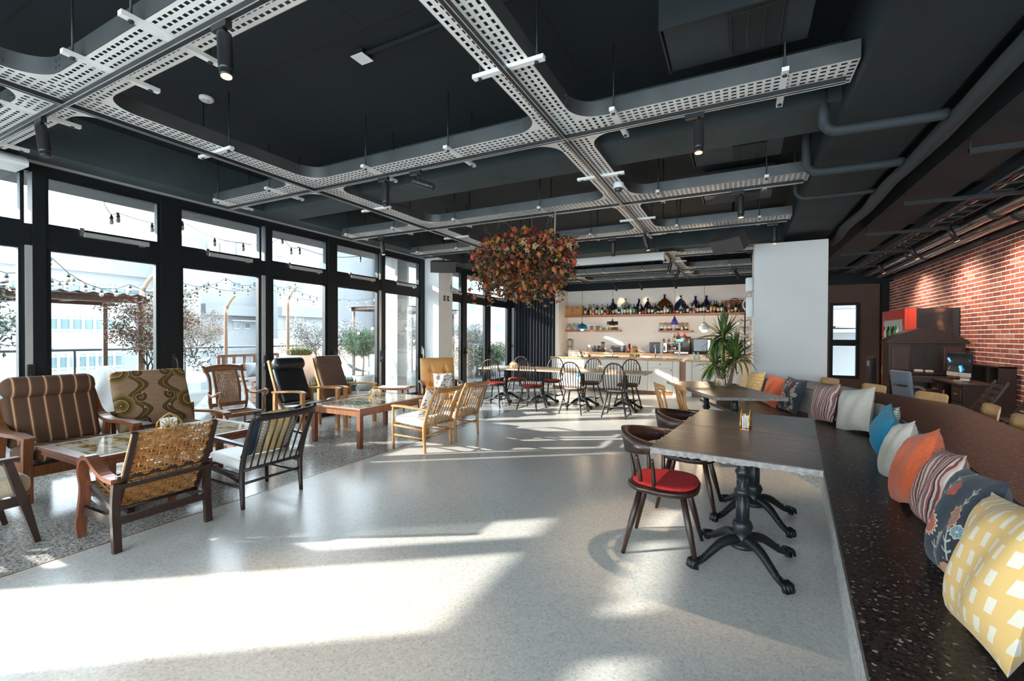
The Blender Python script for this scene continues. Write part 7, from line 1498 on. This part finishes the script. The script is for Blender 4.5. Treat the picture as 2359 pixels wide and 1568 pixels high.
# weeping pine-like bush
p = atx(835, 850, -8.9); t = thing('mop_tree', 'fluffy green mop headed bush in a planter', 'tree', (p.x, p.y, -.03)); rnd = random.Random(9); zc = atx(835, 790, -8.9).z
MB().tube([(0, 0, .3), (.02, .02, .8), (0, 0, zc)], [.03, .025, .02], 8).build('trunk', mat('pale_bark', (.35, .3, .26), .9), t); mb = MB(); cloud(mb, (0, 0, zc + .03), (.42, .52, .34), 7500, .13, [0, 1], rnd, .06, .0, -.1); stuff(mb.build('foliage', [LEAF['pine'], LEAF['green']], t)); MB().lathe([(.2, 0), (.26, .02), (.28, .38), (.25, .38)], 16).build('pot', m_wpot, t)
def grasspot(label, px, py, X, keys, R, h, potm, r, ph, seed, up=1.5, n=420, w=.010):
    p = atx(px, py, X); t = thing('potted_grass', label, 'plant', (p.x, p.y, -.03)); rnd = random.Random(seed)
    MB().lathe([(r * .8, 0), (r * .9, .02), (r, ph), (r * .9, ph), (r * .88, ph - .05)], 18).build('pot', potm, t); mb = MB()
    for i in range(n):
        a = rnd.uniform(0, 6.28); sp = rnd.uniform(.1, 1) * R; b = Vector((rnd.uniform(-.5, .5) * r, rnd.uniform(-.5, .5) * r, ph - .05)); e = b + Vector((math.cos(a) * sp, math.sin(a) * sp, h * rnd.uniform(.6, 1.0) * (1 - .5 * sp / R))); m = b.lerp(e, .5) + Vector((0, 0, h * .18)); s = Vector((-math.sin(a), math.cos(a), 0)) * w; mb.cm = rnd.randrange(len(keys)); mb.add([b - s, b + s, m + s * .8, m - s * .8, e], [(0, 1, 2, 3), (3, 2, 4)])
    stuff(mb.build('blades', [LEAF[k] for k in keys], t)); return t
m_tpot = mat('terracotta_basket', (.45, .28, .2), .8)
grasspot('spiky green and yellow grass in a basket planter behind the bench', 692, 812, -10.4, ('green', 'green', 'straw'), .45, .38, m_tpot, .38, atx(692, 806, -10.4).z - .1, 31)
grasspot('spiky green plant between the two high back armchairs', 733, 890, -8.0, ('green', 'teal', 'olive'), .4, .5, m_wpot, .22, .25, 32)
grasspot('reddish grass in a grey planter by the outer column', 908, 850, -8.6, ('dry', 'red', 'dry'), .32, .55, mat('grey_planter', (.12, .14, .15), .6), .22, .5, 33, w=.006)
grasspot('broad leaved green plants behind the brown armchair', 800, 870, -7.9, ('green', 'teal', 'white', 'green'), .4, .45, m_wpot, .25, .2, 34, w=.016)
for i, (px, X, c, s) in enumerate(((1075, -8.4, ('green', 'olive', 'white'), 41), (1125, -8.2, ('green', 'olive', 'green'), 42), (1150, -9.0, ('olive', 'green', 'white'), 43))):
    y = atx(px, 820, X).y; t = thing('hedge_bush', ['left green bush behind the far panes', 'middle green bush behind the far panes', 'right green bush behind the far panes'][i], 'bush', (X, y, -.03)); rnd = random.Random(s); mb = MB(); cloud(mb, (0, 0, .65), (.4, .55, .55), 3200, .08, [0, 1, 2], rnd, .45); stuff(mb.build('foliage', [LEAF[k] for k in c], t)); MB().lathe([(.3, 0), (.34, .4), (.3, .4)], 14).build('pot', m_wpot, t)
# fan palm
X = -8.6; p = atx(1090, 785, X); t = thing('fan_palm', 'teal fan palm leaves behind the far panes', 'plant', (X, p.y, -.03)); 
for k, (a, zz) in enumerate(((.2, 1.35), (1.2, 1.25), (-.9, 1.15), (2.2, 1.1))):
    d = Vector((math.cos(a), math.sin(a), .4)); b = Vector((0, 0, .3)); e = d * .35 + Vector((0, 0, zz - .14)); mb = MB(); mb.tube([b, e * .6, e], .01, 5)
    for i in range(13): q = a + (i - 6) * .2; v = Vector((math.cos(q), math.sin(q), .05)) * .42; s = Vector((-math.sin(q), math.cos(q), 0)) * .025; mb.add([e, e + v * .6 + s, e + v + Vector((0, 0, -.06)), e + v * .6 - s], [(0, 1, 2, 3)])
    mb.build('palm_leaf', LEAF['teal'], t)
MB().lathe([(.2, 0), (.24, .35), (.2, .35)], 14).build('pot', m_wpot, t)
# ---- terrace furniture
p = atx(590, 840, -9.9); t = thing('terrace_bench', 'wooden slatted bench on the terrace', 'bench', (-9.9, p.y, -.03), -math.pi / 2); m_tb = wood('outdoor_teak', (.13, .065, .042), (.09, .045, .03))
for sx in (-1, 1):
    for y in (-.25, .25): MB().bx(sx * .7 - .03, sx * .7 + .03, y - .03, y + .03, 0, .62 if y > 0 else 1.0).build('leg', m_tb, t)
    MB().bx(sx * .7 - .04, sx * .7 + .04, -.28, .3, .6, .64).build('arm', m_tb, t)
for k in range(5): MB().bx(-.7, .7, -.24 + k * .105, -.15 + k * .105, .42, .45).build('seat_slat', m_tb, t)
for z in (.62, .95): MB().bx(-.7, .7, -.28, -.24, z, z + .06).build('back_rail', m_tb, t)
for k in range(6): MB().bx(-.62 + k * .235, -.55 + k * .235, -.275, -.245, .66, .96).build('back_slat', m_tb, t)
for i, dy in enumerate((-.42, .0, .42)): throw(['left', 'middle', 'right'][i] + ' pale pillow on the terrace bench', mat('pale_blue_canvas', (.22, .24, .26), .9), (-9.98, p.y + dy, .62), -math.pi / 2, math.radians(15), .38, .34, .13)
# beanbags / covered sacks
def sack(label, px, py, X, r, h, m, m2=None, seed=1, flat=.8):
    p = atx(px, py, X); rnd = random.Random(seed); t = thing('bean_bag', label, 'bean bag', (X, p.y, -.03)); ph = [rnd.uniform(0, 6.28) for _ in range(6)]
    def fn(u, v):
        a = u * 2 * math.pi; z = v; R = r * (1.05 * (1 - z) ** flat + .06 * z) * (.75 + .25 * min(1, z * 6 + .3)); R *= 1 + .06 * math.sin(3 * a + ph[0] + 4 * z) + .04 * math.sin(7 * a + ph[1] - 9 * z); return (R * math.cos(a), R * math.sin(a), h * z)
    MB().grid(fn, 48, 20).build('cover', m, t); MB().tube([(r * .8 * math.cos(a), r * .8 * math.sin(a), .03) for a in [i * .2618 for i in range(24)]], .025, 6, loop=True).build('seam', m2 or m, t)
    return t
m_wsheet = mat('white_tarpaulin', (.2, .2, .2), .35, bump=.5, bs=6)
sack('white covered bean bag with a red seam behind the left panes', 240, 880, -9.0, .62, .95, m_wsheet, mat('seam_red', (.5, .06, .05), .5), 1)
sack('large white sack leaning behind the rocking chair', 520, 960, -7.35, .62, .75, m_wsheet, mat('seam_blue', (.1, .4, .55), .5), 2, 1.0)
sack('white sack on the ground outside behind the black armchair', 662, 960, -7.3, .5, .7, m_wsheet, None, 3, 1.0)
p = atx(90, 860, -9.2); t = thing('rain_barrel', 'grey ribbed tub outside the leftmost panes', 'tub', (-10.3, p.y + .25, -.03)); MB().lathe([(.34, 0), (.36, .05), (.38, .66), (.40, .68), (.40, .72), (.1, .76)], 24).build('drum', mat('tub_grey', (.28, .31, .33), .5), t)
for k in range(24): a = k * .2618; MB().bx(-.006, .006, -.01, .01, .05, .64).build('rib', mat('tub_grey', (.28, .31, .33), .5), t, loc=(.372 * math.cos(a), .372 * math.sin(a), 0), rot=(0, 0, a))
t = thing('planter_trough', 'low weathered trough on the terrace behind the swirl armchair', 'planter', (-9.7, atx(265, 895, -9.7).y, -.03)); MB().bx(-.2, .2, -.5, .5, 0, .16).build('box', mat('trough_grey', (.2, .2, .2), .8), t); MB().bx(-.22, .22, -.52, .52, .16, .19).build('rim', mat('trough_grey', (.2, .2, .2), .8), t)
t = thing('crate_table', 'low wooden crate table before the terrace bench', 'table', (-9.0, p.y * 0 + atx(627, 880, -9.0).y, -.03))
for k in range(4): MB().bx(-.28, .28, -.3, .3, .02 + k * .11, .11 + k * .11).build('slat', m_tb, t)
MB().bx(-.31, .31, -.33, .33, .46, .49).build('top', m_tb, t)
t = thing('hammock', 'grey woven hammock hanging beside the outer column', 'hammock', (-8.9, 8.9, .2)); 
def hm(u, v): x = -.9 + 1.8 * u; return (x * .2 + (v - .5) * .5 * (1 - .7 * abs(2 * u - 1)), x * .5, .25 + .55 * (2 * u - 1) ** 2 * (1 if u > .5 else .4))
MB().grid(hm, 20, 8).build('net', mat('hammock_grey', (.3, .3, .29), .9), t); MB().tube([hm(1, .5), (.3, .8, 1.6)], .006, 5).build('rope', m_twig, t); MB().tube([hm(0, .5), (-.3, -.8, .9)], .006, 5).build('rope', m_twig, t)
# ---- light well behind the far window: tiled wall, outdoor air conditioner
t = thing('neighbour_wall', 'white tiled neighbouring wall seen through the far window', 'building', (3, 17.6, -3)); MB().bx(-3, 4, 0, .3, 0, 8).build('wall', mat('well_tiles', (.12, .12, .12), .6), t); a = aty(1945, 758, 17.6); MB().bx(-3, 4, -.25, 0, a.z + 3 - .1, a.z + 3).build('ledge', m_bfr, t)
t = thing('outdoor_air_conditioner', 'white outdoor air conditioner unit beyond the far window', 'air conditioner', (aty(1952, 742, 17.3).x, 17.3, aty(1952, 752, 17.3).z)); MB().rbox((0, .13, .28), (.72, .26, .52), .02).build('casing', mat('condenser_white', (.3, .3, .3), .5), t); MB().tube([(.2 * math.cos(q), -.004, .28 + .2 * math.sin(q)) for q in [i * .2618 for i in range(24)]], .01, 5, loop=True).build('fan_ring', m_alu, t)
for k in range(9): MB().bx(-.16 + k * .04, -.155 + k * .04, -.008, 0, .12, .44).build('fan_guard', m_alu, t)
MB().bx(-.3, .3, .02, .24, -.04, .02).build('bracket', m_steel, t)
